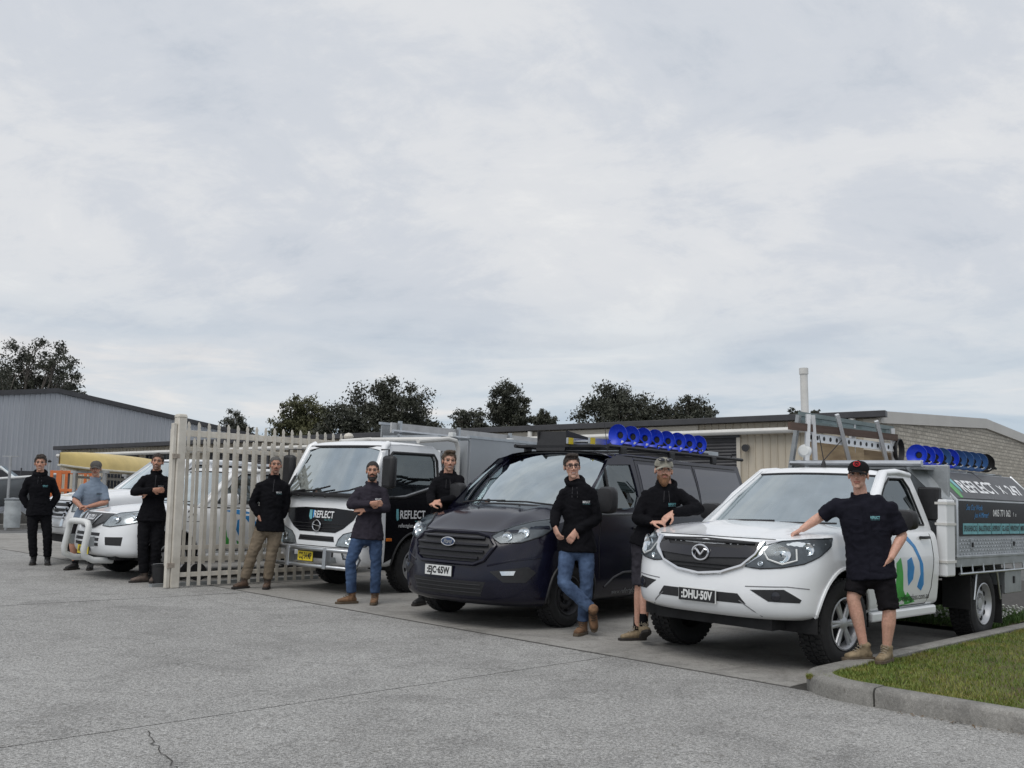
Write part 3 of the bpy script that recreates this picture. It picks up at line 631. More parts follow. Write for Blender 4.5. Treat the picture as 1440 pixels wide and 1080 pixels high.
# ------------------------------------------------------------------ vehicle toolkit
def cr(a, b, c, d, t):
    return tuple(.5*((2*q)+(r-p)*t+(2*p-5*q+4*r-s)*t*t+(3*q-p-3*r+s)*t**3) for p, q, r, s in zip(a, b, c, d))
def sm(x, a, b):
    t = max(0, min(1, (x-a)/(b-a))); return t*t*(3-2*t)
class Shell:
    """wrap-around lower body: plan contours (superelliptic nose + straight sides) stacked by height"""
    def __init__(s, levels, yr, rise=lambda y: 0, zr=(.8, 1.1), sub=4, nf=22, ns=44, arches=(), tail=0.0):
        L = [tuple(map(float, l)) for l in levels]; out = []
        for i in range(len(L)-1):
            for k in range(sub): out.append(cr(L[max(i-1, 0)], L[i], L[i+1], L[min(i+2, len(L)-1)], k/sub))
        out.append(L[-1]); s.half = []
        for (z, W_, yf, Lc, n) in out:
            h = []
            for i in range(nf+1):
                th = math.pi/2*i/nf; h.append([W_*math.sin(th)**(2/n), -yf+Lc-Lc*max(0, math.cos(th))**(2/n), z])
            y0 = -yf+Lc
            for i in range(1, ns+1): h.append([W_, y0+(yr-y0)*i/ns, z])
            for p in h:
                w = sm(z, *zr); p[2] += rise(p[1])*w; p[0] *= 1-tail*sm(p[1], yr-1.2, yr)
            s.half.append([Vector(p) for p in h])
        s.nf = nf; rows = [[Vector((-p.x, p.y, p.z)) for p in reversed(h[1:])] + h for h in s.half]
        nu = len(rows[0]); b = MB(); b.grid(rows); v = b.v; ins = [False]*len(v)
        for (ay, az, R) in arches:
            for i, p in enumerate(v):
                if abs(p.x) > .55:
                    d = math.hypot(p.y-ay, p.z-az)
                    if d < R: ins[i] = True
        b.f = [f for f in b.f if not all(ins[i] for i in f)]
        for (ay, az, R) in arches:
            for i, p in enumerate(v):
                if ins[i]:
                    d = math.hypot(p.y-ay, p.z-az)
                    if 0 < d < R:
                        if p.z < az: p.y = ay+math.copysign(math.sqrt(max(0, R*R-(p.z-az)**2)), p.y-ay)
                        else: p.y = ay+(p.y-ay)*R/d; p.z = az+(p.z-az)*R/d
        s.mb = b; s.top = s.half[-1]; s.W = max(l[1] for l in L)
    def hood(s, ycowl, crown, ridge=.0, rx=.45, drop=0.0):
        rows = []; nx = 25; y0 = s.top[0].y
        for p in s.top[1:]:
            if p.y > ycowl+.04: break
            xe = p.x; r = []
            for k in range(nx):
                f = k/(nx-1)*2-1; c = crown*(1-f*f)*sm(p.y, y0, y0+.55)
                rg = ridge*math.exp(-((abs(f*xe)-rx)/.07)**2)*sm(p.y, y0+.02, y0+.3)
                r.append(Vector((f*xe, p.y, p.z+c+rg)))
            rows.append(r)
        m = MB(); c0 = s.top[0]; m.grid(rows); k = len(m.v); m.v.append(Vector(c0)); m.f += [(k, i+1, i) for i in range(nx-1)]
        s.hoodrows = rows; return m
    def bvh(s, extra=()):
        v = list(s.mb.v); f = list(s.mb.f)
        for m in extra: o = len(v); v += m.v; f += [tuple(i+o for i in q) for q in m.f]
        return BVHTree.FromPolygons([tuple(p) for p in v], f)
def bvh_of(*mbs):
    v, f = [], []
    for m in mbs: o = len(v); v += m.v; f += [tuple(i+o for i in q) for q in m.f]
    return BVHTree.FromPolygons([tuple(p) for p in v], f)
PC = -.1
def prj(bv, ax, sg, u, w):
    if ax == 'y': o, d = Vector((u, -8, w)), Vector((0, 1, 0))
    elif ax == 'x': o, d = Vector((sg*8, u, w)), Vector((-sg, 0, 0))
    elif ax == 'z': o, d = Vector((u, w, 8)), Vector((0, 0, -1))
    else: dv = Vector((math.sin(u), -math.cos(u), 0)); o, d = Vector((0, PC, w))+dv*6, -dv
    h, n, _, _ = bv.ray_cast(o, d)
    if h is None:
        h, n, _, _ = bv.find_nearest(o+d*(7 if ax != 'z' else 7)); 
    if n.dot(d) > 0: n = -n
    return h, n
def phi(x, y): return math.atan2(x, PC-y)
def patch(bv, poly, ax, off=.004, depth=.03, sg=1, res=.05):
    bm = bmesh.new(); fs = bm.faces.new([bm.verts.new((a, b, 0)) for a, b in poly])
    for k in (0, 1):
        lo = min(p[k] for p in poly); hi = max(p[k] for p in poly); x = lo+res
        while x < hi-res*.3:
            co = (x, 0, 0) if k == 0 else (0, x, 0); no = (1, 0, 0) if k == 0 else (0, 1, 0)
            bmesh.ops.bisect_plane(bm, geom=bm.verts[:]+bm.edges[:]+bm.faces[:], plane_co=co, plane_no=no); x += res
    bm.verts.index_update(); m = MB(); top = []; bot = []
    for v in bm.verts:
        h, n = prj(bv, ax, sg, v.co.x, v.co.y); top.append(h+n*off); bot.append(h-n*depth)
    m.v = top+bot; k = len(top)
    for f in bm.faces: m.f.append(tuple(v.index for v in f.verts))
    for e in bm.edges:
        if len(e.link_faces) == 1: a, b = e.verts[0].index, e.verts[1].index; m.f.append((a, b, b+k, a+k))
    bm.free(); return m
def strip(bv, pts, ax, r, off=.0, sg=1, n=6, res=.05, closed=False, flat=1.0):
    P = []; q = pts+[pts[0]] if closed else pts
    for (a, b), (c, d) in zip(q[:-1], q[1:]):
        k = max(1, int(math.hypot(c-a, d-b)/res))
        P += [(a+(c-a)*i/k, b+(d-b)*i/k) for i in range(k)]
    if not closed: P.append(q[-1])
    pts3 = []; 
    for a, b in P:
        h, nn = prj(bv, ax, sg, a, b); pts3.append(h+nn*off)
    return MB().tube(pts3, r, n, closed=closed, flat=flat)
def text_mb(txt, size, bold=0.0, shear=0.0, spacing=1.0, width=None):
    cu = bpy.data.curves.new('t', 'FONT'); cu.body = txt; cu.size = size; cu.align_x = 'CENTER'; cu.align_y = 'CENTER'; cu.offset = bold; cu.shear = shear; cu.space_character = spacing; cu.resolution_u = 3
    o = bpy.data.objects.new('t', cu); COL.objects.link(o); me = bpy.data.meshes.new_from_object(o.evaluated_get(bpy.context.evaluated_depsgraph_get()))
    m = MB(); m.v = [Vector(v.co) for v in me.vertices]; m.f = [tuple(p.vertices) for p in me.polygons]
    bpy.data.objects.remove(o); bpy.data.meshes.remove(me); bpy.data.curves.remove(cu)
    if width:
        w = max(p.x for p in m.v)-min(p.x for p in m.v); k = width/w
        for p in m.v: p.x *= k
    return m
def decal_text(bv, txt, u, w, size, ax, m, parent, off=.006, sg=1, name='lettering', **kw):
    t = text_mb(txt, size, **kw)
    for i, p in enumerate(t.v):
        uu = u+(p.x if not (ax == 'x' and sg < 0) else -p.x); h, n = prj(bv, ax, sg, uu, w+p.y); t.v[i] = h+n*off
    return t.build(name, m, parent, smooth=0, recalc=False)
def frame_ring(outer, inner, xm, sg, thick=.035, n=64, flare=.006):
    cx = sum(p[0] for p in inner)/len(inner); cy = sum(p[1] for p in inner)/len(inner)
    def hit(poly, a):
        dx, dy = math.cos(a), math.sin(a); best = None
        for (x0, y0), (x1, y1) in zip(poly, poly[1:]+poly[:1]):
            ex, ey = x1-x0, y1-y0; den = dx*ey-dy*ex
            if abs(den) < 1e-9: continue
            t = ((x0-cx)*ey-(y0-cy)*ex)/den; s_ = ((x0-cx)*dy-(y0-cy)*dx)/den
            if t > 0 and -1e-6 <= s_ <= 1+1e-6 and (best is None or t < best): best = t
        return (cx+dx*best, cy+dy*best)
    angs = sorted(set([math.tau*i/n for i in range(n)]+[math.atan2(p[1]-cy, p[0]-cx) % math.tau for p in outer+inner]))
    O = [hit(outer, a) for a in angs]; I = [hit(inner, a) for a in angs]
    def P(p, t): return Vector((sg*(xm(*p)-t), p[0], p[1]))
    m = MB(); m.grid([[P(p, 0) for p in O], [P(p, -.001) for p in I], [P(p, thick) for p in I], [P(p, thick) for p in O]], wrap=True)
    gl = MB(); k = len(I); gl.v = [P(p, thick*.45) for p in I]; gl.f = [tuple(range(k))]
    return m, gl
def rot_to(d): return Vector(d).to_track_quat('Z', 'Y').to_matrix()
def make_wheel(parent, x, y, z, R, rim, w, style, rmat, sg, tread=True, steer=0.0):
    e = empty('wheel'); e.parent = parent; e.location = (sg*x, y, z); e.rotation_euler = (0, 0, steer); h = w/2; ax = (sg, 0, 0)
    t = MB(); t.lathe([(rim-.005, -h+.02), (rim+.02, -h), (R-.07, -h-.006), (R-.02, -h+.012), (R-.008, -h+.035), (R-.008, h-.035), (R-.02, h-.012), (R-.07, h+.006), (rim+.02, h), (rim-.005, h-.02)], (0, 0, 0), ax, 48, closed=True)
    if tread:
        N_ = 44
        for i in range(N_):
            a = math.tau*i/N_; rr = R-.004
            for off, wd in ((-h+.045, .05), (-.03, .045), (.03, .045), (h-.045, .05)):
                a2 = a+(.5*math.tau/N_ if abs(off) > .04 else 0); c = Vector((off, math.cos(a2)*rr, math.sin(a2)*rr)); t.box(c, (wd, .034, .014), Matrix.Rotation(a2-math.pi/2, 3, 'X'))
    t.build('tyre', RUBBER, e, 40)
    r = MB(); 
    if style == 'steel':
        r.lathe([(rim, h-.012), (rim+.006, h-.002), (rim-.004, h+.002), (rim-.016, h-.012), (rim-.026, h-.05), (rim*.80, h-.075), (rim*.70, h-.05), (rim*.52, h-.045), (rim*.44, h-.07), (rim*.30, h-.075), (rim*.28, h-.04), (0, h-.038)], (0, 0, 0), ax, 48)
        ho = MB(); nh = 10
        for i in range(nh):
            a = math.tau*i/nh; c = Vector((sg*(h-.058), math.cos(a)*rim*.745, math.sin(a)*rim*.745)); ho.lathe([(.0, .012), (.024, .012), (.027, .0)], c, ax, 12)
        ho.build('vent_holes', DARK, e)['kind'] = 'stuff'
        for i in range(6): a = math.tau*i/6; r.cyl((sg*(h-.075), math.cos(a)*rim*.37, math.sin(a)*rim*.37), (sg*(h-.045), math.cos(a)*rim*.37, math.sin(a)*rim*.37), .011, n=8)
    elif style == 'truck':
        r.lathe([(rim, h-.012), (rim+.008, h), (rim-.006, h+.004), (rim-.02, h-.02), (rim-.03, h-.03), (rim*.72, h-.015), (rim*.66, h-.02), (rim*.60, h-.055), (rim*.46, h-.07), (rim*.42, h-.03), (rim*.3, h+.01), (rim*.26, h+.05), (0, h+.055)], (0, 0, 0), ax, 48)
        ho = MB()
        for i in range(6):
            a = math.tau*i/6+.3; c = Vector((sg*(h-.028), math.cos(a)*rim*.80, math.sin(a)*rim*.80)); ho.lathe([(0, .012), (.026, .012), (.03, 0)], c, ax, 12)
        ho.build('vent_holes', DARK, e)['kind'] = 'stuff'
        for i in range(5): a = math.tau*i/5; r.cyl((sg*(h-.06), math.cos(a)*rim*.52, math.sin(a)*rim*.52), (sg*(h-.03), math.cos(a)*rim*.52, math.sin(a)*rim*.52), .014, n=8)
    else:
        r.lathe([(rim, h-.012), (rim+.006, h), (rim-.006, h+.002), (rim-.022, h-.02), (rim-.03, h-.08)], (0, 0, 0), ax, 48)
        for i in range(6):
            for da in (-.13, .13):
                a = math.tau*i/6+da; p0 = Vector((sg*(h-.03), math.cos(a)*rim*.22, math.sin(a)*rim*.22)); p1 = Vector((sg*(h-.025), math.cos(a-da*.25)*(rim-.02), math.sin(a-da*.25)*(rim-.02))); r.tube([p0, p1], [(.022, .016), (.017, .014)], 8)
        r.lathe([(rim*.30, h-.05), (rim*.30, h-.02), (rim*.2, h-.01), (0, h-.008)], (0, 0, 0), ax, 24)
        MB().lathe([(rim-.03, h-.09), (0, h-.1)], (0, 0, 0), ax, 24).build('brake_disc', DARK, e)
    r.build('rim', rmat, e, 40)
def arches(parent, sh, bv, specs, m, R_in=None, wid=.03):
    for (y, z, R) in specs:
        for sg in (1, -1):
            pts = []
            for i in range(25):
                a = rad(-14)+rad(208)*i/24; yy, zz = y+math.cos(a)*(R+.008), z+math.sin(a)*(R+.008)
                if zz < .2: continue
                h, n = prj(bv, 'x', sg, yy, zz)
                if abs(h.x) > .6: pts.append(h+n*.002)
            MB().tube(pts, (.017), 6).build('arch_lip', m, parent)
            aa_ = [rad(-8)+rad(196)*i/24 for i in range(25)]; X0, X1 = sg*(sh.W-.03), sg*(sh.W-.47); q = MB()
            q.grid([[Vector((X0, y+math.cos(a)*R, z+math.sin(a)*R)) for a in aa_], [Vector((X1, y+math.cos(a)*R, z+math.sin(a)*R)) for a in aa_]]); q.v.append(Vector((X1, y, z))); q.f += [(25+i, 26+i, 50) for i in range(24)]
            q.build('wheel_well', DARK, parent)
def mirror(parent, x, y, z, w, d, h, sg, m, foot):
    s = MB(); rows = []
    for t, k in ((-.5, .55), (-.42, .86), (0, 1), (.4, .97), (.5, .9)):
        rows.append([Vector((sg*(x+math.cos(a)*abs(math.cos(a))**-.45*w/2*k if abs(math.cos(a)) > 1e-3 else sg*x), y+t*d, z+(math.sin(a)*abs(math.sin(a))**-.45 if abs(math.sin(a)) > 1e-3 else 0)*h/2*k)) for a in [math.tau*i/20+.01 for i in range(20)]])
    s = MB().grid(rows, wrap=True); s.f += [tuple(range(20)), tuple(range(80, 100))]; e = s.build('mirror', m, parent, 50)
    MB().tube([(sg*(x-w*.3), y, z-h*.2), (sg*foot[0], foot[1], foot[2])], .025, 8).build('mirror_arm', PLASTIC, e)
    g_ = MB().box((sg*x, y+d*.505, z), (w*.78, .004, h*.75)); g_.build('mirror_glass', CHROME, e, 0)
def seats(parent, ys, zs, xs, top):
    for x in xs:
        s = MB(); s.tube([(x, ys, zs), (x, ys+.07, zs+.25), (x, ys+.12, top-.14)], [(.06, .22), (.06, .23), (.045, .19)], 12, up=(0, 1, 0)); s.tube([(x, ys+.13, top-.1), (x, ys+.14, top+.07)], [(.04, .12), (.035, .11)], 10, up=(0, 1, 0)); s.build('seat', SEAT, parent, 50)
def steering(parent, x, y, z, r=.18):
    pts = [(x+math.cos(a)*r, y+math.sin(a)*r*.45, z+math.sin(a)*r*.9) for a in [math.tau*i/24 for i in range(24)]]
    s = MB().tube(pts, .015, 8, closed=True); s.tube([(x, y, z), (x, y-.25, z-.2)], .03, 8); s.tube([(x-r, y, z), (x+r, y, z)], .014, 6); s.build('steering_wheel', INTER, parent)
def panel(c00, c10, c11, c01, nu=10, nv=10, bulge=(0, 0, 0)):
    c00, c10, c11, c01, B_ = map(Vector, (c00, c10, c11, c01, bulge)); rows = []
    for j in range(nv+1):
        v = j/nv; r = []
        for i in range(nu+1):
            u = i/nu; p = (c00*(1-u)+c10*u)*(1-v)+(c01*(1-u)+c11*u)*v; r.append(p+B_*(1-(2*u-1)**2)*(1-.0*v))
        rows.append(r)
    return MB().grid(rows)
def roof_mb(y0, y1, xw0, xw1, z0, z1, crown, edge=.05, n=14, m=12, lip=0):
    rows = []
    for j in range(m+1):
        v = j/m; y = y0+(y1-y0)*v; xw = xw0+(xw1-xw0)*v; z = z0+(z1-z0)*v-lip*max(0, 1-v/.2)**2; r = []
        c = crown*(.55+.45*math.sin(math.pi*min(1, max(0, v*.9+.1))))
        for i in range(n+1):
            f = i/n*2-1; r.append(Vector((f*xw, y+(.10*f*f*max(0, 1-v/.35) if lip else 0), z+c*(1-abs(f)**3.2)-edge*max(0, abs(f)-.93)/.07*.3)))
        rows.append(r)
    return MB().grid(rows)
def number_plate(parent, bv, txt, x, z, w, h, m, ink, framem, off=.03, border=True):
    hit, n = prj(bv, 'y', 1, x, z); y = hit.y-off; p = MB().box((x, y+.004, z), (w+.016, .01, h+.016)).build('number_plate', framem, parent, 0, .004)
    MB().box((x, y-.003, z), (w, .006, h)).build('plate_face', m, p, 0)
    t = text_mb(txt, h*.92, .004, 0, 1.02, w*.86)
    for q in range(len(t.v)): v = t.v[q]; t.v[q] = Vector((x+v.x, y-.0075, z+v.y))
    t.build('lettering', ink, p, 0, recalc=False)

# ------------------------------------------------------------------ pickup cab builder (three different utes share the method, not the shape)
def pickup(name, label, pose, c):
    e = empty(name, mat=vmat(*pose)); tag(e, label, 'ute'); P = c['paint']
    dz = c.get('dz', 0)
    A = [(0, c['wz'], c['arch']), (c['wb'], c['wz'], c['arch'])] if c['yr'] > c['wb'] else [(0, c['wz'], c['arch'])]
    sh = Shell(c['lev'], c['yr'], c['rise'], c['zr'], arches=A, ns=56); hood = sh.hood(c['cowl'], c['crown'], c.get('ridge', .012), c.get('rx', .42))
    body = sh.mb.build('body', P, e, 50); bv = bvh_of(sh.mb, hood)
    hd = hood.build('bonnet', P, e, 50)
    arches(e, sh, bv, [(y, z, R) for y, z, R in A], c.get('lip', P))
    for y, z, R in A:
        pass
    tz = c['belt']; W_ = sh.top[-1].x
    # cowl, interior shelf, underside
    MB().box((0, c['cowl']+.06, tz-.03), (W_*1.7, .2, .05)).build('cowl', PLASTIC, e, 0, .01)
    MB().box((0, (c['cowl']+c['yr'])/2+.05, tz-.075), (W_*1.92, c['yr']-c['cowl']-.1, .05)).build('cabin_sill', INTER, e, 0)
    s = MB(); s.box((0, 1.2, c['wz']+.10), (1.1, 3.6, .26)); s.box((0, -.35, c['wz']+.06), (1.2, .7, .22)); s.build('chassis', DARK, e, 0)
    MB().tube([(-.72, 0, c['wz']), (.72, 0, c['wz'])], .05, 8).build('front_axle', DARK, e)
    MB().tube([(-.72, c['wb'], c['wz']), (.72, c['wb'], c['wz'])], .055, 8).build('rear_axle', DARK, e)
    # greenhouse
    zb, zt, xb, xt = tz, c['rz'], W_, c['xt']
    xm = lambda y, z: xb+(xt-xb)*max(0, (z-zb)/(zt-zb))**1.15
    for sg in (1, -1):
        k = 0
        for outer, inner in c['sides']:
            m, gl = frame_ring(outer, inner, xm, sg); d = m.build('door_frame' if k == 0 else 'rear_door_frame', P, e, 40); gl.build('side_window', SIDEG, d, 0)
            ins = [(a+(sum(q[0] for q in inner)/len(inner)-a)*.0, b) for a, b in inner]
            MB().tube([Vector((sg*(xm(a, b)+.004), a, b)) for a, b in inner], .011, 6, closed=True).build('window_seal', PLASTIC, d); k += 1
    yt = c['wst']; wl = c['cowl']+.02
    ws = panel((-xb*.94, wl+.06, tz+.0), (xb*.94, wl+.06, tz+.0), (xt*.97, yt-.05, zt-.065), (-xt*.97, yt-.05, zt-.065), 14, 8, (0, -.10, .015))
    ws.build('windscreen', SCREEN, e, 60)
    MB().tube([p for p in ws.v[-15:]], .012, 6).build('windscreen_seal', PLASTIC, e)
    ry = c['rend']; rf = roof_mb(yt-.14, ry, xt*.99, xt*.97, zt-.02, zt-.03, c['rcrown'], m=22, lip=.05); rf.build('roof', P, e, 50)
    for sg in (1, -1): MB().tube([(sg*(xb*.965), wl+.02, tz-.02), (sg*(xm(0, (tz+zt)/2)+.0), (wl+yt)/2+.03, (tz+zt)/2), (sg*xt, yt+.02, zt-.03), (sg*xt, (yt+ry)/2, zt-.01), (sg*xt*.985, ry, zt-.03)], [(.034, .05)]*5, 10).build('roof_pillar', P, e, 50)
    rw = panel((-xb*.97, c['yr']-.02, tz-.05), (xb*.97, c['yr']-.02, tz-.05), (xt*.99, ry, zt-.03), (-xt*.99, ry, zt-.03), 2, 3)
    rw.f = [f for f in rw.f if True]; rw.build('cab_back', P if not c.get('see') else INTER, e, 0)
    MB().box((0, (c['yr']+ry)/2-.012, (tz+zt)/2+.05), (xt*1.5, .02, .26), Matrix.Rotation(-math.atan2(c['yr']-ry, zt-tz), 3, 'X')).build('rear_window', TINT, e, 0)
    # inside
    MB().tube([(-xb*.85, wl+.30, tz+.0), (0, wl+.25, tz+.03), (xb*.85, wl+.30, tz+.0)], [(.05, .16)]*3, 10).build('dashboard', INTER, e)
    seats(e, wl+.80, tz-.1, (-.36, .36), zt-.22); steering(e, -.37, wl+.52, tz+.06)
    MB().box((0, yt-.04, zt-.10), (.16, .02, .06)).build('interior_mirror', PLASTIC, e, 0, .01)
    # wipers
    for x0, x1 in ((-.55, -.02), (.05, .60)):
        pts = []
        for i in range(6):
            f = i/5; x = x0+(x1-x0)*f; y = wl+.045+.02*f; pts.append((x, y-.10*(1-(x/xb)**2)-.012, tz+.035+.015*f))
        MB().tube(pts, .009, 6).build('wiper', PLASTIC, e)
    for sg in (1, -1): mirror(e, c['mx'], c['my'], c['mz'], .26, .12, .19, sg, c.get('mmat', PLASTIC), (xm(0, tz+.05)-.01, c['my']-.03, tz+.03))
    for sg in (1, -1):
        make_wheel(e, c['track']/2, 0, c['wz'], c['wR'], c['rim'], .25, c['wst_f'], c['rmat'], sg, steer=c.get('steer', 0)); make_wheel(e, c['track']/2, c['wb'], c['wz'], c['wR'], c['rim'], .25, c['wst_r'], c['rmat'], sg)
    # door cut lines and handles
    for sg in (1, -1):
        MB().add([], [])
        dl = c['door']; strip(bv, dl, 'x', .0045, .0, sg).build('door_gap', DARK, e)
        hy, hz = c['handle']; h0, n0 = prj(bv, 'x', sg, hy, hz); MB().tube([h0+Vector((sg*.01, -.10, 0)), h0+Vector((sg*.035, -.06, 0)), h0+Vector((sg*.035, .07, .0)), h0+Vector((sg*.01, .10, 0))], .014, 8).build('door_handle', c.get('hmat', PLASTIC), e)
        MB().box((sg*(sh.W-.07), (.5+c['yr'])/2, c['sill']), (.10, c['yr']-.55, .09)).build('sill', c.get('sillm', P), e, 0, .02)
    return e, sh, bv, xm

def both(e, bv, poly3, off, depth, name, m, res=.05):
    out = []
    for sg in (1, -1):
        o = patch(bv, [(sg*phi(x, y), z) for x, y, z in poly3], 'p', off, depth, res=res).build(name, m, e, 40); out.append(o)
    return out
def lamp_unit(e, bv, poly3, bowls, res=.05, lens=LENS, housing=LAMPB):
    hs = both(e, bv, poly3, .004, .02, 'headlight', housing, res)
    for sg, h in zip((1, -1), hs):
        for (x, y, z, r) in bowls:
            c, n = prj(bv, 'p', 1, sg*phi(x, y), z); n = (n+Vector((0, -.8, 0))).normalized()
            MB().lathe([(r, .002), (r*.96, .012), (r*.8, .004), (r*.45, -.002), (r*.2, .01), (0, .016)], c+n*.004, n, 24).build('reflector', REFLEC, h)
        patch(bv, [(sg*phi(x, y), z) for x, y, z in poly3], 'p', .018, .004, res=res).build('lens', lens, h, 50)
        strip(bv, [(sg*phi(x, y), z) for x, y, z in poly3], 'p', .006, .004, closed=True, res=res).build('lamp_seal', PLASTIC, h)

# ------------------------------------------------------------------ white flatbed ute (foreground right)
def flat_ute():
    c = dict(paint=WHITE, yr=1.97, cowl=.42, crown=.045, ridge=.014, rx=.46, wz=.385, wR=.385, rim=.222, wb=3.2, track=1.58, arch=.47, belt=1.185, rz=1.765, xt=.665, wst=1.24, rend=1.84, rcrown=.045,
             zr=(.95, 1.12), rise=lambda y: .085*sm(y, -.75, .3),
             lev=[(.43, .80, .80, .52, 2.7), (.47, .885, .865, .55, 2.7), (.56, .905, .905, .60, 2.7), (.68, .915, .905, .62, 2.7), (.80, .925, .885, .62, 2.7), (.92, .925, .865, .62, 2.6), (1.02, .91, .83, .62, 2.5), (1.075, .885, .79, .60, 2.4), (1.10, .85, .75, .58, 2.3)],
             sides=[([(.36, 1.17), (1.19, 1.735), (1.34, 1.765), (1.76, 1.765), (1.86, 1.72), (1.97, 1.17)], [(.74, 1.235), (1.16, 1.60), (1.33, 1.685), (1.65, 1.69), (1.72, 1.60), (1.80, 1.235)])],
             mx=1.05, my=.86, mz=1.29, wst_f='alloy', wst_r='steel', rmat=STEEL, door=[(.66, 1.15), (.60, .85), (.62, .52), (.80, .47), (1.70, .47), (1.80, .62), (1.84, .9), (1.83, 1.15)], handle=(1.66, 1.115), sill=.40, steer=rad(-4))
    e, sh, bv, xm = pickup('flatbed_ute', 'white single cab flatbed ute with mesh grille and black sign panel on its toolbox', (2.26, 9.49, 45), c)
    # grille
    gp = [(-.54, 1.065), (0, 1.085), (.54, 1.065), (.50, .96), (.40, .865), (.22, .80), (0, .775), (-.22, .80), (-.40, .865), (-.50, .96)]
    gr = patch(bv, gp, 'y', .004, .05, res=.06).build('grille', PLASTIC, e, 40)
    for z, x, r in ((1.05, .47, .012), (.865, .38, .010), (.835, .33, .010)): strip(bv, [(-x, z), (x, z)], 'y', r, .012).build('grille_slat', PLASTIC, gr)
    for sg in (1, -1):
        patch(bv, [(sg*.05, .915), (sg*.47, .935), (sg*.50, 1.0), (sg*.40, 1.035), (sg*.36, 1.005), (sg*.05, 1.0)], 'y', .016, .01, res=.06).build('grille_bar', GLOSSBLK, gr, 40)
    s = strip(bv, gp[2:]+[gp[0]], 'y', .017, .012); s.build('grille_surround', CHROME, e)
    for sg in (1, -1): patch(bv, [(sg*.50, 1.075), (sg*.66, 1.085), (sg*.58, 1.03), (sg*.535, .95), (sg*.43, .87), (sg*.50, .95)], 'y', .008, .02, res=.05).build('chrome_wing', CHROME, e, 40)
    strip(bv, [(-.60, 1.094), (0, 1.098), (.60, 1.094)], 'y', .005, 0).build('bonnet_gap', DARK, e)
    h, n = prj(bv, 'y', 1, 0, .955); cy = h.y-.028
    em = MB(); em.tube([(math.cos(a)*.082, cy, .955+math.sin(a)*.064) for a in [math.tau*i/32 for i in range(32)]], .0095, 8, closed=True)
    em.tube([(-.078, cy, .975), (-.045, cy, .985), (-.012, cy, .945), (0, cy, .935), (.012, cy, .945), (.045, cy, .985), (.078, cy, .975)], [.004, .012, .010, .010, .010, .012, .004], 8); em.build('emblem', CHROME, gr)
    lamp_unit(e, bv, [(.44, -.86, .86), (.50, -.84, .955), (.58, -.80, 1.035), (.72, -.68, 1.082), (.86, -.46, 1.105), (.912, -.20, 1.115), (.918, -.28, 1.045), (.905, -.46, .96), (.84, -.60, .905), (.70, -.73, .868), (.55, -.81, .852)], [(.70, -.70, .975, .07), (.84, -.53, 1.02, .052), (.56, -.81, .895, .025)], res=.06)
    for sg in (1, -1):
        strip(bv, [(sg*phi(.58, -.80), 1.0), (sg*phi(.61, -.78), .93), (sg*phi(.70, -.72), .895), (sg*phi(.79, -.64), .93), (sg*phi(.80, -.63), 1.02)], 'p', .009, .012).build('light_guide', PLATEW, e)
    # bumper openings
    slot = patch(bv, [(-.45, .555), (-.38, .635), (.38, .635), (.45, .555)], 'y', .003, .04, res=.06).build('lower_intake', PLASTIC, e, 40)
    for sg in (1, -1):
        fg = patch(bv, [(sg*phi(.49, -.87), .675), (sg*phi(.72, -.73), .692), (sg*phi(.815, -.62), .61), (sg*phi(.80, -.63), .585), (sg*phi(.62, -.80), .588)], 'p', .003, .04, res=.05).build('fog_light_recess', PLASTIC, e, 40)
        c_, n_ = prj(bv, 'p', 1, sg*phi(.67, -.77), .635); MB().lathe([(.038, 0), (.036, .01), (.02, .012), (0, .016)], c_+n_*.004, n_, 16).build('fog_light', GLOSSBLK, fg)
        strip(bv, [(sg*phi(.40, -.90), .58), (sg*phi(.53, -.87), .50), (sg*phi(.60, -.83), .455)], 'p', .006, -.001).build('bumper_crease', mat('panel_shadow_line', (.18, .18, .19), .7), e)
        strip(bv, [(sg*phi(.45, -.88), .70), (sg*phi(.75, -.72), .715), (sg*phi(.86, -.56), .70)], 'p', .005, -.001).build('bumper_crease', MATS['panel_shadow_line'], e)
    number_plate(e, bv, ':DHU·50V', 0, .588, .372, .105, INK, PLATEW, PLATEW, .02)
    MB().box((0, -.36, .42), (1.2, .3, .10)).build('under_tray', DARK, e, 0)
    for x in (-.28, .22): MB().cyl((x, .36, 1.20), (x, .36, 1.225), .012, .008, 8).build('washer_jet', PLASTIC, e)
    # aerials on the roof edge
    s = MB(); s.lathe([(.03, 0), (.022, .04), (.008, .08)], (.02, 1.30, 1.79), (0, 0, 1), 10); s.tube([(.02, 1.30, 1.86), (-.03, 1.30, 2.12)], .005, 5); s.tube([(.02, 1.30, 1.86), (.20, 1.34, 2.07)], .005, 5); s.build('aerial', PLASTIC, e)
    # door artwork: a ribbon letter in green, white and blue
    for poly, m in (([(1.16, 1.14), (1.27, 1.145), (1.44, 1.03), (1.58, .86), (1.62, .66), (1.56, .60), (1.47, .64), (1.53, .76), (1.50, .88), (1.38, 1.02)], BLUEV), ([(1.22, .90), (1.32, .93), (1.38, .83), (1.36, .72), (1.27, .66), (1.23, .76)], BLUEV),
                    ([(.98, .88), (1.08, .93), (1.13, .78), (1.16, .62), (1.30, .49), (1.10, .47), (1.00, .60)], GREENV), ([(1.25, .60), (1.44, .50), (1.30, .485), (1.12, .475), (1.20, .53)], GREENV)):
        patch(bv, poly, 'x', .0025, .002, 1, .08).build('door_artwork', m, e, 40)
    decal_text(bv, 'www.reflectglass.com.au', 1.33, .545, .085, 'x', INK, e, .0055, width=.86)
    # ---- tray
    s = MB(); s.box((0, 3.7, .865), (1.86, 2.68, .07)); s.build('tray_floor', ALUD, e, 0, .008)
    for x in (-.4, .4): MB().box((x, 3.5, .70), (.09, 3.2, .16)).build('chassis_rail', DARK, e, 0)
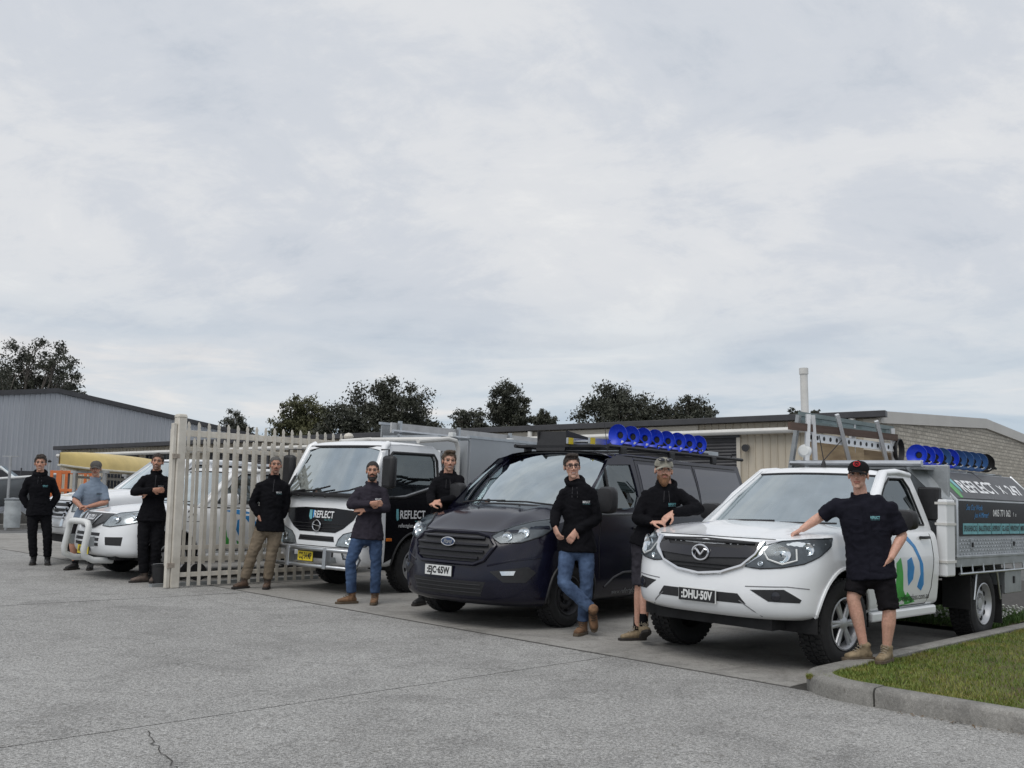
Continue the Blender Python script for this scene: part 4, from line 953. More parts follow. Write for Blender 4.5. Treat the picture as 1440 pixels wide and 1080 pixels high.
    for sg in (1, -1):
        s = MB(); s.box((sg*.945, 3.7, .865), (.035, 2.72, .12)); s.box((sg*.955, 3.7, .905), (.03, 2.72, .03)); s.build('tray_side_rail', ALUD, e, 0, .006)
        s = MB(); s.tube([(sg*.965, 2.40, .735), (sg*.965, 5.0, .735)], .014, 8)
        for i in range(9): s.tube([(sg*.965, 2.45+.31*i, .735), (sg*.955, 2.45+.31*i, .83)], .010, 6)
        s.build('rope_rail', ALU, e)
    s = MB(); s.box((0, 2.33, 1.36), (1.80, .05, 1.0)); s.build('headboard', ALUD, e, 0, .01)
    s = MB(); s.prism([(.56, 1.98, 1.83), (.62, 2.30, 1.84), (.70, 2.34, 1.84), (.92, 2.34, 1.50), (.88, 2.20, 1.50), (.78, 2.16, 1.56)], (.012, 0, 0)); s.box((0, 2.22, 1.82), (1.5, .30, .03)); s.build('cab_guard', ALUD, e, 0)
    s = MB(); s.tube([(-.75, 2.0, 1.86), (.75, 2.0, 1.86)], .035, 8); s.build('guard_bar', ALU, e)
    # toolbox canopy on the kerb side
    prof = [(.16, .90), (.925, .90), (.925, 1.50), (.60, 1.82), (.16, 1.82)]
    s = MB(); s.prism([(x, 2.42, z) for x, z in prof], (0, 2.62, 0)); tb = s.build('toolbox', ALUD, e, 20, .006)
    tbv = bvh_of(s)
    for y in (2.44, 5.0): MB().tube([(.93, y, .92), (.93, y, 1.50), (.605, y, 1.825)], .016, 6).build('toolbox_edge', ALU, tb)
    MB().box((.930, 3.72, 1.01), (.012, 2.5, .19)).build('checker_plate', ALU, tb, 0)
    s = MB()
    for i in range(62):
        for j in range(5):
            y = 2.5+i*.04; z = .935+j*.036; a = rad(45 if (i+j) % 2 else -45); s.box((.9375, y, z), (.004, .026, .006), Matrix.Rotation(a, 3, 'X'))
    ck = s.build('checker_tread', ALU, tb, 0); ck['kind'] = 'stuff'
    for y in (2.80, 4.05):
        q = MB(); q.box((.942, y, 1.04), (.012, .06, .11)); q.build('latch', ALU, tb, 0, .004); MB().box((.952, y, 1.03), (.014, .03, .05)).build('latch_paddle', INK, tb, 0)
    MB().box((.930, 3.72, 1.31), (.012, 2.52, .37)).build('sign_panel', BLACKP, tb, 0)
    nrm = Vector((.32, 0, .325)).normalized(); cpos = Vector((.7625, 3.74, 1.66))+nrm*.006
    Rm = Matrix((nrm.cross(Vector((0, 1, 0))), Vector((0, 1, 0)), nrm)).transposed()
    MB().box(cpos, (.41, 2.52, .012), Rm).build('sign_panel', mat('charcoal_sign', (.022, .023, .026), .35, 0, .2, 5), tb, 0)
    def slope_text(txt, y, k, size, m, **kw):
        t = text_mb(txt, size, **kw); up = Vector((-.325, 0, .32)).normalized()
        t.v = [Vector((.7625, y+p.x, 1.66))+nrm*.0145+up*(k+p.y) for p in t.v]; t.build('lettering', m, tb, 0, recalc=False)
    slope_text('REFLECT', 3.42, -.03, .26, WHITEINK, bold=.006, width=1.05); slope_text('✕', 4.18, -.05, .2, WHITEINK, bold=.004) if False else slope_text('X', 4.14, -.04, .19, WHITEINK, bold=.004); slope_text('247', 4.55, -.04, .22, WHITEINK, bold=.006, width=.42)
    slope_text('G  L  A  S  S', 3.55, -.18, .05, GREYV)
    def sp(poly, m, nm='sign_artwork'):
        up = Vector((-.325, 0, .32)).normalized(); MB().prism([Vector((.7625, y, 1.66))+nrm*.0125+up*k for y, k in poly], nrm*.002).build(nm, m, tb, 0)
    sp([(2.62, .17), (2.72, .17), (2.74, -.10), (2.66, -.2), (2.60, -.2)], GREENV); sp([(2.74, .14), (2.84, .16), (2.86, -.05), (2.80, -.12)], TEALV)
    def side_text(txt, y, z, size, m, **kw):
        t = text_mb(txt, size, **kw); t.v = [Vector((.9385, y+p.x, z+p.y)) for p in t.v]; t.build('lettering', m, tb, 0, recalc=False)
    side_text('See Our Work', 2.90, 1.425, .085, BLUEV, shear=.3, width=.46); side_text('Just A Mirror!', 3.10, 1.345, .08, BLUEV, shear=.3, width=.42); side_text('0405 771 062', 3.72, 1.37, .105, WHITEINK, bold=.002, width=.55); side_text('f', 4.09, 1.36, .07, WHITEINK); side_text('o', 4.17, 1.36, .07, WHITEINK)
    x0 = 2.58
    for wname, wd in (('SPLASHBACKS', .40), ('BALUSTRADE', .38), ('SHOPFRONT', .28), ('GLASS', .24), ('WINDOWS', .32), ('MIRRORS', .3)):
        MB().box((.9375, x0+wd/2, 1.20), (.003, wd, .115)).build('teal_strip', TEALV, tb, 0)
        t = text_mb(wname, .085, .002, width=wd*.9); t.v = [Vector((.9405, x0+wd/2+p.x, 1.20+p.y)) for p in t.v]; t.build('lettering', INK, tb, 0, recalc=False); x0 += wd+.02
    MB().box((.935, 2.125, 1.11), (.11, .22, .78)).build('white_tube_box', WHITE, e, 0, .015)
    for z in (.87, 1.25, 1.46): MB().box((.935, 2.125, z), (.125, .235, .025)).build('tube_box_strap', PIPE, e, 0)
    MB().box((.80, 2.06, 1.45), (.22, .10, .34)).build('water_tank', PLASTIC, e, 0, .02)
    # mudguards and under-tray box
    for sg in (1, -1):
        s = MB(); s.box((sg*.80, 2.74, .55), (.30, .02, .40)); s.build('mudguard_front', DARK, e, 0); MB().tube([(sg*.94, 2.93, .74), (sg*.94, 2.85, .45)], .012, 6).build('mudguard_stay', ALU, e); MB().tube([(sg*.94, 3.52, .74), (sg*.94, 3.62, .42)], .012, 6).build('mudguard_stay', ALU, e)
        MB().box((sg*.80, 3.66, .36), (.28, .02, .42)).build('mud_flap', DARK, e, 0)
    q = MB(); q.box((.78, 4.02, .60), (.34, .52, .26)); q = q.build('under_tray_box', ALUD, e, 0, .01); MB().box((.955, 4.02, .62), (.012, .04, .08)).build('latch', INK, q, 0)
    # ---- glass rack leaning along the far side of the tray
    RACKM = mat('bright_aluminium_rack', (.66, .67, .68), .5, .35, .1, 8); rk = empty('rack_frame'); rk.parent = e
    for y0_, y1_, x_ in ((2.72, 3.10, -.555), (3.76, 4.14, -.555)): MB().tube([(x_, y0_, 2.47), (x_, y1_, 1.80)], .032, 4).build('rack_upright', RACKM, rk, 0)
    for y0_, y1_, x_ in ((2.16, 2.34, -.57), (2.06, 1.98, -.57), (4.36, 4.48, -.62), (3.42, 3.42, -.70)): MB().tube([(x_, y0_, 2.42), (x_, y1_, .96)], .034, 4).build('rack_upright', RACKM, rk, 0)
    s = MB(); s.box((-.78, 2.0, 1.62), (.045, .05, 1.60), Matrix.Rotation(rad(9), 3, 'Y')); s.build('rack_upright', ALUD, rk, 0)
    for z, x in ((2.43, -.68), (2.33, -.665)): MB().box((x, 3.28, z), (.03, 2.45, .05)).build('rack_rail', mat('green_grey_rail', (.20, .25, .25), .5, .3), rk, 0)
    MB().box((-.685, 3.28, 2.38), (.01, 2.40, .09)).build('rack_infill', mat('green_glass_sheet', (.16, .22, .22), .2, 0), rk, 0)
    MB().box((-.60, 3.24, 2.165), (.02, 2.32, .10)).build('punched_rail', WHITE, rk, 0)
    for i in range(15): MB().cyl((-.589, 2.16+i*.155, 2.165), (-.586, 2.16+i*.155, 2.165), .026, n=12).build('punched_hole', INK, rk, 0)
    MB().box((0, 3.3, .93), (1.7, 2.5, .04)).build('rack_base', ALUD, rk, 0)
    s = MB(); s.box((-.60, 2.9, 1.885), (1.0, 1.9, .03)); 
    MB().tube([(-.75, 1.98, 1.87), (-.72, 4.4, 1.87)], .02, 6).build('rack_rail', ALU, rk)
    c_ = Vector((-.60, 2.04, 2.0)); MB().lathe([(0, .05), (.05, .045), (.075, .02), (.075, -.03), (.04, -.06), (0, -.06)], c_, (.3, -1, 0), 20).build('work_lamp', PLATEW, rk); MB().tube([c_, c_-Vector((0, 0, .2))], .015, 6).build('lamp_stem', ALU, rk)
    M_ = e.matrix_world
    def onu(n_, lab, cat, mb, m, smooth=0, bevel=0, group=None):
        o = mb.build(n_, m, None, smooth, bevel); o.matrix_world = M_; tag(o, lab, cat, group); return o
    ply = mat('weathered_plywood', (.47, .36, .22), .75, 0, .45, 3.5, vscale=(1, .35, 2.2), bump=.2, dirt=(.27, .18, .10))
    R_ = Matrix.Rotation(rad(-6), 3, 'Y')
    onu('plywood_sheet', 'weathered plywood sheet leaning in the ute rack nearest the cab', 'plywood', MB().box((-.62, 2.94, 1.52), (.018, 1.42, 1.24), R_), ply)
    onu('plywood_sheet', 'darker plywood sheet leaning in the ute rack behind the first sheet', 'plywood', MB().box((-.625, 4.06, 1.50), (.018, .78, 1.22), R_), mat('darker_plywood', (.33, .24, .14), .75, 0, .4, 4, vscale=(1, .3, 2.5), dirt=(.18, .12, .07)))
    onu('timber_plank', 'long brown timber plank tied along the top of the ute rack', 'plank', MB().box((-.575, 3.02, 2.28), (.03, 2.75, .085), Matrix.Rotation(rad(0.8), 3, 'X')), mat('brown_timber', (.10, .065, .05), .8, 0, .35, 6, vscale=(1, .15, 3)))
    hs = MB()
    for k in range(5): hs.tube([(-.60+.012*k, 4.44+math.cos(a)*(.09+.006*k), 2.13+math.sin(a)*(.13+.006*k)) for a in [math.tau*i/20 for i in range(20)]], .010, 6, closed=True)
    onu('rope_coil', 'coil of black rope hanging on the rear end of the ute rack', 'rope', hs, PLASTIC, 40)
    onu('tie_down_strap', 'black strap draped over the sloping sign panel of the ute toolbox', 'strap', MB().tube([(.50, 3.74, 1.84), (.602, 3.76, 1.832), (.68, 3.80, 1.755), (.765, 3.88, 1.672)], [(.004, .02)]*4, 6, up=(1, 0, 1)), INK, 40)
    return e
UTE = flat_ute()
CUPB = mat('blue_rubber', (.010, .050, .62), .38, 0, .15, 8)
CUPF = mat('faded_blue_rubber', (.045, .13, .33), .5, 0, .25, 8)
CUPK = mat('black_rubber_cup', (.012, .012, .013), .5, 0, .2, 8)
def make_cup(m, r):
    e = empty('suction_cup'); a = (0, -1, 0)
    MB().lathe([(r*.30, .035), (r*.36, .05), (r*.60, .058), (r*.88, .085), (r, .10), (r*1.0, .092), (r*.86, .066), (r*.58, .036), (r*.34, .018), (r*.26, -.02), (r*.20, -.03), (0, -.03)], (0, 0, 0), a, 32).build('cup', m, e, 40)
    MB().lathe([(0, .03), (r*.28, .03), (r*.29, .036)], (0, 0, 0), a, 24).build('core', INK, e)
    MB().lathe([(r*.22, -.02), (r*.30, -.03), (r*.30, -.07), (r*.18, -.10), (0, -.10)], (0, 0, 0), a, 20).build('pump_body', PLASTIC, e, 40)
    MB().tube([(-.05, .03, -.03), (-.06, .10, -.06), (.06, .10, -.06), (.05, .03, -.03)], .013, 8).build('handle', PLASTIC, e)
    MB().box((r*.42, -.075, -r*.62), (.04, .004, .03), Matrix.Rotation(.3, 3, 'Y')).build('maker_tag', PLATEW, e, 0)
    return e
ORD = ['first', 'second', 'third', 'fourth', 'fifth', 'sixth', 'seventh', 'eighth', 'ninth', 'tenth']
KIND = {'blue_rubber': 'bright blue', 'faded_blue_rubber': 'faded pale blue', 'black_rubber_cup': 'black'}
def place_cups(M_, spots, label, group, cat='suction cup'):
    protos = {}
    for i, (x, y, z, m, r) in enumerate(spots):
        k = (m.name, r)
        if k not in protos: o = protos[k] = make_cup(m, r)
        else: o = copy_tree(protos[k])
        o.matrix_world = M_ @ Matrix.Translation((x, y, z)); tag(o, ORD[i]+' '+label.format(KIND[m.name]), cat, group)
ms = [CUPB, CUPB, CUPB, CUPF, CUPB, CUPF, CUPF, CUPF, CUPF, CUPK]
place_cups(UTE.matrix_world, [(.50, 2.56+.222*i, 1.975, m, .115) for i, m in enumerate(ms)],
           '{} suction cup counted from the cab on the flatbed ute toolbox', 'cups on the ute toolbox')
s = MB(); s.tube([(.50, 2.46, 1.835), (.50, 4.78, 1.835)], .016, 8)
for y in (2.5, 3.6, 4.7): s.box((.50, y, 1.83), (.2, .04, .02))
s.build('cup_rail', ALUD, UTE)

# ------------------------------------------------------------------ low white ute with bull bar loop, behind the gate
def gate_ute():
    c = dict(paint=WHITE, yr=2.62, cowl=.40, crown=.05, ridge=.0, wz=.33, wR=.33, rim=.205, wb=3.05, track=1.55, arch=.41, belt=1.07, rz=1.63, xt=.65, wst=1.05, rend=2.40, rcrown=.045,
             zr=(.84, 1.0), rise=lambda y: .12*sm(y, -.7, .35),
             lev=[(.32, .78, .76, .52, 2.6), (.37, .88, .85, .56, 2.6), (.48, .905, .89, .62, 2.6), (.60, .915, .885, .62, 2.5), (.72, .92, .86, .62, 2.5), (.82, .915, .83, .62, 2.4), (.90, .90, .78, .62, 2.3), (.945, .86, .72, .6, 2.2)],
             sides=[([(.36, 1.05), (1.0, 1.60), (1.14, 1.63), (1.42, 1.63), (1.50, 1.05)], [(.66, 1.11), (1.04, 1.47), (1.16, 1.555), (1.36, 1.56), (1.44, 1.11)]), ([(1.503, 1.05), (1.425, 1.63), (2.25, 1.63), (2.40, 1.58), (2.62, 1.05)], [(1.57, 1.11), (1.50, 1.56), (2.12, 1.56), (2.25, 1.48), (2.42, 1.11)])],
             mx=1.04, my=.80, mz=1.17, mmat=WHITE, wst_f='steel', wst_r='steel', rmat=STEEL, door=[(.66, 1.04), (.58, .8), (.60, .42), (1.50, .40), (1.52, 1.04)], handle=(1.40, .96), hmat=WHITE, sill=.33)
    e, sh, bv, xm = pickup('bull_bar_ute', 'low white ute with white nudge bar loop and yellow plate parked behind the palisade fence', (-5.5, 15.1, 44.5), c)
    gp = [(-.47, .925), (0, .93), (.47, .925), (.40, .80), (.20, .725), (0, .71), (-.20, .725), (-.40, .80)]
    gr = patch(bv, gp, 'y', .004, .04, res=.06).build('grille', mat('grey_mesh_grille', (.06, .062, .066), .4, .4, .3, 40), e, 40)
    strip(bv, gp[3:], 'y', .012, .008).build('grille_surround', GLOSSBLK, gr)
    for sg in (1, -1): strip(bv, [(sg*.12, .74), (sg*.24, .90)], 'y', .012, .012).build('grille_bar', CHROME, gr)
    decal_text(bv, 'ISUZU', 0, .85, .085, 'y', CHROME, gr, .02, bold=.004, width=.26)
    lamp_unit(e, bv, [(.40, -.83, .755), (.50, -.80, .89), (.62, -.72, .935), (.80, -.50, .965), (.88, -.28, .985), (.90, -.27, .90), (.885, -.42, .84), (.74, -.65, .78), (.55, -.78, .745)], [(.62, -.74, .845, .07), (.78, -.55, .885, .06)], housing=LAMPW)
    for sg in (1, -1): patch(bv, [(sg*phi(.52, -.85), .60), (sg*phi(.75, -.68), .61), (sg*phi(.74, -.69), .49), (sg*phi(.54, -.84), .49)], 'p', .003, .03).build('fog_light_recess', PLASTIC, e, 40)
    for z in (.63, .56, .49): patch(bv, [(-.38, z+.022), (.38, z+.022), (.38, z-.022), (-.38, z-.022)], 'y', .003, .02, res=.08).build('bumper_slot', PLASTIC, e, 40)
    number_plate(e, bv, 'AH·00K', -.02, .40, .37, .12, PLATEY, INK, INK, .03)
    y0 = -1.02
    bar = MB(); bar.tube([(-.34, -.62, .26), (-.34, -.90, .27), (-.34, y0-.01, .33), (-.34, y0-.02, .42), (-.34, y0+.02, .66), (-.33, y0+.03, .74), (-.28, y0+.03, .79), (-.18, y0+.03, .80), (.18, y0+.03, .80), (.28, y0+.03, .79), (.33, y0+.03, .74), (.34, y0+.02, .66), (.34, y0-.02, .42), (.34, y0-.01, .33), (.34, -.90, .27), (.34, -.62, .26)], .045, 12)
    bar.build('nudge_bar', mat('white_powdercoat_bar', (.66, .67, .66), .4, 0, .08, 6), e, 60)
    for x in (-.34, .34): MB().box((x, y0+.07, .53), (.03, .09, .14)).build('nudge_bar_bracket', ALUD, e, 0)
    for poly, m in (([(.80, 1.0), (1.02, 1.02), (1.22, .98), (1.34, .80), (1.30, .60), (1.20, .58), (1.22, .80), (1.10, .93)], BLUEV), ([(1.0, .86), (1.08, .90), (1.10, .74), (1.04, .62), (.98, .72)], BLUEV), ([(.70, .76), (.80, .80), (.84, .62), (.98, .46), (.80, .46), (.72, .56)], GREENV), ([(1.0, .56), (1.22, .47), (1.04, .46)], GREENV)):
        patch(bv, poly, 'x', .0025, .002, 1, .08).build('door_artwork', m, e, 40)
    decal_text(bv, 'www.reflectglass.com.au', 1.0, .435, .07, 'x', INK, e, .0055, width=.75)
    decal_text(bv, '24', .27, .94, .14, 'x', INK, e, .0055, bold=.004); 
    strip(bv, [(.18, .84), (.40, .84)], 'x', .004, .001).build('decal_line', INK, e)
    # tub behind the cab
    s = MB()
    for sg in (1, -1): s.box((sg*.86, 3.45, .80), (.06, 1.55, .52))
    s.box((0, 4.2, .80), (1.66, .06, .52)); s.box((0, 3.45, .62), (1.66, 1.5, .05)); s.build('tub', WHITE, e, 0, .02)
    for y in (.95, 1.85): MB().tube([(-.6, y+.3, 1.73), (.6, y+.3, 1.73)], .02, 8).build('roof_bar', ALU, e)
    return e
gate_ute()
def tall_ute():
    c = dict(paint=WHITE, yr=2.65, cowl=.42, crown=.05, ridge=.012, rx=.5, wz=.385, wR=.385, rim=.222, wb=3.1, track=1.58, arch=.47, belt=1.20, rz=1.80, xt=.67, wst=1.12, rend=2.45, rcrown=.045,
             zr=(.95, 1.12), rise=lambda y: .10*sm(y, -.75, .3),
             lev=[(.48, .80, .82, .45, 3.0), (.52, .89, .88, .5, 3.0), (.62, .91, .92, .5, 3.0), (.74, .92, .91, .5, 3.0), (.86, .925, .89, .5, 2.9), (.98, .92, .865, .5, 2.8), (1.06, .90, .82, .5, 2.6), (1.10, .86, .78, .5, 2.5)],
             sides=[([(.38, 1.18), (1.05, 1.77), (1.2, 1.80), (1.52, 1.80), (1.55, 1.18)], [(.70, 1.25), (1.10, 1.63), (1.22, 1.71), (1.45, 1.72), (1.48, 1.25)]), ([(1.553, 1.18), (1.525, 1.80), (2.3, 1.80), (2.45, 1.75), (2.65, 1.18)], [(1.62, 1.25), (1.60, 1.72), (2.2, 1.72), (2.32, 1.6), (2.45, 1.25)])],
             mx=1.06, my=.86, mz=1.30, wst_f='alloy', wst_r='alloy', rmat=STEEL, door=[(.66, 1.15), (.60, .85), (.62, .52), (1.5, .50), (1.55, 1.15)], handle=(1.42, 1.08), sill=.45)
    e, sh, bv, xm = pickup('tall_ute', 'taller silver white ute with chrome slatted grille parked furthest from the truck', (-7.0, 17.35, 45), c)
    gp = [(-.52, 1.04), (.52, 1.04), (.46, .74), (-.46, .74)]
    gr = patch(bv, gp, 'y', .004, .04, res=.08).build('grille', PLASTIC, e, 40)
    for z in (1.0, .915, .83, .755): strip(bv, [(-.5, z), (.5, z)], 'y', .022, .012, flat=.7).build('grille_slat', CHROME, gr)
    for sg in (1, -1): patch(bv, [(sg*.50, 1.05), (sg*.60, 1.05), (sg*.44, .62), (sg*.36, .62)], 'y', .014, .02, res=.08).build('grille_frame', CHROME, e, 40)
    h, n = prj(bv, 'y', 1, 0, .9); MB().tube([(math.cos(a)*.09, h.y-.03, .9+math.sin(a)*.06) for a in [math.tau*i/24 for i in range(24)]], .011, 8, closed=True).build('emblem', CHROME, gr)
    lamp_unit(e, bv, [(.60, -.83, .86), (.61, -.82, 1.03), (.80, -.62, 1.07), (.905, -.38, 1.085), (.915, -.38, .96), (.84, -.62, .88)], [(.72, -.73, .96, .06), (.85, -.55, .99, .05)], housing=LAMPW)
    patch(bv, [(-.72, .60), (.72, .60), (.66, .50), (-.66, .50)], 'y', .003, .03, res=.08).build('lower_bumper', PLASTIC, e, 40)
    for sg in (1, -1): patch(bv, [(sg*phi(.62, -.86), .68), (sg*phi(.80, -.72), .69), (sg*phi(.78, -.74), .58), (sg*phi(.64, -.85), .58)], 'p', .003, .03).build('fog_light_recess', PLASTIC, e, 40)
    s = MB()
    for sg in (1, -1): s.box((sg*.88, 3.5, .95), (.06, 1.6, .5))
    s.box((0, 4.28, .95), (1.7, .06, .5)); s.build('tub', WHITE, e, 0, .02)
    return e
tall_ute()

# ------------------------------------------------------------------ dark navy panel van
def van():
    e = empty('panel_van', mat=vmat(-.104, 11.488, 38)); tag(e, 'dark navy panel van with black roof rack and chrome oval badge', 'van')
    rise = lambda y: .255*max(0, min(1, (y+.82)/1.15))
    A = [(0, .34, .42), (3.3, .34, .42)]
    sh = Shell([(.24, .84, .80, .62, 2.5), (.29, .93, .93, .70, 2.45), (.42, .965, .985, .76, 2.4), (.56, .975, .985, .78, 2.4), (.69, .985, .965, .78, 2.4), (.81, .99, .94, .78, 2.35), (.915, .985, .89, .76, 2.3), (.985, .96, .82, .72, 2.2)], 4.35, rise, (.76, .985), arches=A, ns=64)
    hood = sh.hood(.16, .115, .014, .5); bv = bvh_of(sh.mb, hood); sh.mb.build('body', NAVY, e, 50); hood.build('bonnet', NAVY, e, 50); arches(e, sh, bv, A, PLASTIC)
    W_ = sh.top[-1].x; zb = 1.24; zt = 1.90; xt = .80
    xm = lambda y, z: W_+(xt-W_)*max(0, (z-zb)/(zt-zb))**1.5
    for sg in (1, -1):
        m, gl = frame_ring([(.10, 1.21), (.86, 1.84), (1.08, 1.895), (1.44, 1.90), (1.45, 1.23)], [(.34, 1.30), (.42, 1.50), (.82, 1.775), (1.34, 1.80), (1.38, 1.42), (1.30, 1.30), (1.06, 1.265)], xm, sg)
        d = m.build('door_frame', NAVY, e, 40); gl.build('side_window', SIDEG, d, 0)
        MB().tube([(sg*(xm(.74, 1.28)+.001), .74, 1.28), (sg*(xm(.74, 1.73)+.001), .74, 1.73)], .016, 6).build('window_divider', PLASTIC, d)
        rows = []
        for i in range(13):
            z = 1.225+(1.895-1.225)*i/12; rows.append([Vector((sg*xm(0, max(z, zb)), y, z)) for y in [1.452+(4.35-1.452)*k/20 for k in range(21)]])
        up = MB().grid(rows); up.build('side_panel', NAVY, e, 50); ub = bvh_of(up)
        for y0, y1 in ((1.52, 2.86), (2.98, 4.22)): patch(ub, [(y0, 1.33), (y0-.01, 1.81), (y1, 1.80), (y1+.08, 1.33)], 'x', .005, .004, sg, .15).build('painted_window_panel', mat('navy_gloss_panel', (.018, .020, .036), .18, .1, .15, 3, coat=.8), e, 50)
        strip(ub, [(1.46, 1.86), (4.2, 1.845)], 'x', .007, 0, sg).build('slide_rail', PLASTIC, e); strip(ub, [(2.92, 1.85), (2.95, 1.25)], 'x', .005, 0, sg).build('door_gap', DARK, e)
        strip(bv, [(1.45, 1.18), (1.44, .70), (1.40, .34)], 'x', .005, 0, sg).build('door_gap', DARK, e); strip(bv, [(.50, 1.16), (.45, .9), (.50, .5)], 'x', .005, 0, sg).build('door_gap', DARK, e)
        strip(bv, [(.35, 1.205), (1.40, 1.215)], 'x', .012, .004, sg).build('belt_strip', mat('satin_strip', (.20, .21, .22), .35, .6), e)
        strip(bv, [(.62, .40), (.80, .50), (1.0, .55), (2.7, .55)], 'x', .012, .002, sg).build('side_moulding', mat('satin_black_moulding', (.05, .05, .055), .35, 0), e)
        h0, _ = prj(bv, 'x', sg, 1.28, 1.05); MB().tube([h0+Vector((sg*.005, -.1, 0)), h0+Vector((sg*.03, -.06, 0)), h0+Vector((sg*.03, .06, 0)), h0+Vector((sg*.005, .1, 0))], .014, 8).build('door_handle', PLASTIC, e)
        mirror(e, 1.10, .42, 1.37, .24, .13, .30, sg, PLASTIC, (.93, .40, 1.24))
    decal_text(bv, 'www.reflectglass.com.au', 1.2, .335, .085, 'x', GREYV, e, .0055, width=.80)
    # windscreen
    rows = []
    for j in range(11):
        v = j/10; r = []
        for i in range(17):
            u = i/8-1; xw = .895+(.752-.895)*v; yb = .06+.36*abs(u)**2.2; ytp = .99+.12*abs(u)**2.2; y = yb+(ytp-yb)*v; z = (1.29-.045*abs(u)**2)+(1.928-.035*u*u-1.29+.045*u*u)*v; r.append(Vector((u*xw, y-.04*math.sin(math.pi*v), z+.025*math.sin(math.pi*v))))
        rows.append(r)
    MB().grid(rows).build('windscreen', SCREEN, e, 60)
    MB().tube(rows[-1], .014, 6).build('windscreen_seal', PLASTIC, e); MB().tube([p+Vector((0, -.03, -.02)) for p in rows[0]], (.03), 8).build('cowl', PLASTIC, e)
    for sg in (1, -1): MB().tube([(sg*.93, .25, 1.20)]+[Vector((sg*(abs(r[0].x)+.012), r[0].y+.02, r[0].z)) for r in rows]+[(sg*.775, 1.3, 1.905), (sg*.79, 2.2, 1.90)], [(.020, .032)]*14, 10).build('a_pillar', NAVY, e, 60)
    roof = roof_mb(.97, 4.33, .795, .79, 1.885, 1.86, .085); roof.build('roof', NAVY, e, 50)
    panel((-.97, 4.36, .3), (.97, 4.36, .3), (.80, 4.32, 1.90), (-.80, 4.32, 1.90), 4, 6).build('rear_doors', NAVY, e, 40)
    MB().box((0, 2.2, 1.18), (1.86, 3.9, .04)).build('cabin_sill', INTER, e, 0); MB().box((0, 1.75, 1.55), (1.6, .04, .7)).build('bulkhead', INTER, e, 0)
    MB().box((0, 1.9, .34), (1.5, 4.0, .2)).build('chassis', DARK, e, 0); MB().box((0, -.25, .32), (1.0, .7, .14)).build('under_tray', DARK, e, 0)
    MB().tube([(-.82, .62, 1.22), (0, .52, 1.27), (.82, .62, 1.22)], [(.05, .22)]*3, 10).build('dashboard', INTER, e); seats(e, 1.18, 1.1, (-.48, .0, .48), 1.66); steering(e, -.45, .86, 1.30)
    s = MB(); s.box((.05, .40, 1.315), (.36, .22, .012), Matrix.Rotation(.12, 3, 'Z')); s.build('paper_sheet', PLATEW, e, 0); MB().box((-.42, .43, 1.31), (.22, .16, .03)).build('folded_vest', mat('hi_vis_green', (.35, .5, .35), .7), e, 0, .01)
    MB().tube([(-.75, .14, 1.285), (-.4, .02, 1.315), (.02, -.03, 1.325)], .010, 6).build('wiper', PLASTIC, e); MB().tube([(-.1, -.03, 1.315), (.30, .0, 1.32), (.62, .11, 1.295)], .010, 6).build('wiper', PLASTIC, e)
    for x in (-.3, .3): MB().cyl((x, -.12, 1.265), (x, -.12, 1.285), .013, .008, 8).build('washer_jet', PLASTIC, e)
    # face
    gp = [(-.46, .945), (-.30, .975), (.30, .975), (.46, .945), (.55, .86), (.46, .71), (.36, .665), (-.36, .665), (-.46, .71), (-.55, .86)]
    gr = patch(bv, gp, 'y', .005, .05, res=.06).build('grille', PLASTIC, e, 40)
    strip(bv, gp, 'y', .022, .012, closed=True).build('grille_surround', NAVY, gr)
    for z, x in ((.92, .42), (.855, .48), (.79, .45), (.725, .40)): strip(bv, [(-x, z), (x, z)], 'y', .014, .022, flat=1.4).build('grille_slat', mat('satin_slat', (.035, .035, .042), .35, .2), gr)
    h, _ = prj(bv, 'y', 1, 0, .88); cy = h.y-.045
    bd = MB().lathe([(.0, .012), (.6, .012), (.92, .008), (1, 0)], (0, 0, 0), (0, -1, 0), 32); bd.v = [Vector((p.x*.092, cy+p.y, .88+p.z*.042)) for p in bd.v]; bd.build('badge', mat('badge_blue', (.05, .08, .16), .25, .3), gr)
    MB().tube([(math.cos(a)*.092, cy-.002, .88+math.sin(a)*.042) for a in [math.tau*i/28 for i in range(28)]], .007, 8, closed=True).build('badge_ring', CHROME, gr)
    t = text_mb('Ford', .062, .002, .35, .9, .125); t.v = [Vector((p.x, cy-.0135, .88+p.y)) for p in t.v]; t.build('badge_script', CHROME, gr, 0, recalc=False)
    strip(bv, [(-.52, .995), (0, 1.0), (.52, .995)], 'y', .005, 0).build('bonnet_gap', DARK, e)
    lamp_unit(e, bv, [(.50, -.86, .95), (.58, -.81, 1.0), (.72, -.68, 1.06), (.86, -.46, 1.115), (.93, -.24, 1.145), (.93, -.34, 1.06), (.90, -.48, .98), (.78, -.68, .905), (.60, -.82, .885)], [(.655, -.76, .955, .056), (.775, -.63, 1.0, .062)])
    for sg in (1, -1):
        fg = patch(bv, [(sg*phi(.55, -.92), .60), (sg*phi(.86, -.66), .66), (sg*phi(.90, -.58), .60), (sg*phi(.84, -.68), .50), (sg*phi(.68, -.85), .495)], 'p', .004, .03).build('fog_light_recess', PLASTIC, e, 40)
        patch(bv, [(sg*phi(.65, -.87), .605), (sg*phi(.78, -.77), .615), (sg*phi(.76, -.78), .57), (sg*phi(.67, -.86), .565)], 'p', .012, .01).build('fog_light', REFLEC, fg, 40)
        strip(bv, [(sg*phi(.52, -.93), .655), (sg*phi(.75, -.80), .72), (sg*phi(.93, -.52), .76)], 'p', .012, -.004).build('bumper_crease', NAVY, e)
    it = patch(bv, [(-.50, .49), (.50, .49), (.44, .34), (-.44, .34)], 'y', .004, .03, res=.07).build('lower_intake', PLASTIC, e, 40)
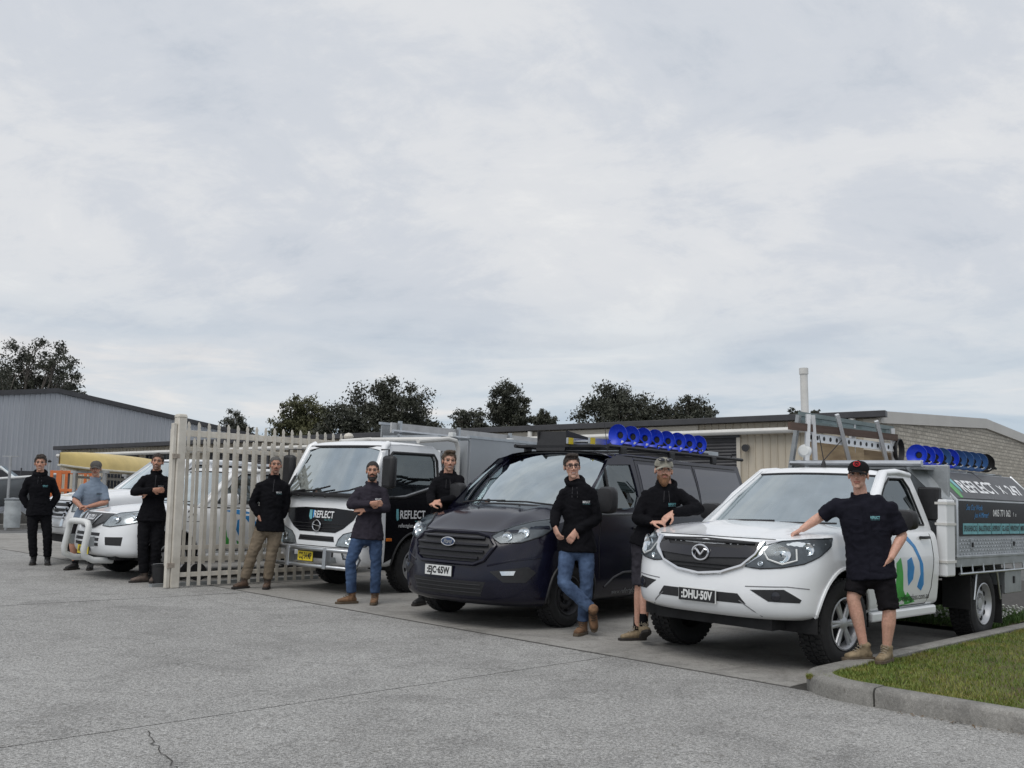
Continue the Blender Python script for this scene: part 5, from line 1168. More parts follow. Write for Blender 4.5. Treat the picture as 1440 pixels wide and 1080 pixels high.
    for z in (.455, .415, .375): strip(bv, [(-.45, z), (.45, z)], 'y', .006, .008).build('intake_slat', mat('intake_grey', (.03, .03, .033), .5), it)
    number_plate(e, bv, ':EJC·65W', -.08, .575, .372, .105, PLATEW, INK, INK, .02)
    for sg in (1, -1):
        make_wheel(e, .82, 0, .34, .34, .205, .22, 'steel', STEELD, sg, steer=rad(-3)); make_wheel(e, .82, 3.3, .34, .34, .205, .22, 'steel', STEELD, sg)
    # roof rack
    s = MB()
    for sg in (1, -1): s.tube([(sg*.70, 1.05, 2.01), (sg*.70, 4.72, 2.01)], .024, 8)
    for y in (1.1, 1.75, 2.5, 3.25, 4.0, 4.6): s.box((0, y, 2.01), (1.4, .06, .025))
    s.build('roof_rack', PLASTIC, e)
    for y in (1.35, 2.55, 3.75):
        for sg in (1, -1): MB().box((sg*.72, y, 1.955), (.05, .12, .10)).build('rack_foot', PLASTIC, e, 0, .01)
    for y in (2.2, 3.3, 4.35): MB().tube([(.70, y, 2.02), (.72, y, 2.08), (.72, y+.10, 2.09), (.72, y+.10, 2.06)], .010, 6).build('rack_hook', PLASTIC, e)
    s = MB(); s.box((-.16, 1.10, 2.07), (.44, .02, .25), Matrix.Rotation(rad(-12), 3, 'X')); s.prism([(-.38, 1.10, 1.96), (-.38, 1.08, 2.20), (-.38, 2.3, 2.06), (-.38, 2.3, 2.02)], (.02, 0, 0)); s.prism([(.06, 1.10, 1.96), (.06, 1.08, 2.20), (.06, 2.3, 2.06), (.06, 2.3, 2.02)], (.02, 0, 0)); s.build('wind_deflector', PLASTIC, e, 0)
    s = MB(); s.tube([(.58, 1.5, 2.05), (.58, 3.85, 2.05)], .018, 8); s.build('cup_rail', PLASTIC, e)
    s = MB(); s.tube([(.76, .95, 1.93), (.66, 1.0, 2.35)], .004, 5); s.build('aerial', PLASTIC, e)
    place_cups(e.matrix_world, [(.58, 1.55+.30*i, 2.165, CUPB, .135) for i in range(8)], '{} suction cup counted from the cab along the navy van roof rack', 'blue cups on the van roof rack')
    l = empty('ladder', mat=e.matrix_world @ Matrix.Translation((0, 0, 2.05))); tag(l, 'aluminium extension ladder with yellow ends lying on the navy van roof rack', 'ladder')
    for x in (.14, .46):
        MB().box((x, 2.7, .02), (.03, 3.4, .075)).build('stile', ALU, l, 0, .003); MB().box((x, 1.06, .02), (.034, .10, .078)).build('yellow_end', PLATEY, l, 0)
    for i in range(12): MB().tube([(.14, 1.2+.28*i, .02), (.46, 1.2+.28*i, .02)], .015, 8).build('rung', ALU, l)
    return e
van()

# ------------------------------------------------------------------ white cab-over truck with black door and glazier body
def truck():
    e = empty('cab_over_truck', mat=vmat(-2.0, 14.5, 38)); tag(e, 'white cab-over truck with black door, bull bar and aluminium glass carrying body', 'truck')
    A = [(0, .37, .45)]
    sh = Shell([(.36, .74, .95, .28, 4.0), (.40, .82, 1.03, .3, 4.0), (.52, .84, 1.07, .3, 4.2), (.70, .85, 1.07, .3, 4.2), (.90, .85, 1.05, .3, 4.2), (1.08, .848, 1.03, .3, 4.2), (1.22, .845, 1.0, .3, 4.0), (1.30, .838, .955, .3, 3.6)], .56, arches=A, ns=30)
    bv = sh.bvh(); sh.mb.build('cab_body', WHITE, e, 45); arches(e, sh, bv, A, PLASTIC)
    xm = lambda y, z: .838+(.755-.838)*max(0, (z-1.29)/(2.03-1.29))**1.3
    for sg in (1, -1):
        m, gl = frame_ring([(-.93, 1.285), (-.64, 1.94), (-.50, 2.02), (.36, 2.03), (.50, 1.96), (.558, 1.285)], [(-.70, 1.36), (-.55, 1.79), (-.45, 1.89), (.36, 1.895), (.41, 1.82), (.41, 1.54), (.33, 1.46), (-.26, 1.315), (-.62, 1.31)], xm, sg, .05)
        d = m.build('door_frame', WHITE, e, 40); gl.build('side_window', SIDEG, d, 0)
        MB().tube([Vector((sg*(xm(a, b)+.003), a, b)) for a, b in [(-.72, 1.34), (-.565, 1.80), (-.46, 1.905), (.37, 1.91), (.425, 1.83), (.425, 1.53), (.34, 1.445), (-.26, 1.30), (-.64, 1.295)]], .020, 8, closed=True).build('window_seal', PLASTIC, d)
        if True:
            arcp = [(math.cos(a)*.47, .37+math.sin(a)*.47) for a in [math.pi*i/14 for i in range(15)]]
            poly = [(-.60, .42), (-.62, 1.29), (.552, 1.29), (.552, .42)]+[p for p in arcp if p[1] > .42]
            patch(bv, poly, 'x', .004, .004, sg, .10).build('black_door_panel', BLACKP, e, 40)
            tri = MB().prism([(sg*(xm(a, b)+.006), a, b) for a, b in ((-.60, 1.275), (-.26, 1.300), (.35, 1.45), (.425, 1.53), (.50, 1.55), (.556, 1.275))], (sg*.002, 0, 0)); tri.build('black_door_panel', BLACKP, e, 0)
            MB().tube([(sg*(xm(a, b)+.012), a, b) for a, b in ((-.60, 1.29), (-.26, 1.318), (.33, 1.462))], .010, 6).build('door_trim', STEEL, e)
    ws = panel((-.815, -.955, 1.31), (.815, -.955, 1.31), (.735, -.60, 1.975), (-.735, -.60, 1.975), 16, 8, (0, -.075, 0)); ws.build('windscreen', SCREEN, e, 60)
    ring = [ws.v[i] for i in range(17)]+[ws.v[r*17+16] for r in range(1, 9)]+[ws.v[8*17+16-i] for i in range(1, 17)]+[ws.v[r*17] for r in range(7, 0, -1)]
    MB().tube(ring, .022, 8, closed=True).build('windscreen_seal', PLASTIC, e)
    for sg in (1, -1): MB().tube([(sg*.835, -.93, 1.26), (sg*.80, -.78, 1.62), (sg*.755, -.60, 1.98), (sg*.735, -.52, 2.02)], [(.045, .05)]*4, 10).build('a_pillar', WHITE, e, 60)
    rows = []
    for y, z, k in ((-.655, 1.965, .985), (-.64, 2.00, 1.0), (-.58, 2.045, 1), (-.3, 2.075, 1), (.2, 2.075, 1), (.44, 2.05, 1), (.53, 1.98, .98)):
        rows.append([Vector((f*.762*k, y, z-.05*abs(f)**5)) for f in [i/10-1 for i in range(21)]])
    MB().grid(rows).build('roof', WHITE, e, 60)
    panel((-.835, .56, .5), (.835, .56, .5), (.75, .53, 1.99), (-.75, .53, 1.99), 2, 2).build('cab_back', WHITE, e, 0)
    for sg in (1, -1): MB().box((sg*.40, .525, 1.66), (.46, .03, .36)).build('rear_window', SIDEG, e, 0, .03)
    MB().box((0, -.2, 1.25), (1.6, 1.4, .05)).build('cabin_sill', INTER, e, 0)
    MB().tube([(-.76, -.78, 1.28), (.76, -.78, 1.28)], [(.05, .14)]*2, 10).build('dashboard', INTER, e); seats(e, .05, 1.15, (-.45, .0, .45), 1.70); steering(e, -.42, -.48, 1.36, .2)
    for wp in ([(-.55, -1.04, 1.325), (-.1, -1.05, 1.36), (.18, -1.03, 1.42)], [(-.75, -.98, 1.32), (-.45, -1.05, 1.345), (-.3, -1.06, 1.36)], [(.2, -1.06, 1.325), (.55, -1.03, 1.37), (.72, -.95, 1.43)]): MB().tube(wp, .012, 6).build('wiper', PLASTIC, e)
    MB().tube([(-.80, -1.0, 1.305), (-.4, -1.055, 1.30), (.4, -1.055, 1.30), (.80, -1.0, 1.305)], [(.03, .02)]*4, 8).build('cowl', PLASTIC, e)
    for x in (-.62, -.42, -.1, .12): MB().cyl((x, -1.07, 1.275), (x, -1.04, 1.30), .016, .022, 8).build('wiper_pivot', PLASTIC, e)
    # black front panel, emblem, lettering
    fp = [(-.72, 1.10), (-.3, 1.125), (.3, 1.125), (.72, 1.10), (.66, .98), (.50, .86), (.36, .80), (-.36, .80), (-.50, .86), (-.66, .98)]
    pn = patch(bv, fp, 'y', .006, .02, res=.08).build('front_panel', BLACKP, e, 40)
    for z, x in ((.91, .55), (.86, .47), (.825, .40)): strip(bv, [(-x, z), (-.08, z)], 'y', .006, .01).build('panel_slat', PLASTIC, pn); strip(bv, [(.08, z), (x, z)], 'y', .006, .01).build('panel_slat', PLASTIC, pn)
    decal_text(bv, 'REFLECT', .10, 1.03, .13, 'y', WHITEINK, pn, .010, bold=.003, width=.40); decal_text(bv, 'G L A S S', .20, .965, .035, 'y', TEALV, pn, .010)
    for poly, m in (([(-.19, 1.09), (-.14, 1.09), (-.13, .97), (-.16, .96), (-.19, 1.0)], TEALV), ([(-.12, 1.09), (-.09, 1.085), (-.09, 1.0), (-.115, .98)], BLUEV)): patch(bv, poly, 'y', .010, .002, res=.1).build('sign_artwork', m, pn, 0)
    h, _ = prj(bv, 'y', 1, 0, .885); cy = h.y-.025
    em = MB(); em.tube([(math.cos(a)*.078, cy, .885+math.sin(a)*.072) for a in [math.tau*i/28 for i in range(28)]], .009, 8, closed=True); em.tube([(-.075, cy, .895), (-.03, cy, .89), (.03, cy, .88), (.075, cy, .875)], [.012, .008, .008, .012], 8); em.build('emblem', CHROME, pn)
    lamp_unit(e, bv, [(.40, -1.07, .63), (.44, -1.06, .72), (.52, -1.05, .79), (.78, -1.0, .855), (.845, -.86, .86), (.848, -.84, .70), (.83, -.94, .64), (.70, -1.04, .62)], [(.62, -1.04, .72, .06), (.75, -1.0, .76, .05)], housing=LAMPW)
    patch(bv, [(-.34, .75), (.34, .75), (.36, .68), (-.36, .68)], 'y', .004, .03, res=.08).build('lower_grille', PLASTIC, e, 40); strip(bv, [(-.33, .715), (.33, .715)], 'y', .006, .008).build('grille_slat', GLOSSBLK, e)
    strip(bv, [(-.84, .615), (-.4, .61), (.4, .61), (.84, .615)], 'y', .006, -.002).build('bumper_gap', DARK, e)
    for sg in (1, -1):
        patch(bv, [(sg*.50, .565), (sg*.66, .565), (sg*.64, .46), (sg*.52, .46)], 'y', .004, .03, res=.08).build('fog_light_recess', PLASTIC, e, 40)
        c_, n_ = prj(bv, 'y', 1, sg*.58, .515); MB().lathe([(.04, 0), (.038, .012), (.02, .014), (0, .018)], c_+n_*.006, n_, 16).build('fog_light', REFLEC, e)
        h0, _ = prj(bv, 'x', sg, -.55, .73); MB().box(h0+Vector((sg*.012, 0, 0)), (.03, .09, .04)).build('indicator', AMBER, e, 0, .005)
    patch(bv, [(-.36, .55), (.36, .55), (.34, .45), (-.34, .45)], 'y', .004, .03, res=.08).build('lower_intake', PLASTIC, e, 40)
    # bull bar
    b = MB(); y0 = -1.22
    loop = [(-.84, y0+.10, .57), (-.80, y0+.01, .58), (.80, y0+.01, .58), (.84, y0+.10, .57), (.85, y0+.16, .47), (.84, y0+.10, .37), (.80, y0+.01, .36), (-.80, y0+.01, .36), (-.84, y0+.10, .37), (-.85, y0+.16, .47)]
    b.tube(loop, .026, 10, closed=True); bb = b.build('bull_bar', ALU, e, 60)
    for x in (-.37, .37): MB().prism([(x-.035, y0-.03, .33), (x+.035, y0-.03, .33), (x+.035, y0-.02, .60), (x-.035, y0-.02, .60)], (0, .10, 0)).build('bar_upright', ALU, bb, 0, .01)
    for x in (-.37, .37): MB().box((x, y0+.13, .44), (.04, .2, .08)).build('bar_bracket', ALUD, bb, 0)
    number_plate(e, bv, 'CQ·34·MP', -.08, .475, .30, .125, PLATEY, INK, INK, .11)
    # door lettering
    decal_text(bv, 'REFLECT', -.10, 1.06, .155, 'x', WHITEINK, e, .008, bold=.003, width=.50); decal_text(bv, 'reflectglass.com.au', -.12, .915, .075, 'x', WHITEINK, e, .008, width=.50)
    strip(bv, [(-.05, .975), (.14, .975)], 'x', .003, .006).build('sign_artwork', TEALV, e); patch(bv, [(-.42, 1.14), (-.38, 1.14), (-.37, 1.0), (-.40, .98), (-.42, 1.02)], 'x', .008, .002).build('sign_artwork', TEALV, e, 0)
    for sg in (1, -1): h0, _ = prj(bv, 'x', sg, .40, 1.12); MB().box(h0+Vector((sg*.015, 0, 0)), (.03, .15, .05)).build('door_handle', PLASTIC, e, 0, .01)
    # mirrors
    for sg in (1, -1):
        x = 1.02; s = MB(); s.tube([(sg*.80, -.70, 1.93), (sg*x, -.78, 1.93), (sg*x, -.78, 1.30), (sg*.83, -.80, 1.24)], .012, 8); mr = s.build('mirror_arm', PLASTIC, e)
        MB().box((sg*x, -.76, 1.63), (.21, .11, .44)).build('mirror', PLASTIC, mr, 30, .045, 4) if True else None
        MB().box((sg*x, -.702, 1.63), (.16, .004, .38)).build('mirror_glass', CHROME, mr, 0)
    for sg in (1, -1): make_wheel(e, .73, 0, .37, .37, .225, .22, 'truck', STEEL, sg)
    for sg in (1, -1): make_wheel(e, .70, 2.75, .37, .37, .225, .40, 'truck', STEEL, sg)
    for x in (-.36, .36): MB().box((x, 2.6, .62), (.08, 4.6, .18)).build('chassis_rail', DARK, e, 0)
    MB().box((0, -.2, .55), (1.3, 1.2, .3)).build('under_cab', DARK, e, 0)
    # glazier body
    MB().box((0, 3.0, .93), (1.9, 4.4, .12)).build('deck', ALUD, e, 0, .01)
    pan = mat('grey_composite_panel', (.40, .42, .44), .4, .5, .08, 1.2)
    for sg, z1, m in ((1, 2.19, pan), (-1, 2.42, ALUD)):
        for i in range(3):
            MB().box((sg*.93, 1.65+1.38*i, (z1+1.0)/2), (.03, 1.365, z1-1.0)).build('side_panel', m, e, 0, .004)
        MB().box((sg*.93, 3.03, z1+.02), (.05, 4.2, .04)).build('top_rail', ALU, e, 0)
    MB().box((0, .955, 1.55), (1.84, .03, 1.2)).build('front_board', pan, e, 0)
    s = MB(); s.tube([(.80, .0, 2.09), (.80, .62, 2.16), (.80, .80, 2.14), (.80, .86, 2.04), (.80, .86, 1.0)], .035, 10); s.tube([(-.80, .0, 2.09), (-.80, .62, 2.16), (-.80, .80, 2.14), (-.80, .86, 2.04), (-.80, .86, 1.0)], .035, 10); s.tube([(-.8, .62, 2.16), (.8, .62, 2.16)], .03, 8); s.build('rack_hoop', PIPE, e)
    s = MB()
    for i in range(-8, 24):
        x0 = -.78+i*.07
        p = Vector((x0, .88, 1.0)); q = Vector((x0+.9, .88, 2.0)); 
        for (a_, b_) in ((p, q), (Vector((-x0, .88, 1.0)), Vector((-x0-.9, .88, 2.0)))):
            pts = [a_.lerp(b_, t/12) for t in range(13)]; pts = [w for w in pts if abs(w.x) < .78]
            if len(pts) > 1: s.tube([pts[0], pts[-1]], .005, 4)
    me_ = s.build('cab_mesh', PLASTIC, e, 0); me_['kind'] = 'stuff'
    for y in (1.0, 2.4, 3.8, 5.1):
        MB().box((-.55, y, 2.32), (.05, .05, .30)).build('rack_post', ALU, e, 0); MB().box((-.30, y, 2.22), (1.2, .05, .05)).build('cross_member', ALU, e, 0)
        MB().box((.55, y, 2.245), (.09, .09, .07)).build('clamp', PLATEW, e, 0, .01)
    MB().box((-.60, 3.0, 2.36), (.03, 4.3, .16)).build('rack_board', mat('pale_board', (.5, .5, .5), .5, .3), e, 0); MB().tube([(-.5, .8, 2.30), (-.5, 5.2, 2.30)], .03, 8).build('rack_rail', ALU, e)
    return e
truck()

# ------------------------------------------------------------------ people
def ell(m, c, r, R=None, n=16, k=10):
    c = Vector(c); vs = []; fs = []
    for i in range(k+1):
        th = math.pi*i/k
        for j in range(n):
            p = Vector((math.cos(math.tau*j/n)*math.sin(th)*r[0], math.sin(math.tau*j/n)*math.sin(th)*r[1], math.cos(th)*r[2]))
            vs.append(c+(R @ p if R is not None else p))
    for i in range(k):
        for j in range(n): fs.append((i*n+j, (i+1)*n+j, (i+1)*n+(j+1) % n, i*n+(j+1) % n))
    m.add(vs, fs); return m
def limb(m, pts, radii, n=12, up=None, flat=''):
    """tapered limb with rounded ends"""
    pts = [Vector(p) for p in pts]; P = []; Rr = []
    # smooth with catmull
    for i in range(len(pts)-1):
        a, b, c, d = pts[max(i-1, 0)], pts[i], pts[i+1], pts[min(i+2, len(pts)-1)]
        for k in range(4):
            t = k/4; P.append(Vector(cr(a, b, c, d, t))*.35+b.lerp(c, t)*.65)
            q0, q1 = radii[i], radii[i+1]
            Rr.append(tuple(x+(y-x)*t for x, y in zip(q0, q1)) if isinstance(q0, tuple) else q0+(q1-q0)*t)
    P.append(pts[-1]); Rr.append(radii[-1])
    def sc(r, k): return tuple(x*k for x in r) if isinstance(r, tuple) else r*k
    r0 = Rr[0] if not isinstance(Rr[0], tuple) else min(Rr[0]); r1 = Rr[-1] if not isinstance(Rr[-1], tuple) else min(Rr[-1])
    d0 = (P[0]-P[1]).normalized(); d1 = (P[-1]-P[-2]).normalized()
    if 's' not in flat: P = [P[0]+d0*r0*.6, P[0]+d0*r0*.35]+P; Rr = [sc(Rr[0], .35), sc(Rr[0], .8)]+Rr
    if 'e' not in flat: P = P+[P[-1]+d1*r1*.35, P[-1]+d1*r1*.6]; Rr = Rr+[sc(Rr[-1], .8), sc(Rr[-1], .35)]
    return m.tube(P, Rr, n, up=up)
DG = lambda: bpy.context.evaluated_depsgraph_get()
def remesh(mb, vox, smooth=2):
    me = mb.mesh('tmp', 0, True, True); o = bpy.data.objects.new('tmp', me); COL.objects.link(o)
    r = o.modifiers.new('r', 'REMESH'); r.mode = 'VOXEL'; r.voxel_size = vox
    if smooth: sm_ = o.modifiers.new('s', 'SMOOTH'); sm_.iterations = smooth; sm_.factor = .5
    out = bpy.data.meshes.new_from_object(o.evaluated_get(DG())); bpy.data.objects.remove(o); bpy.data.meshes.remove(me); return out
def wrinkle(me, amp, sc=(11, 11, 18), seed=0):
    me.update(); ns = [v.normal.copy() for v in me.vertices]
    for v, n in zip(me.vertices, ns):
        p = Vector((v.co.x*sc[0]+seed, v.co.y*sc[1], v.co.z*sc[2]))
        p = p+noise.noise_vector(p*.5)*.9
        a = 1-abs(noise.noise(p))*2.2; b = noise.noise(p*2.3+Vector((7, 3, 1)))
        v.co += n*amp*(a*.75+b*.5-.25)
    me.update()
def to_mb(me):
    m = MB(); m.v = [v.co.copy() for v in me.vertices]; m.f = [tuple(p.vertices) for p in me.polygons]; return m
def skinmat():
    m = bpy.data.materials.new('skin'); m.use_nodes = True; nt = m.node_tree; N = nt.nodes; L = nt.links; b = N['Principled BSDF']
    a = N.new('ShaderNodeAttribute'); a.attribute_name = 'tone'; n = N.new('ShaderNodeTexNoise'); n.inputs['Scale'].default_value = 55; n.inputs['Detail'].default_value = 6
    tc = N.new('ShaderNodeTexCoord'); L.new(tc.outputs['Object'], n.inputs['Vector']); mx = N.new('ShaderNodeMix'); mx.data_type = 'RGBA'; mx.blend_type = 'MULTIPLY'; mx.inputs[0].default_value = .8
    r = N.new('ShaderNodeValToRGB'); r.color_ramp.elements[0].color = (.80, .74, .72, 1); r.color_ramp.elements[1].color = (1.15, 1.12, 1.1, 1); r.color_ramp.elements[0].position = .3; r.color_ramp.elements[1].position = .7
    L.new(n.outputs[0], r.inputs[0]); L.new(a.outputs['Color'], mx.inputs[6]); L.new(r.outputs[0], mx.inputs[7]); L.new(mx.outputs[2], b.inputs['Base Color']); b.inputs['Roughness'].default_value = .55
    b.inputs['Subsurface Weight'].default_value = .08; b.inputs['Subsurface Radius'].default_value = (.01, .004, .002); return m
SKIN = skinmat(); EYEW = mat('eye_white', (.62, .58, .55), .3, 0, .05); EYED = mat('eye_iris', (.03, .022, .018), .2, 0, .1)
def cloth(name, c, rough=.9, bump=.35, bs=140, var=.22): return mat(name, c, rough, 0, var, 9, bump=bump, bscale=bs, spec=.1)
def cr_mat(fwd, up):
    f = Vector(fwd).normalized(); u = Vector(up); u = (u-f*u.dot(f)).normalized(); r = f.cross(u); return Matrix((r, f, u)).transposed()
def hand(m, wrist, d, nrm, mirror=1, curl=.7, spread=.05, thumb=.6, k=1.0):
    """palm plus five separate bent fingers; nrm is the side the fingers curl towards"""
    d = Vector(d).normalized(); nrm = Vector(nrm); nrm = (nrm-d*nrm.dot(d)).normalized(); s = d.cross(nrm)*mirror
    w = Vector(wrist); kn = w+d*.088*k
    limb(m, [w-d*.02, w+d*.03*k, kn], [(.019*k, .027*k), (.017*k, .036*k), (.0135*k, .040*k)], 10, up=nrm)
    for i, (o, l) in enumerate(((-.031, .072), (-.0105, .082), (.0105, .077), (.031, .060))):
        p = kn+s*o*k*-1; dd = (d+s*(-o)*spread*12).normalized(); pts = [p-d*.012]; a = curl*(.55+.08*i); q = p
        for seg in (.45, .32, .25):
            q = q+(dd*math.cos(a)+nrm*math.sin(a))*l*seg*k; pts.append(q); a += curl*.85
        limb(m, pts, [.0098*k, .0094*k, .0086*k, .0072*k], 8)
    tb = w+d*.022*k+s*.030*k; t1 = tb+(d*.55+s*.6+nrm*thumb*.6).normalized()*.040*k; t2 = t1+(d*.85+s*.12+nrm*thumb).normalized()*.032*k; t3 = t2+(d*.9-s*.25+nrm*thumb).normalized()*.024*k
    limb(m, [tb-s*.012, t1, t2, t3], [.015*k, .0125*k, .0105*k, .0085*k], 8)
def head_mesh(o):
    m = MB()
    ell(m, (0, .018, .034), (.075, .094, .083), n=24, k=16); ell(m, (0, -.020, -.018), (.063, .064, .076), n=20, k=14)
    ell(m, (0, -.028, -.066), (.050*o.get('jaw', 1), .052, .046), n=20, k=12); ell(m, (0, -.066, -.096), (.023, .019, .017))
    for s in (1, -1):
        ell(m, (s*.041, -.050, -.014), (.022, .024, .020)); ell(m, (s*.076, .014, -.004), (.009, .018, .031), Matrix.Rotation(s*.25, 3, 'Z')); ell(m, (s*.0125, -.090, -.031), (.009, .010, .008))
    limb(m, [(0, -.078, .022), (0, -.092, .0), (0, -.105, -.024)], [.0075, .0085, .0115], 8)
    limb(m, [(-.045, -.066, .026), (-.02, -.081, .031), (0, -.083, .027), (.02, -.081, .031), (.045, -.066, .026)], [.009, .010, .009, .010, .009], 8)
    ell(m, (0, -.0835, -.054), (.024, .010, .006)); ell(m, (0, -.082, -.065), (.021, .010, .0065))
    me = remesh(m, .0042, 2)
    ex = .0315
    for v in me.vertices:
        p = v.co
        for s in (1, -1):
            d = Vector((p.x-s*ex, (p.y+.075)*.6, (p.z-.008)*1.25)).length
            if d < .026: v.co.y += .0095*math.exp(-(d/.0125)**2)
        if abs(p.x) < .027 and abs(p.z+.0595) < .004 and p.y < -.06: v.co.y += .004
    return me
def tone_head(p, o, rng):
    sk = Vector(o['skin']); c = sk*(1+.06*noise.noise(p*30))
    ch = math.exp(-((abs(p.x)-.043)/.02)**2-((p.z+.025)/.022)**2) if p.y < -.02 else 0; c = c.lerp(Vector((sk.x*1.04, sk.y*.80, sk.z*.78)), ch*.6)
    nose = math.exp(-(p.x/.014)**2-((p.z+.026)/.014)**2) if p.y < -.085 else 0; c = c.lerp(Vector((sk.x*1.02, sk.y*.80, sk.z*.78)), nose*.5)
    hc = Vector(o['haircol'])
    if p.y < -.045:
        lz = -.0595+.10*p.x*p.x/.02*.35
        if abs(p.x) < .025 and abs(p.z-lz) < .0105:
            c = Vector((sk.x*.72, sk.y*.50, sk.z*.50))
            if o.get('smile') and abs(p.z-lz) < .0042 and abs(p.x) < .020: c = Vector((.60, .56, .53))
        bz = .0335-.10*max(0, abs(p.x)-.03)*2
        if .010 < abs(p.x) < .048 and abs(p.z-bz) < .0048: c = c.lerp(Vector(o.get('brow', tuple(hc))), .85)
        for s in (1, -1):
            if math.hypot(p.x-s*.0315, (p.z-.008)*1.3) < .0165: c = c*.88
    b = o.get('beard', 0)
    if b and not (abs(p.x) < .023 and abs(p.z+.0595) < .0085 and p.y < -.06):
        edge = noise.noise(p*70)*.008
        area = 0
        if p.z+edge < -.030-.35*max(0, -p.y-.05)*0 and p.y < .035 and p.z > -.13:
            front = p.y < -.055 and p.z > -.045 and abs(p.x) > .026
            area = 0 if front else 1
            if p.z > -.036 and abs(p.x) < .05 and p.y < -.05: area = 0
            if abs(p.x) > .045 and p.z > -.045 and p.y < -.03: area = .4
        if o.get('beardstyle') == 'goatee' and (abs(p.x) > .034 or p.y > -.03): area *= .25
        if p.y > -.0 and p.z < -.02 and p.y < .03: area = max(area, .8 if p.z > -.07 else .3)
        c = c.lerp(Vector(o.get('beardcol', tuple(hc))), b*area*(.8+.2*noise.noise(p*120)))
    if p.z > .055 and p.y < -.03: c = c*1.02
    return c
def hair_mesh(o):
    st = o.get('hair', 'short'); m = MB(); k = {'buzz': 1.02, 'short': 1.05, 'quiff': 1.06, 'wavy': 1.10}[st]
    ell(m, (0, .020, .036), (.0775*k, .0965*k, .0865*k), n=24, k=16); r = random.Random(o['seed'])
    if st in ('quiff', 'wavy', 'short'):
        for i in range(26 if st != 'short' else 14):
            a = r.uniform(0, math.tau); q = r.uniform(0, 1)**.6; x = math.cos(a)*.055*q; y = .0+math.sin(a)*.075*q; zt = .036+.0865*k*math.sqrt(max(.05, 1-(x/.08)**2-((y-.02)/.1)**2))
            sz = {'quiff': .020, 'wavy': .022, 'short': .014}[st]; ell(m, (x, y, zt-.006), (sz, sz*1.2, sz*.8), n=8, k=6)
    if st == 'quiff':
        for x in (-.04, -.02, 0, .02, .04): ell(m, (x, -.058, .108+.006*r.random()), (.020, .030, .020), n=8, k=6)
    me = remesh(m, .0055, 1); wrinkle(me, .004 if st == 'buzz' else .0075, (60, 60, 40), o['seed'])
    bm = bmesh.new(); bm.from_mesh(me); kill = []
    for f in bm.faces:
        p = f.calc_center_median(); lim = -.062
        if p.y < .060: lim = -.03
        if p.y < .028: lim = .012
        if p.y < -.002: lim = .010 if abs(p.x) > .06 else .05
        if p.y < -.035: lim = .060 + (.012 if abs(p.x) > .045 else 0)*-1
        if p.y < -.060: lim = .070
        if p.z < lim+.006*noise.noise(p*60): kill.append(f)
    bmesh.ops.delete(bm, geom=kill, context='FACES'); bm.to_mesh(me); bm.free(); return me
def cap_parts(e, H, o):
    cm = o['capmat']; m = MB(); rows = []
    for i in range(9):
        t = i/8; th = rad(90)*t; rows.append([Vector((math.cos(a)*.0865*math.cos(th)**.75, .014+math.sin(a)*.105*math.cos(th)**.75, .046+.012*math.sin(a)*(1-t)+.078*math.sin(th))) for a in [math.tau*j/28 for j in range(28)]])
    m.grid(rows, wrap=True); m.grid([rows[0], [p*.97+Vector((0, .0, -.004)) for p in rows[0]]], wrap=True); c = m.xform(H).build('cap', cm, e, 60)
    b = MB(); rr = []
    for j in range(5):
        t = j/4; rr.append([Vector((math.sin(a)*(.083+.006*t), .014-math.cos(a)*.104-.068*t*math.cos(a)**.6*(1 if abs(a) < 1.5 else 0), .040-.006*t-.030*(math.sin(a)**2)-.010*t*t)) for a in [rad(-68)+rad(136)*q/16 for q in range(17)]])
    b.grid(rr); lo = [[p+Vector((0, 0, -.005)) for p in r_] for r_ in rr]; b.grid(lo); b.grid([rr[-1], lo[-1]]); b.grid([rr[0], lo[0]])
    b.xform(H).build('brim', o.get('brimmat', cm), c, 60); MB().lathe([(0, .004), (.008, .003), (.01, -.002)], (0, .014, .124), (0, 0, 1), 10).xform(H).build('cap_button', cm, c)
    if o.get('cap_badge'):
        red = mat('red_thread', (.55, .02, .03), .7, 0, .1, 40); cc = Vector((0, -.083, .090)); R = Matrix.Rotation(rad(-24), 3, 'X')
        s = MB().tube([cc+R @ Vector((math.cos(a)*.026, -.004, math.sin(a)*.022)) for a in [math.tau*i/24 for i in range(24)]], .0034, 6, closed=True)
        s.tube([cc+R @ Vector((-.024, -.006, .0)), cc+R @ Vector((-.008, -.008, -.006)), cc+R @ Vector((0, -.008, .002)), cc+R @ Vector((.008, -.008, -.006)), cc+R @ Vector((.024, -.006, .0))], .0032, 6); s.xform(H).build('cap_badge', red, c)
    if o.get('sunnies'):
        s = MB()
        for x in (-.036, .036): ell(s, (x, -.090, .093), (.033, .010, .020), Matrix.Rotation(rad(-35), 3, 'X'))
        s.xform(H).build('sunglasses', GLOSSBLK, c, 60)
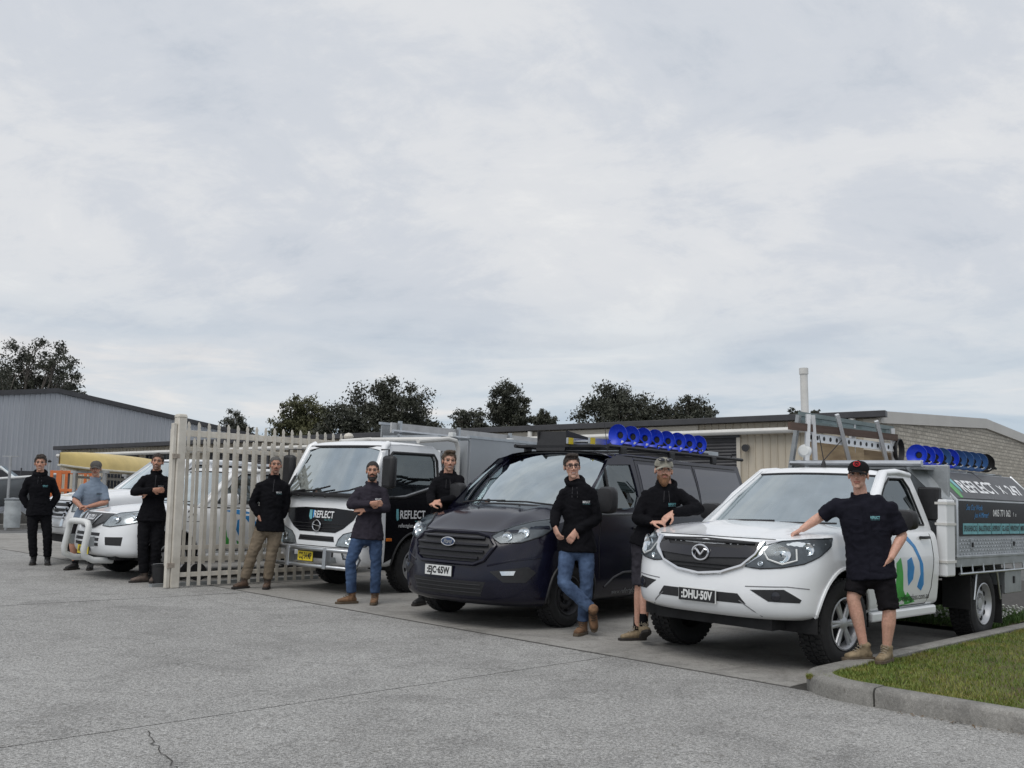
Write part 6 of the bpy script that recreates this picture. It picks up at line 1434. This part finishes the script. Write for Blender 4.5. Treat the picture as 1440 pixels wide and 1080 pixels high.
def boot(e, M_, m, solem, shaft, lace):
    b = MB(); limb(b, [(0, -.012, -.05+.0), (0, -.008, .0), (0, -.006, shaft)], [(.046, .042), (.045, .042), (.052, .050)], 14, up=(1, 0, 0))
    limb(b, [(0, -.045, -.058), (0, .03, -.050), (0, .10, -.058), (0, .170, -.066)], [(.038, .036), (.041, .046), (.044, .034), (.037, .024)], 14, up=(1, 0, 0))
    me = remesh(b, .008, 2); wrinkle(me, .0035, (22, 22, 22), 3); o_ = to_mb(me).xform(M_).build('boot', m, e, 60)
    out = [(-.030, -.085), (.030, -.085), (.040, -.04), (.037, .02), (.047, .09), (.045, .16), (.028, .205), (0, .216), (-.028, .205), (-.045, .16), (-.047, .09), (-.037, .02), (-.040, -.04)]
    s = MB(); s.prism([(x, y, -.103) for x, y in out], (0, 0, .028)); s.xform(M_).build('sole', solem, o_, 30, .004)
    if lace:
        s = MB()
        for i in range(5): y = .098-.022*i; z = -.020+.016*i; s.tube([(-.026, y-.005, z-.006), (0, y+.006, z+.006), (.026, y-.005, z-.006)], .0035, 6)
        s.tube([(0, .02, .048), (.03, .045, .03), (.035, .04, .0)], .003, 5); s.tube([(0, .02, .048), (-.03, .05, .03), (-.03, .05, .005)], .003, 5); s.xform(M_).build('laces', lace, o_, 60)
    return o_
def person(base, dz, J, o):
    bx, by = base; zb = g(bx, by)+dz; psi = math.atan2(-bx, by); J = {k: (x*math.cos(psi), z) for k, (x, z) in J.items()}
    def V(n): x, z = J[n]; return Vector((x, o['y'].get(n, YD.get(n, 0)), z))
    hmx = (J['hipL'][0]+J['hipR'][0])/2; hsp = min(.092, abs(J['hipR'][0]-J['hipL'][0])/2); J['hipL'] = (hmx-hsp, J['hipL'][1]); J['hipR'] = (hmx+hsp, J['hipR'][1])
    sx = (J['shL'][0]+J['shR'][0])/2
    for k_ in ('shL', 'shR'): J[k_] = (sx+(J[k_][0]-sx)*.86, J[k_][1]-.018)
    shL, shR, hipL, hipR = V('shL'), V('shR'), V('hipL'), V('hipR'); neck = V('neck'); hy = o['y'].get('body', 0)
    e = None
    pel = (hipL+hipR)/2; ch = (shL+shR)/2; ax = (ch-pel).normalized(); sw = (shR-shL).length; ws = o.get('wide', 1.0)
    skin = MB(); topm = MB(); bot = MB(); kx = ws*max(.86, min(1.12, sw/.36)) if not o.get('turned') else ws*o['turned']
    upx = (shR-shL).normalized()
    # torso garment
    hem = pel-ax*o.get('hem', .045); T = [hem, pel+ax*.02, pel.lerp(ch, .42), pel.lerp(ch, .78), ch+ax*.015, ch.lerp(neck, .62)+ax*.0, neck-ax*.005]
    fat = o.get('belly', 1.0); hw = (hipR-hipL).length/2+.112
    R_ = [(max(.184*kx, hw), .152), (max(.178*kx, hw-.004), .140*fat), (.166*kx, .118*fat), (.190*kx, .128), (.176*kx, .104), (.098*kx, .078), (.066, .064)]
    limb(topm, T, R_, 20, up=upx, flat='s')
    for s, sh in ((-1, shL), (1, shR)):
        ell(topm, sh+Vector((0, 0, -.016)), (.063, .066, .060)); limb(topm, [neck-Vector((0, 0, .045)), neck.lerp(sh, .55)-Vector((0, 0, .035)), sh-Vector((0, 0, .02))], [.062, .066, .062], 12); limb(topm, [ch.lerp(pel, .25), sh-Vector((0, 0, .04))], [.09, .068], 12)
    short = o.get('short'); thick = o.get('sleeve', 1.0)
    for L_, s in (('L', -1), ('R', 1)):
        a, b, c = V('sh'+L_), V('el'+L_), V('wr'+L_); c = b+(c-b).normalized()*min(.28, max(.2, (c-b).length))
        if short:
            end = a.lerp(b, .92); limb(topm, [a, a.lerp(b, .5), end], [.070, .067, .068], 14, flat='e'); limb(skin, [a.lerp(b, .5), b, b.lerp(c, .3), c], [.047, .042, .043, .029], 12)
        else:
            limb(topm, [a, a.lerp(b, .55), b, b.lerp(c, .5), c-(c-b).normalized()*.02], [.067*thick, .064*thick, .059*thick, .054*thick, .043*thick], 14); limb(skin, [b.lerp(c, .6), c], [.030, .027], 10)
            if o.get('cuff', True): limb(topm, [c-(c-b).normalized()*.05, c-(c-b).normalized()*.012], [.043*thick, .040*thick], 12)
        hd = o['hands'].get(L_)
        if hd: hand(skin, c+(c-b).normalized()*.0, hd[0], hd[1], hd[2] if len(hd) > 2 else s, *(hd[3:] if len(hd) > 3 else ()))
    # collar / hood
    nk = neck+Vector((0, 0, .005)); st = o['top']
    if st == 'hoodie':
        ring = [nk+Vector((math.cos(a)*.088, .012+math.sin(a)*.082, .002+.030*max(0, math.sin(a))-.045*max(0, -math.sin(a)))) for a in [math.tau*i/20 for i in range(20)]]
        rr = [.026+.016*max(0, math.sin(math.tau*i/20)) for i in range(20)]; topm.tube(ring, rr, 10, closed=True); ell(topm, nk+Vector((0, .095, -.045)), (.095, .05, .075))
    elif st == 'zip':
        ring = [nk+Vector((math.cos(a)*.070, .006+math.sin(a)*.068, .020-.030*max(0, -math.sin(a)))) for a in [math.tau*i/20 for i in range(20) if not (13.2 < i < 16.8)]]; topm.tube(ring, [(.034, .012)]*len(ring), 8, up=(0, 0, 1))
    else:
        ring = [nk+Vector((math.cos(a)*.074, .006+math.sin(a)*.072, .012-.040*max(0, -math.sin(a)))) for a in [math.tau*i/20 for i in range(20) if not (13.6 < i < 16.4)]]; topm.tube(ring, [(.026, .011)]*len(ring), 8, up=(0, 0, 1))
    # legs
    shorts = o.get('shorts')
    feet = []
    for L_ in 'LR':
        h, k = V('hip'+L_), V('kn'+L_); a = V('an'+L_); fx = o.get('foot', {}).get(L_)
        gz = (g(bx+a.x, by+a.y)-g(bx, by)) if not o.get('kerb') else o['kerb'].get(L_, 0)
        if fx is None:
            a.z = gz+.103; tx, tz = J['to'+L_]; dx = max(-.19, min(.19, tx-a.x)); fd = Vector((dx, -math.sqrt(max(.004, .21**2-dx*dx)), 0))
        else: a.z = max(a.z, fx[1]) if len(fx) > 1 else a.z; fd = Vector(fx[0])
        up = Vector((0, 0, 1)) if fx is None else (fx[2] if len(fx) > 2 else (k-a))
        feet.append((a, fd, up)); h2 = h+Vector((0, .0, .04))
        if shorts:
            end = k+(h-k).normalized()*shorts[0 if L_ == 'L' else 1]; limb(bot, [h2, h.lerp(end, .5), end], [(.092, .105), (.086, .094), (.084, .088)], 16, up=(1, 0, 0), flat='e')
            limb(skin, [h.lerp(k, .5), k+(h-k).normalized()*.05, k, k.lerp(a, .30), k.lerp(a, .62), a+(k-a).normalized()*.03, a-Vector((0, 0, .02))], [.074, .060, .0555, .057, .045, .036, .036], 14); ell(skin, k+Vector((0, -.028, .0)), (.036, .028, .045))
        else:
            jr = o.get('leg', 1.0); limb(bot, [h2, h.lerp(k, .5), k, k.lerp(a, .35), a+(k-a).normalized()*.03], [(.092*jr, .096), (.083*jr, .086), (.068*jr, .072), (.068*jr, .070), (.060*jr, .064)], 16, up=(1, 0, 0), flat='e')
    limb(bot, [pel-ax*.06, pel+ax*.03, pel+ax*.12], [(.150*kx, .102), (.164*kx, .108), (.156*kx, .106)], 18, up=upx)
    # head placement
    ctop, cchin = Vector((J['top'][0], 0, J['top'][1])), Vector((J['chin'][0], 0, J['chin'][1])); hh = .232
    hc = cchin+(ctop-cchin).normalized()*.117; hc.y = o['y'].get('head', -.03)
    sc = min(1.10, max(1.01, ((ctop-cchin).length-.012)/hh)); hc = cchin+(ctop-cchin).normalized()*(.113*sc); hc.y = o['y'].get('head', -.03)
    yaw, pit, rol = o.get('turn', (0, 0, 0)); H = Matrix.Translation(hc) @ Matrix.Rotation(rad(rol), 4, 'Y') @ Matrix.Rotation(rad(yaw), 4, 'Z') @ Matrix.Rotation(rad(pit), 4, 'X') @ Matrix.Scale(sc, 4)
    limb(skin, [hc+Vector((0, .022, -.05)), hc.lerp(neck, .6)+Vector((0, .022, 0)), neck+Vector((0, .012, -.03)), neck-Vector((0, 0, .14))], [.052, .055, .060, .07], 14)
    limb(skin, [neck-Vector((0, 0, .10)), pel], [.07, .07], 10)
    for s_, sh in ((-1, shL), (1, shR)): limb(skin, [neck-Vector((0, 0, .12)), sh, V('el'+('L' if s_ < 0 else 'R'))], [.05, .04, .035], 8)
    for L_ in 'LR': limb(skin, [pel, V('hip'+L_), V('kn'+L_)], [.06, .055, .045], 8)
    sm_ = remesh(skin, .0068, 1); rng = random.Random(o['seed']); sk = Vector(o['skin'])
    hm = head_mesh(o); base_m = to_mb(sm_); tones = []
    for p in base_m.v:
        c = sk*(1+.05*noise.noise(p*18)); tones.append(c.lerp(Vector((sk.x*1.02, sk.y*.86, sk.z*.84)), .35+.3*noise.noise(p*9)))
    nfix = hc.z-.075*sc
    for i, p in enumerate(base_m.v):
        if o.get('beard') and p.z > nfix+.03: pass
    hmb = to_mb(hm); ht_ = [tone_head(p, o, rng) for p in hmb.v]; hmb.xform(H); base_m.add(hmb.v, hmb.f); tones += ht_
    me = base_m.mesh('person', 60, True); at = me.color_attributes.new('tone', 'FLOAT_COLOR', 'POINT')
    for i, c in enumerate(tones): at.data[i].color = (c[0], c[1], c[2], 1)
    e = obj('person', me, SKIN); e.location = (bx, by, zb); e.rotation_euler = (0, 0, psi); tag(e, o['label'], 'person')
    tm = remesh(topm, .0115, 2); wrinkle(tm, o.get('crease', .0085), seed=o['seed']); tb = to_mb(tm); top_o = tb.build(o['topname'], o['topmat'], e, 60)
    bm_ = remesh(bot, .0115, 2); wrinkle(bm_, .0085, (10, 10, 17), o['seed']+4); to_mb(bm_).build('shorts' if shorts else 'trousers', o['botmat'], e, 60)
    for (a, fd, up) in feet:
        R3 = cr_mat(fd, up); M_ = Matrix.Translation(a) @ R3.to_4x4(); boot(e, M_, o['bootmat'], o['solemat'], o.get('shaft', .045), o.get('lace'))
        if o.get('socks'): limb(MB(), [(0, 0, 0), (0, 0, .1)], [.04, .04]); MB().tube([a+Vector((0, 0, -.0)), a+Vector((0, 0, .07)), a+Vector((0, 0, .12))], [.045, .043, .041], 12).build('sock', o['socks'], e)
    hm_ = None
    if o.get('capmat'):
        cap_parts(e, H, o)
        if o.get('hair'): 
            h = hair_mesh({**o, 'hair': 'buzz'}); bm2 = bmesh.new(); bm2.from_mesh(h); bmesh.ops.delete(bm2, geom=[f for f in bm2.faces if f.calc_center_median().z > .055], context='FACES'); bm2.to_mesh(h); bm2.free(); to_mb(h).xform(H).build('hair', o['hairmat'], e, 60)
    else: to_mb(hair_mesh(o)).xform(H).build('hair', o['hairmat'], e, 60)
    for s in (1, -1):
        ey = ell(MB(), (s*.0315, -.0668, .0085), (.0125, .0125, .0095), n=12, k=8).xform(H).build('eye', EYEW, e, 60); MB().lathe([(0, .0015), (.0066, .001), (.0072, 0)], (s*.0312, -.0790, .0085), (0, -1, 0), 12).xform(H).build('iris', EYED, ey)
        limb(MB(), [(0, 0, 0), (0, 0, 1)], [.1, .1])
        lid = MB().tube([(s*.0315+.014*math.cos(a), -.0745-.004*math.sin(a)*1.0, .0085+.0085*math.sin(a)) for a in [math.pi*i/8 for i in range(9)]], .0022, 5); lid.xform(H).build('eyelid', mat('lash_line', (.10, .055, .045), .6), e)
    if o.get('beard', 0) > .9:
        m = MB(); bl = o.get('beardlen', .012)
        ell(m, (0, -.060, -.098-bl*.5), (.034, .032, .026+bl)); ell(m, (0, -.040, -.085-bl*.3), (.048, .046, .034+bl*.6))
        for s in (1, -1): ell(m, (s*.047, -.018, -.062), (.014, .036, .030)); ell(m, (s*.020, -.086, -.047), (.016, .008, .006), Matrix.Rotation(s*.35, 3, 'Y'))
        b = remesh(m, .005, 1); wrinkle(b, .005, (90, 90, 60), 5)
        bm2 = bmesh.new(); bm2.from_mesh(b); bmesh.ops.delete(bm2, geom=[f for f in bm2.faces if (abs(f.calc_center_median().x) < .019 and abs(f.calc_center_median().z+.0605) < .0075)], context='FACES'); bm2.to_mesh(b); bm2.free()
        to_mb(b).xform(H).build('beard', o['beardmat'], e, 60)
    if o.get('glasses'):
        s = MB()
        for x in (-.033, .033): s.tube([(x+math.copysign(abs(math.cos(a))**.7, math.cos(a))*.026, -.094+abs(x)*.1, .006+math.copysign(abs(math.sin(a))**.7, math.sin(a))*.018) for a in [math.tau*i/24+.05 for i in range(24)]], .003, 6, closed=True)
        s.tube([(-.008, -.092, .012), (0, -.096, .015), (.008, -.092, .012)], .0028, 6)
        for x in (-1, 1): s.tube([(x*.059, -.088, .014), (x*.072, -.05, .012), (x*.078, .01, .008)], .0026, 6)
        s.xform(H).build('glasses', INK, e, 60)
    # chest logo, zip, belt
    bv = bvh_of(tb); cxp = ch.x+o.get('logo', .085); cz = ch.z-.10
    if o.get('logo', 1):
        for txt, dzz, szz, w, mm in (('REFLECT', 0, .030, .075, o.get('logomat', WHITEINK)), ('— — —', -.018, .014, .075, TEALV)):
            t = text_mb(txt, szz, .0006, 0, 1, w)
            for i, p in enumerate(t.v):
                h, n = prj(bv, 'y', 1, cxp+p.x, cz+dzz+p.y); t.v[i] = h+Vector((0, -.003, 0))
            t.build('chest_logo', mm, top_o, 0, recalc=False)
    def onf(pts, r, name, m, flat=1):
        P = []
        for x, z in pts: h, n = prj(bv, 'y', 1, x, z); P.append(h+Vector((0, -.001, 0)))
        MB().tube(P, r, 6, flat=flat).build(name, m, top_o)
    if st == 'zip': onf([(neck.x+(pel.x-neck.x)*t*.35, neck.z-.035-.17*t) for t in [i/8 for i in range(9)]], .004, 'zipper', STEELD)
    if st == 'hoodie':
        pz = pel.z+.05; pk = [(pel.x-.12, pz-.05), (pel.x-.085, pz+.10), (pel.x+.085, pz+.10), (pel.x+.12, pz-.05)]
        if o.get('pocket', True): onf([(pk[i][0]+(pk[i+1][0]-pk[i][0])*t/6, pk[i][1]+(pk[i+1][1]-pk[i][1])*t/6) for i in range(3) for t in range(7)], .003, 'pocket_seam', o['topmat'])
        for s in (-.022, .022): onf([(neck.x+s, neck.z-.06), (neck.x+s*1.2, neck.z-.12), (neck.x+s*1.3, neck.z-.17)], .003, 'drawstring', mat('grey_cord', (.05, .05, .055), .8))
    if st == 'shirt':
        onf([(neck.x+(pel.x-neck.x)*t, neck.z-.05-(neck.z-.05-pel.z+.03)*t) for t in [i/16 for i in range(17)]], .003, 'placket', o['topmat'])
        for s in (-1, 1): onf([(ch.x+s*.05, cz+.015-.03), (ch.x+s*.13, cz+.015-.03)], .004, 'pocket_flap', o['topmat']); onf([(ch.x+s*.05, cz-.015), (ch.x+s*.055, cz-.11), (ch.x+s*.125, cz-.11), (ch.x+s*.13, cz-.015)], .0025, 'pocket_seam', o['topmat'])
    return e
YD = {'elL': -.01, 'elR': -.01, 'wrL': -.10, 'wrR': -.10, 'knL': -.03, 'knR': -.03}

BLK = cloth('black_fleece', (.007, .007, .009)); BLKP = cloth('black_cotton_drill', (.009, .009, .011)); NVY = cloth('dark_navy_workshirt', (.013, .013, .020)); PLUM = cloth('dark_plum_shirt', (.034, .030, .040)); POLO = cloth('grey_blue_polo', (.19, .235, .30), .85, .3, 160, .12)
JEAN = mat('blue_denim', (.070, .108, .185), .85, 0, .5, 7, bump=.35, bscale=200, spec=.2, dirt=(.028, .045, .088)); JEAN2 = mat('dark_blue_denim', (.055, .092, .170), .85, 0, .5, 6, bump=.35, bscale=200, spec=.2, dirt=(.022, .038, .08))
KHAKI = cloth('khaki_drill', (.185, .150, .110)); SHORTK = cloth('black_work_shorts', (.012, .011, .013)); SHORTG = cloth('grey_work_shorts', (.038, .036, .044), var=.35)
TANB = mat('tan_suede', (.205, .115, .062), .85, 0, .4, 16, bump=.3, bscale=120, dirt=(.10, .055, .03)); WHEAT = mat('wheat_nubuck', (.26, .20, .125), .85, 0, .35, 16, bump=.3, bscale=120, dirt=(.13, .10, .06)); BROWNB = mat('brown_leather', (.10, .062, .042), .6, 0, .35, 14, bump=.25, bscale=90); BLKB = mat('black_leather', (.014, .014, .015), .5, 0, .3, 14); GREYB = mat('dusty_brown_suede', (.13, .10, .085), .85, 0, .35, 14, bump=.3, bscale=100)
SOLE = mat('dark_rubber_sole', (.028, .024, .022), .8, 0, .3, 20); SOLET = mat('brown_rubber_sole', (.10, .075, .05), .8, 0, .3, 20); LACE = mat('pale_laces', (.30, .26, .20), .8, 0, .2, 30); LACED = mat('dark_laces', (.05, .045, .04), .8, 0, .2, 30)
def hairm(n, c): return mat(n, c, .6, 0, .45, 40, bump=.6, bscale=220)
HB = hairm('dark_brown_hair', (.028, .019, .014)); HM = hairm('brown_hair', (.075, .048, .028)); HG = hairm('greying_hair', (.085, .08, .075)); HR = hairm('ginger_beard_hair', (.20, .095, .042)); HD = hairm('near_black_hair', (.016, .012, .010))
F = (0, -1, 0)
PT = {
"P9":((2.97,8.6),0.12,{"top":(0.016,1.68),"chin":(0.017,1.43),"neck":(0.033,1.364),"shL":(-0.189,1.314),"shR":(0.3,1.299),"elL":(-0.324,1.193),"wrL":(-0.43,1.122),"elR":(0.37,1.042),"wrR":(0.262,0.853),"hipL":(-0.019,0.72),"hipR":(0.209,0.712),"knL":(-0.065,0.504),"knR":(0.234,0.404),"anL":(0.013,0.079),"anR":(0.2,0.025),"toL":(-0.17,-0.041),"toR":(0.119,-0.103)}),
"P8":((1.22,10.1),0,{"top":(0.332,1.828),"chin":(0.309,1.555),"neck":(0.342,1.535),"shL":(0.132,1.46),"shR":(0.491,1.463),"elL":(0.046,1.197),"wrL":(0.189,1.164),"elR":(0.657,1.3),"wrR":(0.379,1.258),"hipL":(0.077,0.952),"hipR":(0.246,0.953),"knL":(0.074,0.563),"knR":(0.123,0.543),"anL":(0.044,0.158),"anR":(0.103,0.158),"toL":(-0.156,0.022),"toR":(0.166,-0.052)}),
"P7":((0.77,10.45),0,{"top":(-0.141,1.848),"chin":(-0.13,1.59),"neck":(-0.106,1.56),"shL":(-0.223,1.456),"shR":(0.08,1.469),"elL":(-0.306,1.231),"wrL":(-0.312,1.094),"elR":(0.12,1.173),"wrR":(-0.121,1.035),"hipL":(-0.203,0.876),"hipR":(0.033,0.878),"knL":(-0.217,0.524),"knR":(0.015,0.525),"anL":(0.076,0.256),"anR":(-0.026,0.196),"toL":(0.121,0.008),"toR":(-0.101,0.007)}),
"P5":((-1.90,12.45),0,{"top":(0.172,1.74),"chin":(0.168,1.505),"neck":(0.169,1.461),"shL":(0.003,1.386),"shR":(0.318,1.388),"elL":(-0.094,1.2),"wrL":(0.149,1.215),"elR":(0.352,1.164),"wrR":(0.01,1.133),"hipL":(0.028,0.823),"hipR":(0.224,0.824),"knL":(-0.071,0.514),"knR":(0.241,0.497),"anL":(-0.052,0.189),"anR":(0.236,0.171),"toL":(-0.271,0.054),"toR":(0.21,0.009)}),
"P4":((-3.55,13.8),0,{"top":(0.29,1.807),"chin":(0.29,1.553),"neck":(0.279,1.511),"shL":(0.067,1.411),"shR":(0.457,1.421),"elL":(-0.005,1.158),"wrL":(0.078,0.98),"elR":(0.463,1.152),"wrR":(0.417,0.963),"hipL":(0.147,0.811),"hipR":(0.337,0.812),"knL":(0.019,0.473),"knR":(0.275,0.447),"anL":(-0.081,0.054),"anR":(0.238,0.075),"toL":(-0.234,-0.03),"toR":(0.204,-0.031)}),
"P6":((-1.12,12.55),0,{"top":(0.352,1.911),"chin":(0.324,1.647),"neck":(0.325,1.604),"shL":(0.171,1.545),"shR":(0.486,1.575),"elL":(0.11,1.346),"wrL":(0.12,1.265),"elR":(0.496,1.312),"wrR":(0.205,1.274),"hipL":(0.173,1.023),"hipR":(0.398,1.025),"knL":(0.085,0.559),"knR":(0.34,0.561),"anL":(0.02,0.058),"anR":(0.263,0.059),"toL":(-0.084,-0.016),"toR":(0.201,-0.014)}),
"P3":((-5.13,14.1),0,{"top":(0.138,1.803),"chin":(0.117,1.558),"neck":(0.119,1.52),"shL":(-0.051,1.445),"shR":(0.257,1.448),"elL":(-0.178,1.245),"wrL":(0.099,1.276),"elR":(0.295,1.226),"wrR":(-0.055,1.235),"hipL":(-0.013,0.882),"hipR":(0.197,0.884),"knL":(-0.014,0.488),"knR":(0.17,0.468),"anL":(0.021,0.119),"anR":(0.176,0.098),"toL":(-0.187,0.02),"toR":(0.123,-0.015)}),
"P2":((-6.73,15.65),0,{"top":(0.221,1.662),"chin":(0.214,1.447),"neck":(0.222,1.407),"shL":(0.029,1.29),"shR":(0.375,1.28),"elL":(-0.081,1.069),"wrL":(0.051,0.935),"elR":(0.407,1.04),"wrR":(0.123,0.965),"hipL":(0.034,0.813),"hipR":(0.242,0.826),"knL":(-0.079,0.447),"knR":(0.167,0.449),"anL":(-0.018,0.061),"anR":(0.227,0.062),"toL":(-0.172,-0.018),"toR":(0.196,-0.034)}),
"P1":((-7.60,16.3),0,{"top":(-0.098,1.778),"chin":(-0.087,1.502),"neck":(-0.085,1.469),"shL":(-0.285,1.378),"shR":(0.122,1.381),"elL":(-0.348,1.096),"wrL":(-0.262,0.93),"elR":(0.215,1.1),"wrR":(0.154,0.972),"hipL":(-0.158,0.829),"hipR":(0.042,0.831),"knL":(-0.145,0.462),"knR":(0.098,0.463),"anL":(-0.1,0.096),"anR":(0.124,0.073),"toL":(-0.127,0.003),"toR":(0.137,-0.008)}),

}
PO = {
'P1': dict(seed=1, label='smiling man in black hoodie and black trousers standing before the tall silver white ute', skin=(0.526, 0.302, 0.213), haircol=(.02, .014, .01), hair='wavy', hairmat=HB, smile=1, beard=.25, top='hoodie', topname='hoodie', topmat=BLK, botmat=BLKP, bootmat=BLKB, solemat=SOLE, lace=None, y={'wrL': .03, 'wrR': .03, 'elL': .06, 'elR': .06}, hands={'L': ((.5, .1, -.6), (1, 0, 0), -1, .9), 'R': ((-.5, .1, -.6), (-1, 0, 0), 1, .9)}, turn=(-4, 0, 0), logomat=TEALV),
'P2': dict(seed=2, label='man in grey cap and grey blue polo leaning on the bull bar ute', skin=(0.470, 0.263, 0.185), haircol=(.07, .06, .05), hair='buzz', hairmat=HG, beard=.55, beardcol=(.16, .13, .11), top='polo', topname='polo_shirt', topmat=POLO, botmat=SHORTK, shorts=(.02, .02), short=1, bootmat=BLKB, solemat=SOLE, capmat=cloth('grey_cap_cloth', (.10, .095, .09)), socks=BLK, y={'wrL': -.22, 'wrR': -.22, 'elL': -.10, 'elR': -.10, 'body': 0}, hands={'L': ((.9, -.15, -.25), (.1, .2, -1), -1, .8), 'R': ((-.9, -.1, .05), (0, .1, -1), 1, .9)}, turn=(-6, 3, 0), logomat=INK, crease=.006),
'P3': dict(seed=3, label='bearded man all in black with crossed arms standing beside the fence post', skin=(0.515, 0.297, 0.213), haircol=(.025, .018, .014), hair='short', hairmat=HB, beard=.75, smile=1, top='zip', topname='jacket', topmat=BLK, botmat=BLKP, bootmat=GREYB, solemat=SOLE, lace=LACED, shaft=.03, y={'elL': -.08, 'elR': -.08, 'wrL': -.22, 'wrR': -.19}, hands={'L': ((1, -.05, .0), (0, .9, .2), -1, .5), 'R': ((-.9, .3, .0), (0, .9, -.2), 1, .5)}, turn=(-6, 0, 6), logomat=GREYV, leg=1.06),
'P4': dict(seed=4, label='man with goatee in black jumper and khaki trousers beside the truck bull bar', skin=(0.448, 0.252, 0.179), haircol=(.05, .045, .04), hair='buzz', hairmat=HG, beard=.7, beardstyle='goatee', beardcol=(.045, .035, .03), top='zip', topname='jumper', topmat=BLK, botmat=KHAKI, bootmat=BROWNB, solemat=SOLE, lace=LACED, shaft=.04, y={'wrL': -.06, 'elL': .02, 'wrR': .04, 'elR': .05}, hands={'L': ((.35, -.05, -.9), (.9, .3, 0), -1, .6)}, turn=(5, -2, 0), leg=1.08),
'P5': dict(seed=5, label='bearded man in dark plum shirt and blue jeans with crossed arms before the truck door', skin=(0.526, 0.308, 0.218), haircol=(.02, .014, .01), hair='buzz', hairmat=HD, beard=.95, beardcol=(.022, .015, .011), beardmat=HD, beardlen=.004, top='shirt', topname='shirt', topmat=PLUM, botmat=JEAN2, bootmat=TANB, solemat=SOLET, lace=LACED, y={'elL': -.07, 'elR': -.07, 'wrL': -.22, 'wrR': -.19}, hands={'L': ((1, -.05, .02), (0, .9, .2), -1, .45), 'R': ((-.9, .3, .1), (0, .9, -.2), 1, .5)}, turn=(-3, 2, 0), leg=.98, wide=1.05),
'P6': dict(seed=6, label='smiling man in black hoodie leaning between the truck door and navy van bonnet', skin=(0.560, 0.336, 0.246), haircol=(.07, .045, .026), hair='quiff', hairmat=HM, beard=.4, beardcol=(.12, .075, .045), smile=1, top='hoodie', topname='hoodie', topmat=BLK, botmat=BLKP, bootmat=BLKB, solemat=SOLE, lace=None, y={'elL': -.08, 'elR': -.12, 'wrL': -.20, 'wrR': -.22}, hands={'L': ((.7, -.3, .1), (.2, .3, -.9), -1, .9), 'R': ((-.9, -.1, -.1), (0, .2, -1), 1, .9)}, turn=(8, 2, 3), pocket=False, logomat=TEALV),
'P7': dict(seed=7, label='smiling man with glasses and blue jeans, ankles crossed, beside the navy van', skin=(0.605, 0.381, 0.291), haircol=(.03, .02, .014), hair='quiff', hairmat=HB, smile=1, glasses=1, top='hoodie', topname='hoodie', topmat=BLK, botmat=JEAN, bootmat=TANB, solemat=SOLET, lace=LACED, shaft=.075, y={'wrL': -.14, 'wrR': -.17, 'elL': .0, 'elR': .0, 'anL': -.16, 'knL': -.12, 'anR': -.02, 'knR': -.03}, hands={'L': ((.35, -.15, -.9), (.6, .4, 0), -1, .55), 'R': ((-.55, -.15, -.8), (-.3, .5, -.3), 1, .55)}, foot={'L': ((.12, -.18, -.98), .235, Vector((.1, -1, .1)))}, turn=(10, 2, -3), pocket=False),
'P8': dict(seed=8, label='ginger bearded man in stone cap and shorts leaning on the flatbed ute', skin=(0.594, 0.370, 0.280), haircol=(.16, .085, .045), hair='buzz', hairmat=HM, brow=(.24, .13, .07), beard=.96, beardcol=(.22, .105, .05), beardmat=HR, beardlen=.018, top='hoodie', topname='hoodie', topmat=BLK, botmat=SHORTG, shorts=(-.02, -.02), bootmat=WHEAT, solemat=SOLE, lace=LACE, socks=BLK, shaft=.02, capmat=cloth('stone_camo_cap', (.27, .26, .22), var=.5), sunnies=1, y={'elL': -.06, 'wrL': -.20, 'elR': -.14, 'wrR': -.24, 'anR': -.12, 'knR': -.1, 'anL': .06}, hands={'L': ((.9, -.25, .05), (.1, .2, -.9), -1, .7), 'R': ((-.75, -.2, -.55), (-.3, .3, -.8), 1, .6)}, foot={'R': ((.16, -.9, .30), .135, Vector((0, .3, 1)))}, turn=(6, -2, 3), pocket=False, logomat=TEALV),
'P9': dict(seed=9, label='man in black cap with red badge and shorts standing on the kerb', skin=(0.616, 0.386, 0.297), haircol=(.05, .035, .025), hair='buzz', hairmat=HB, top='shirt', topname='work_shirt', topmat=NVY, botmat=SHORTK, shorts=(.05, .02), short=1, bootmat=WHEAT, solemat=SOLET, lace=LACE, shaft=.02, capmat=cloth('black_cap_cloth', (.012, .012, .013)), cap_badge=1, y={'elL': .04, 'wrL': .0, 'elR': .03, 'wrR': -.07}, hands={'L': ((-.75, -.25, -.4), (.1, -.1, -1), -1, .9, .05, .6, 1.1), 'R': ((-.5, -.1, -.8), (-.8, .3, 0), 1, .5)}, kerb={'L': 0, 'R': -.005}, turn=(-8, 0, 2), wide=1.0, logomat=TEALV),
}
for k_, (b_, dz_, j_) in PT.items(): person(b_, dz_, j_, PO[k_])
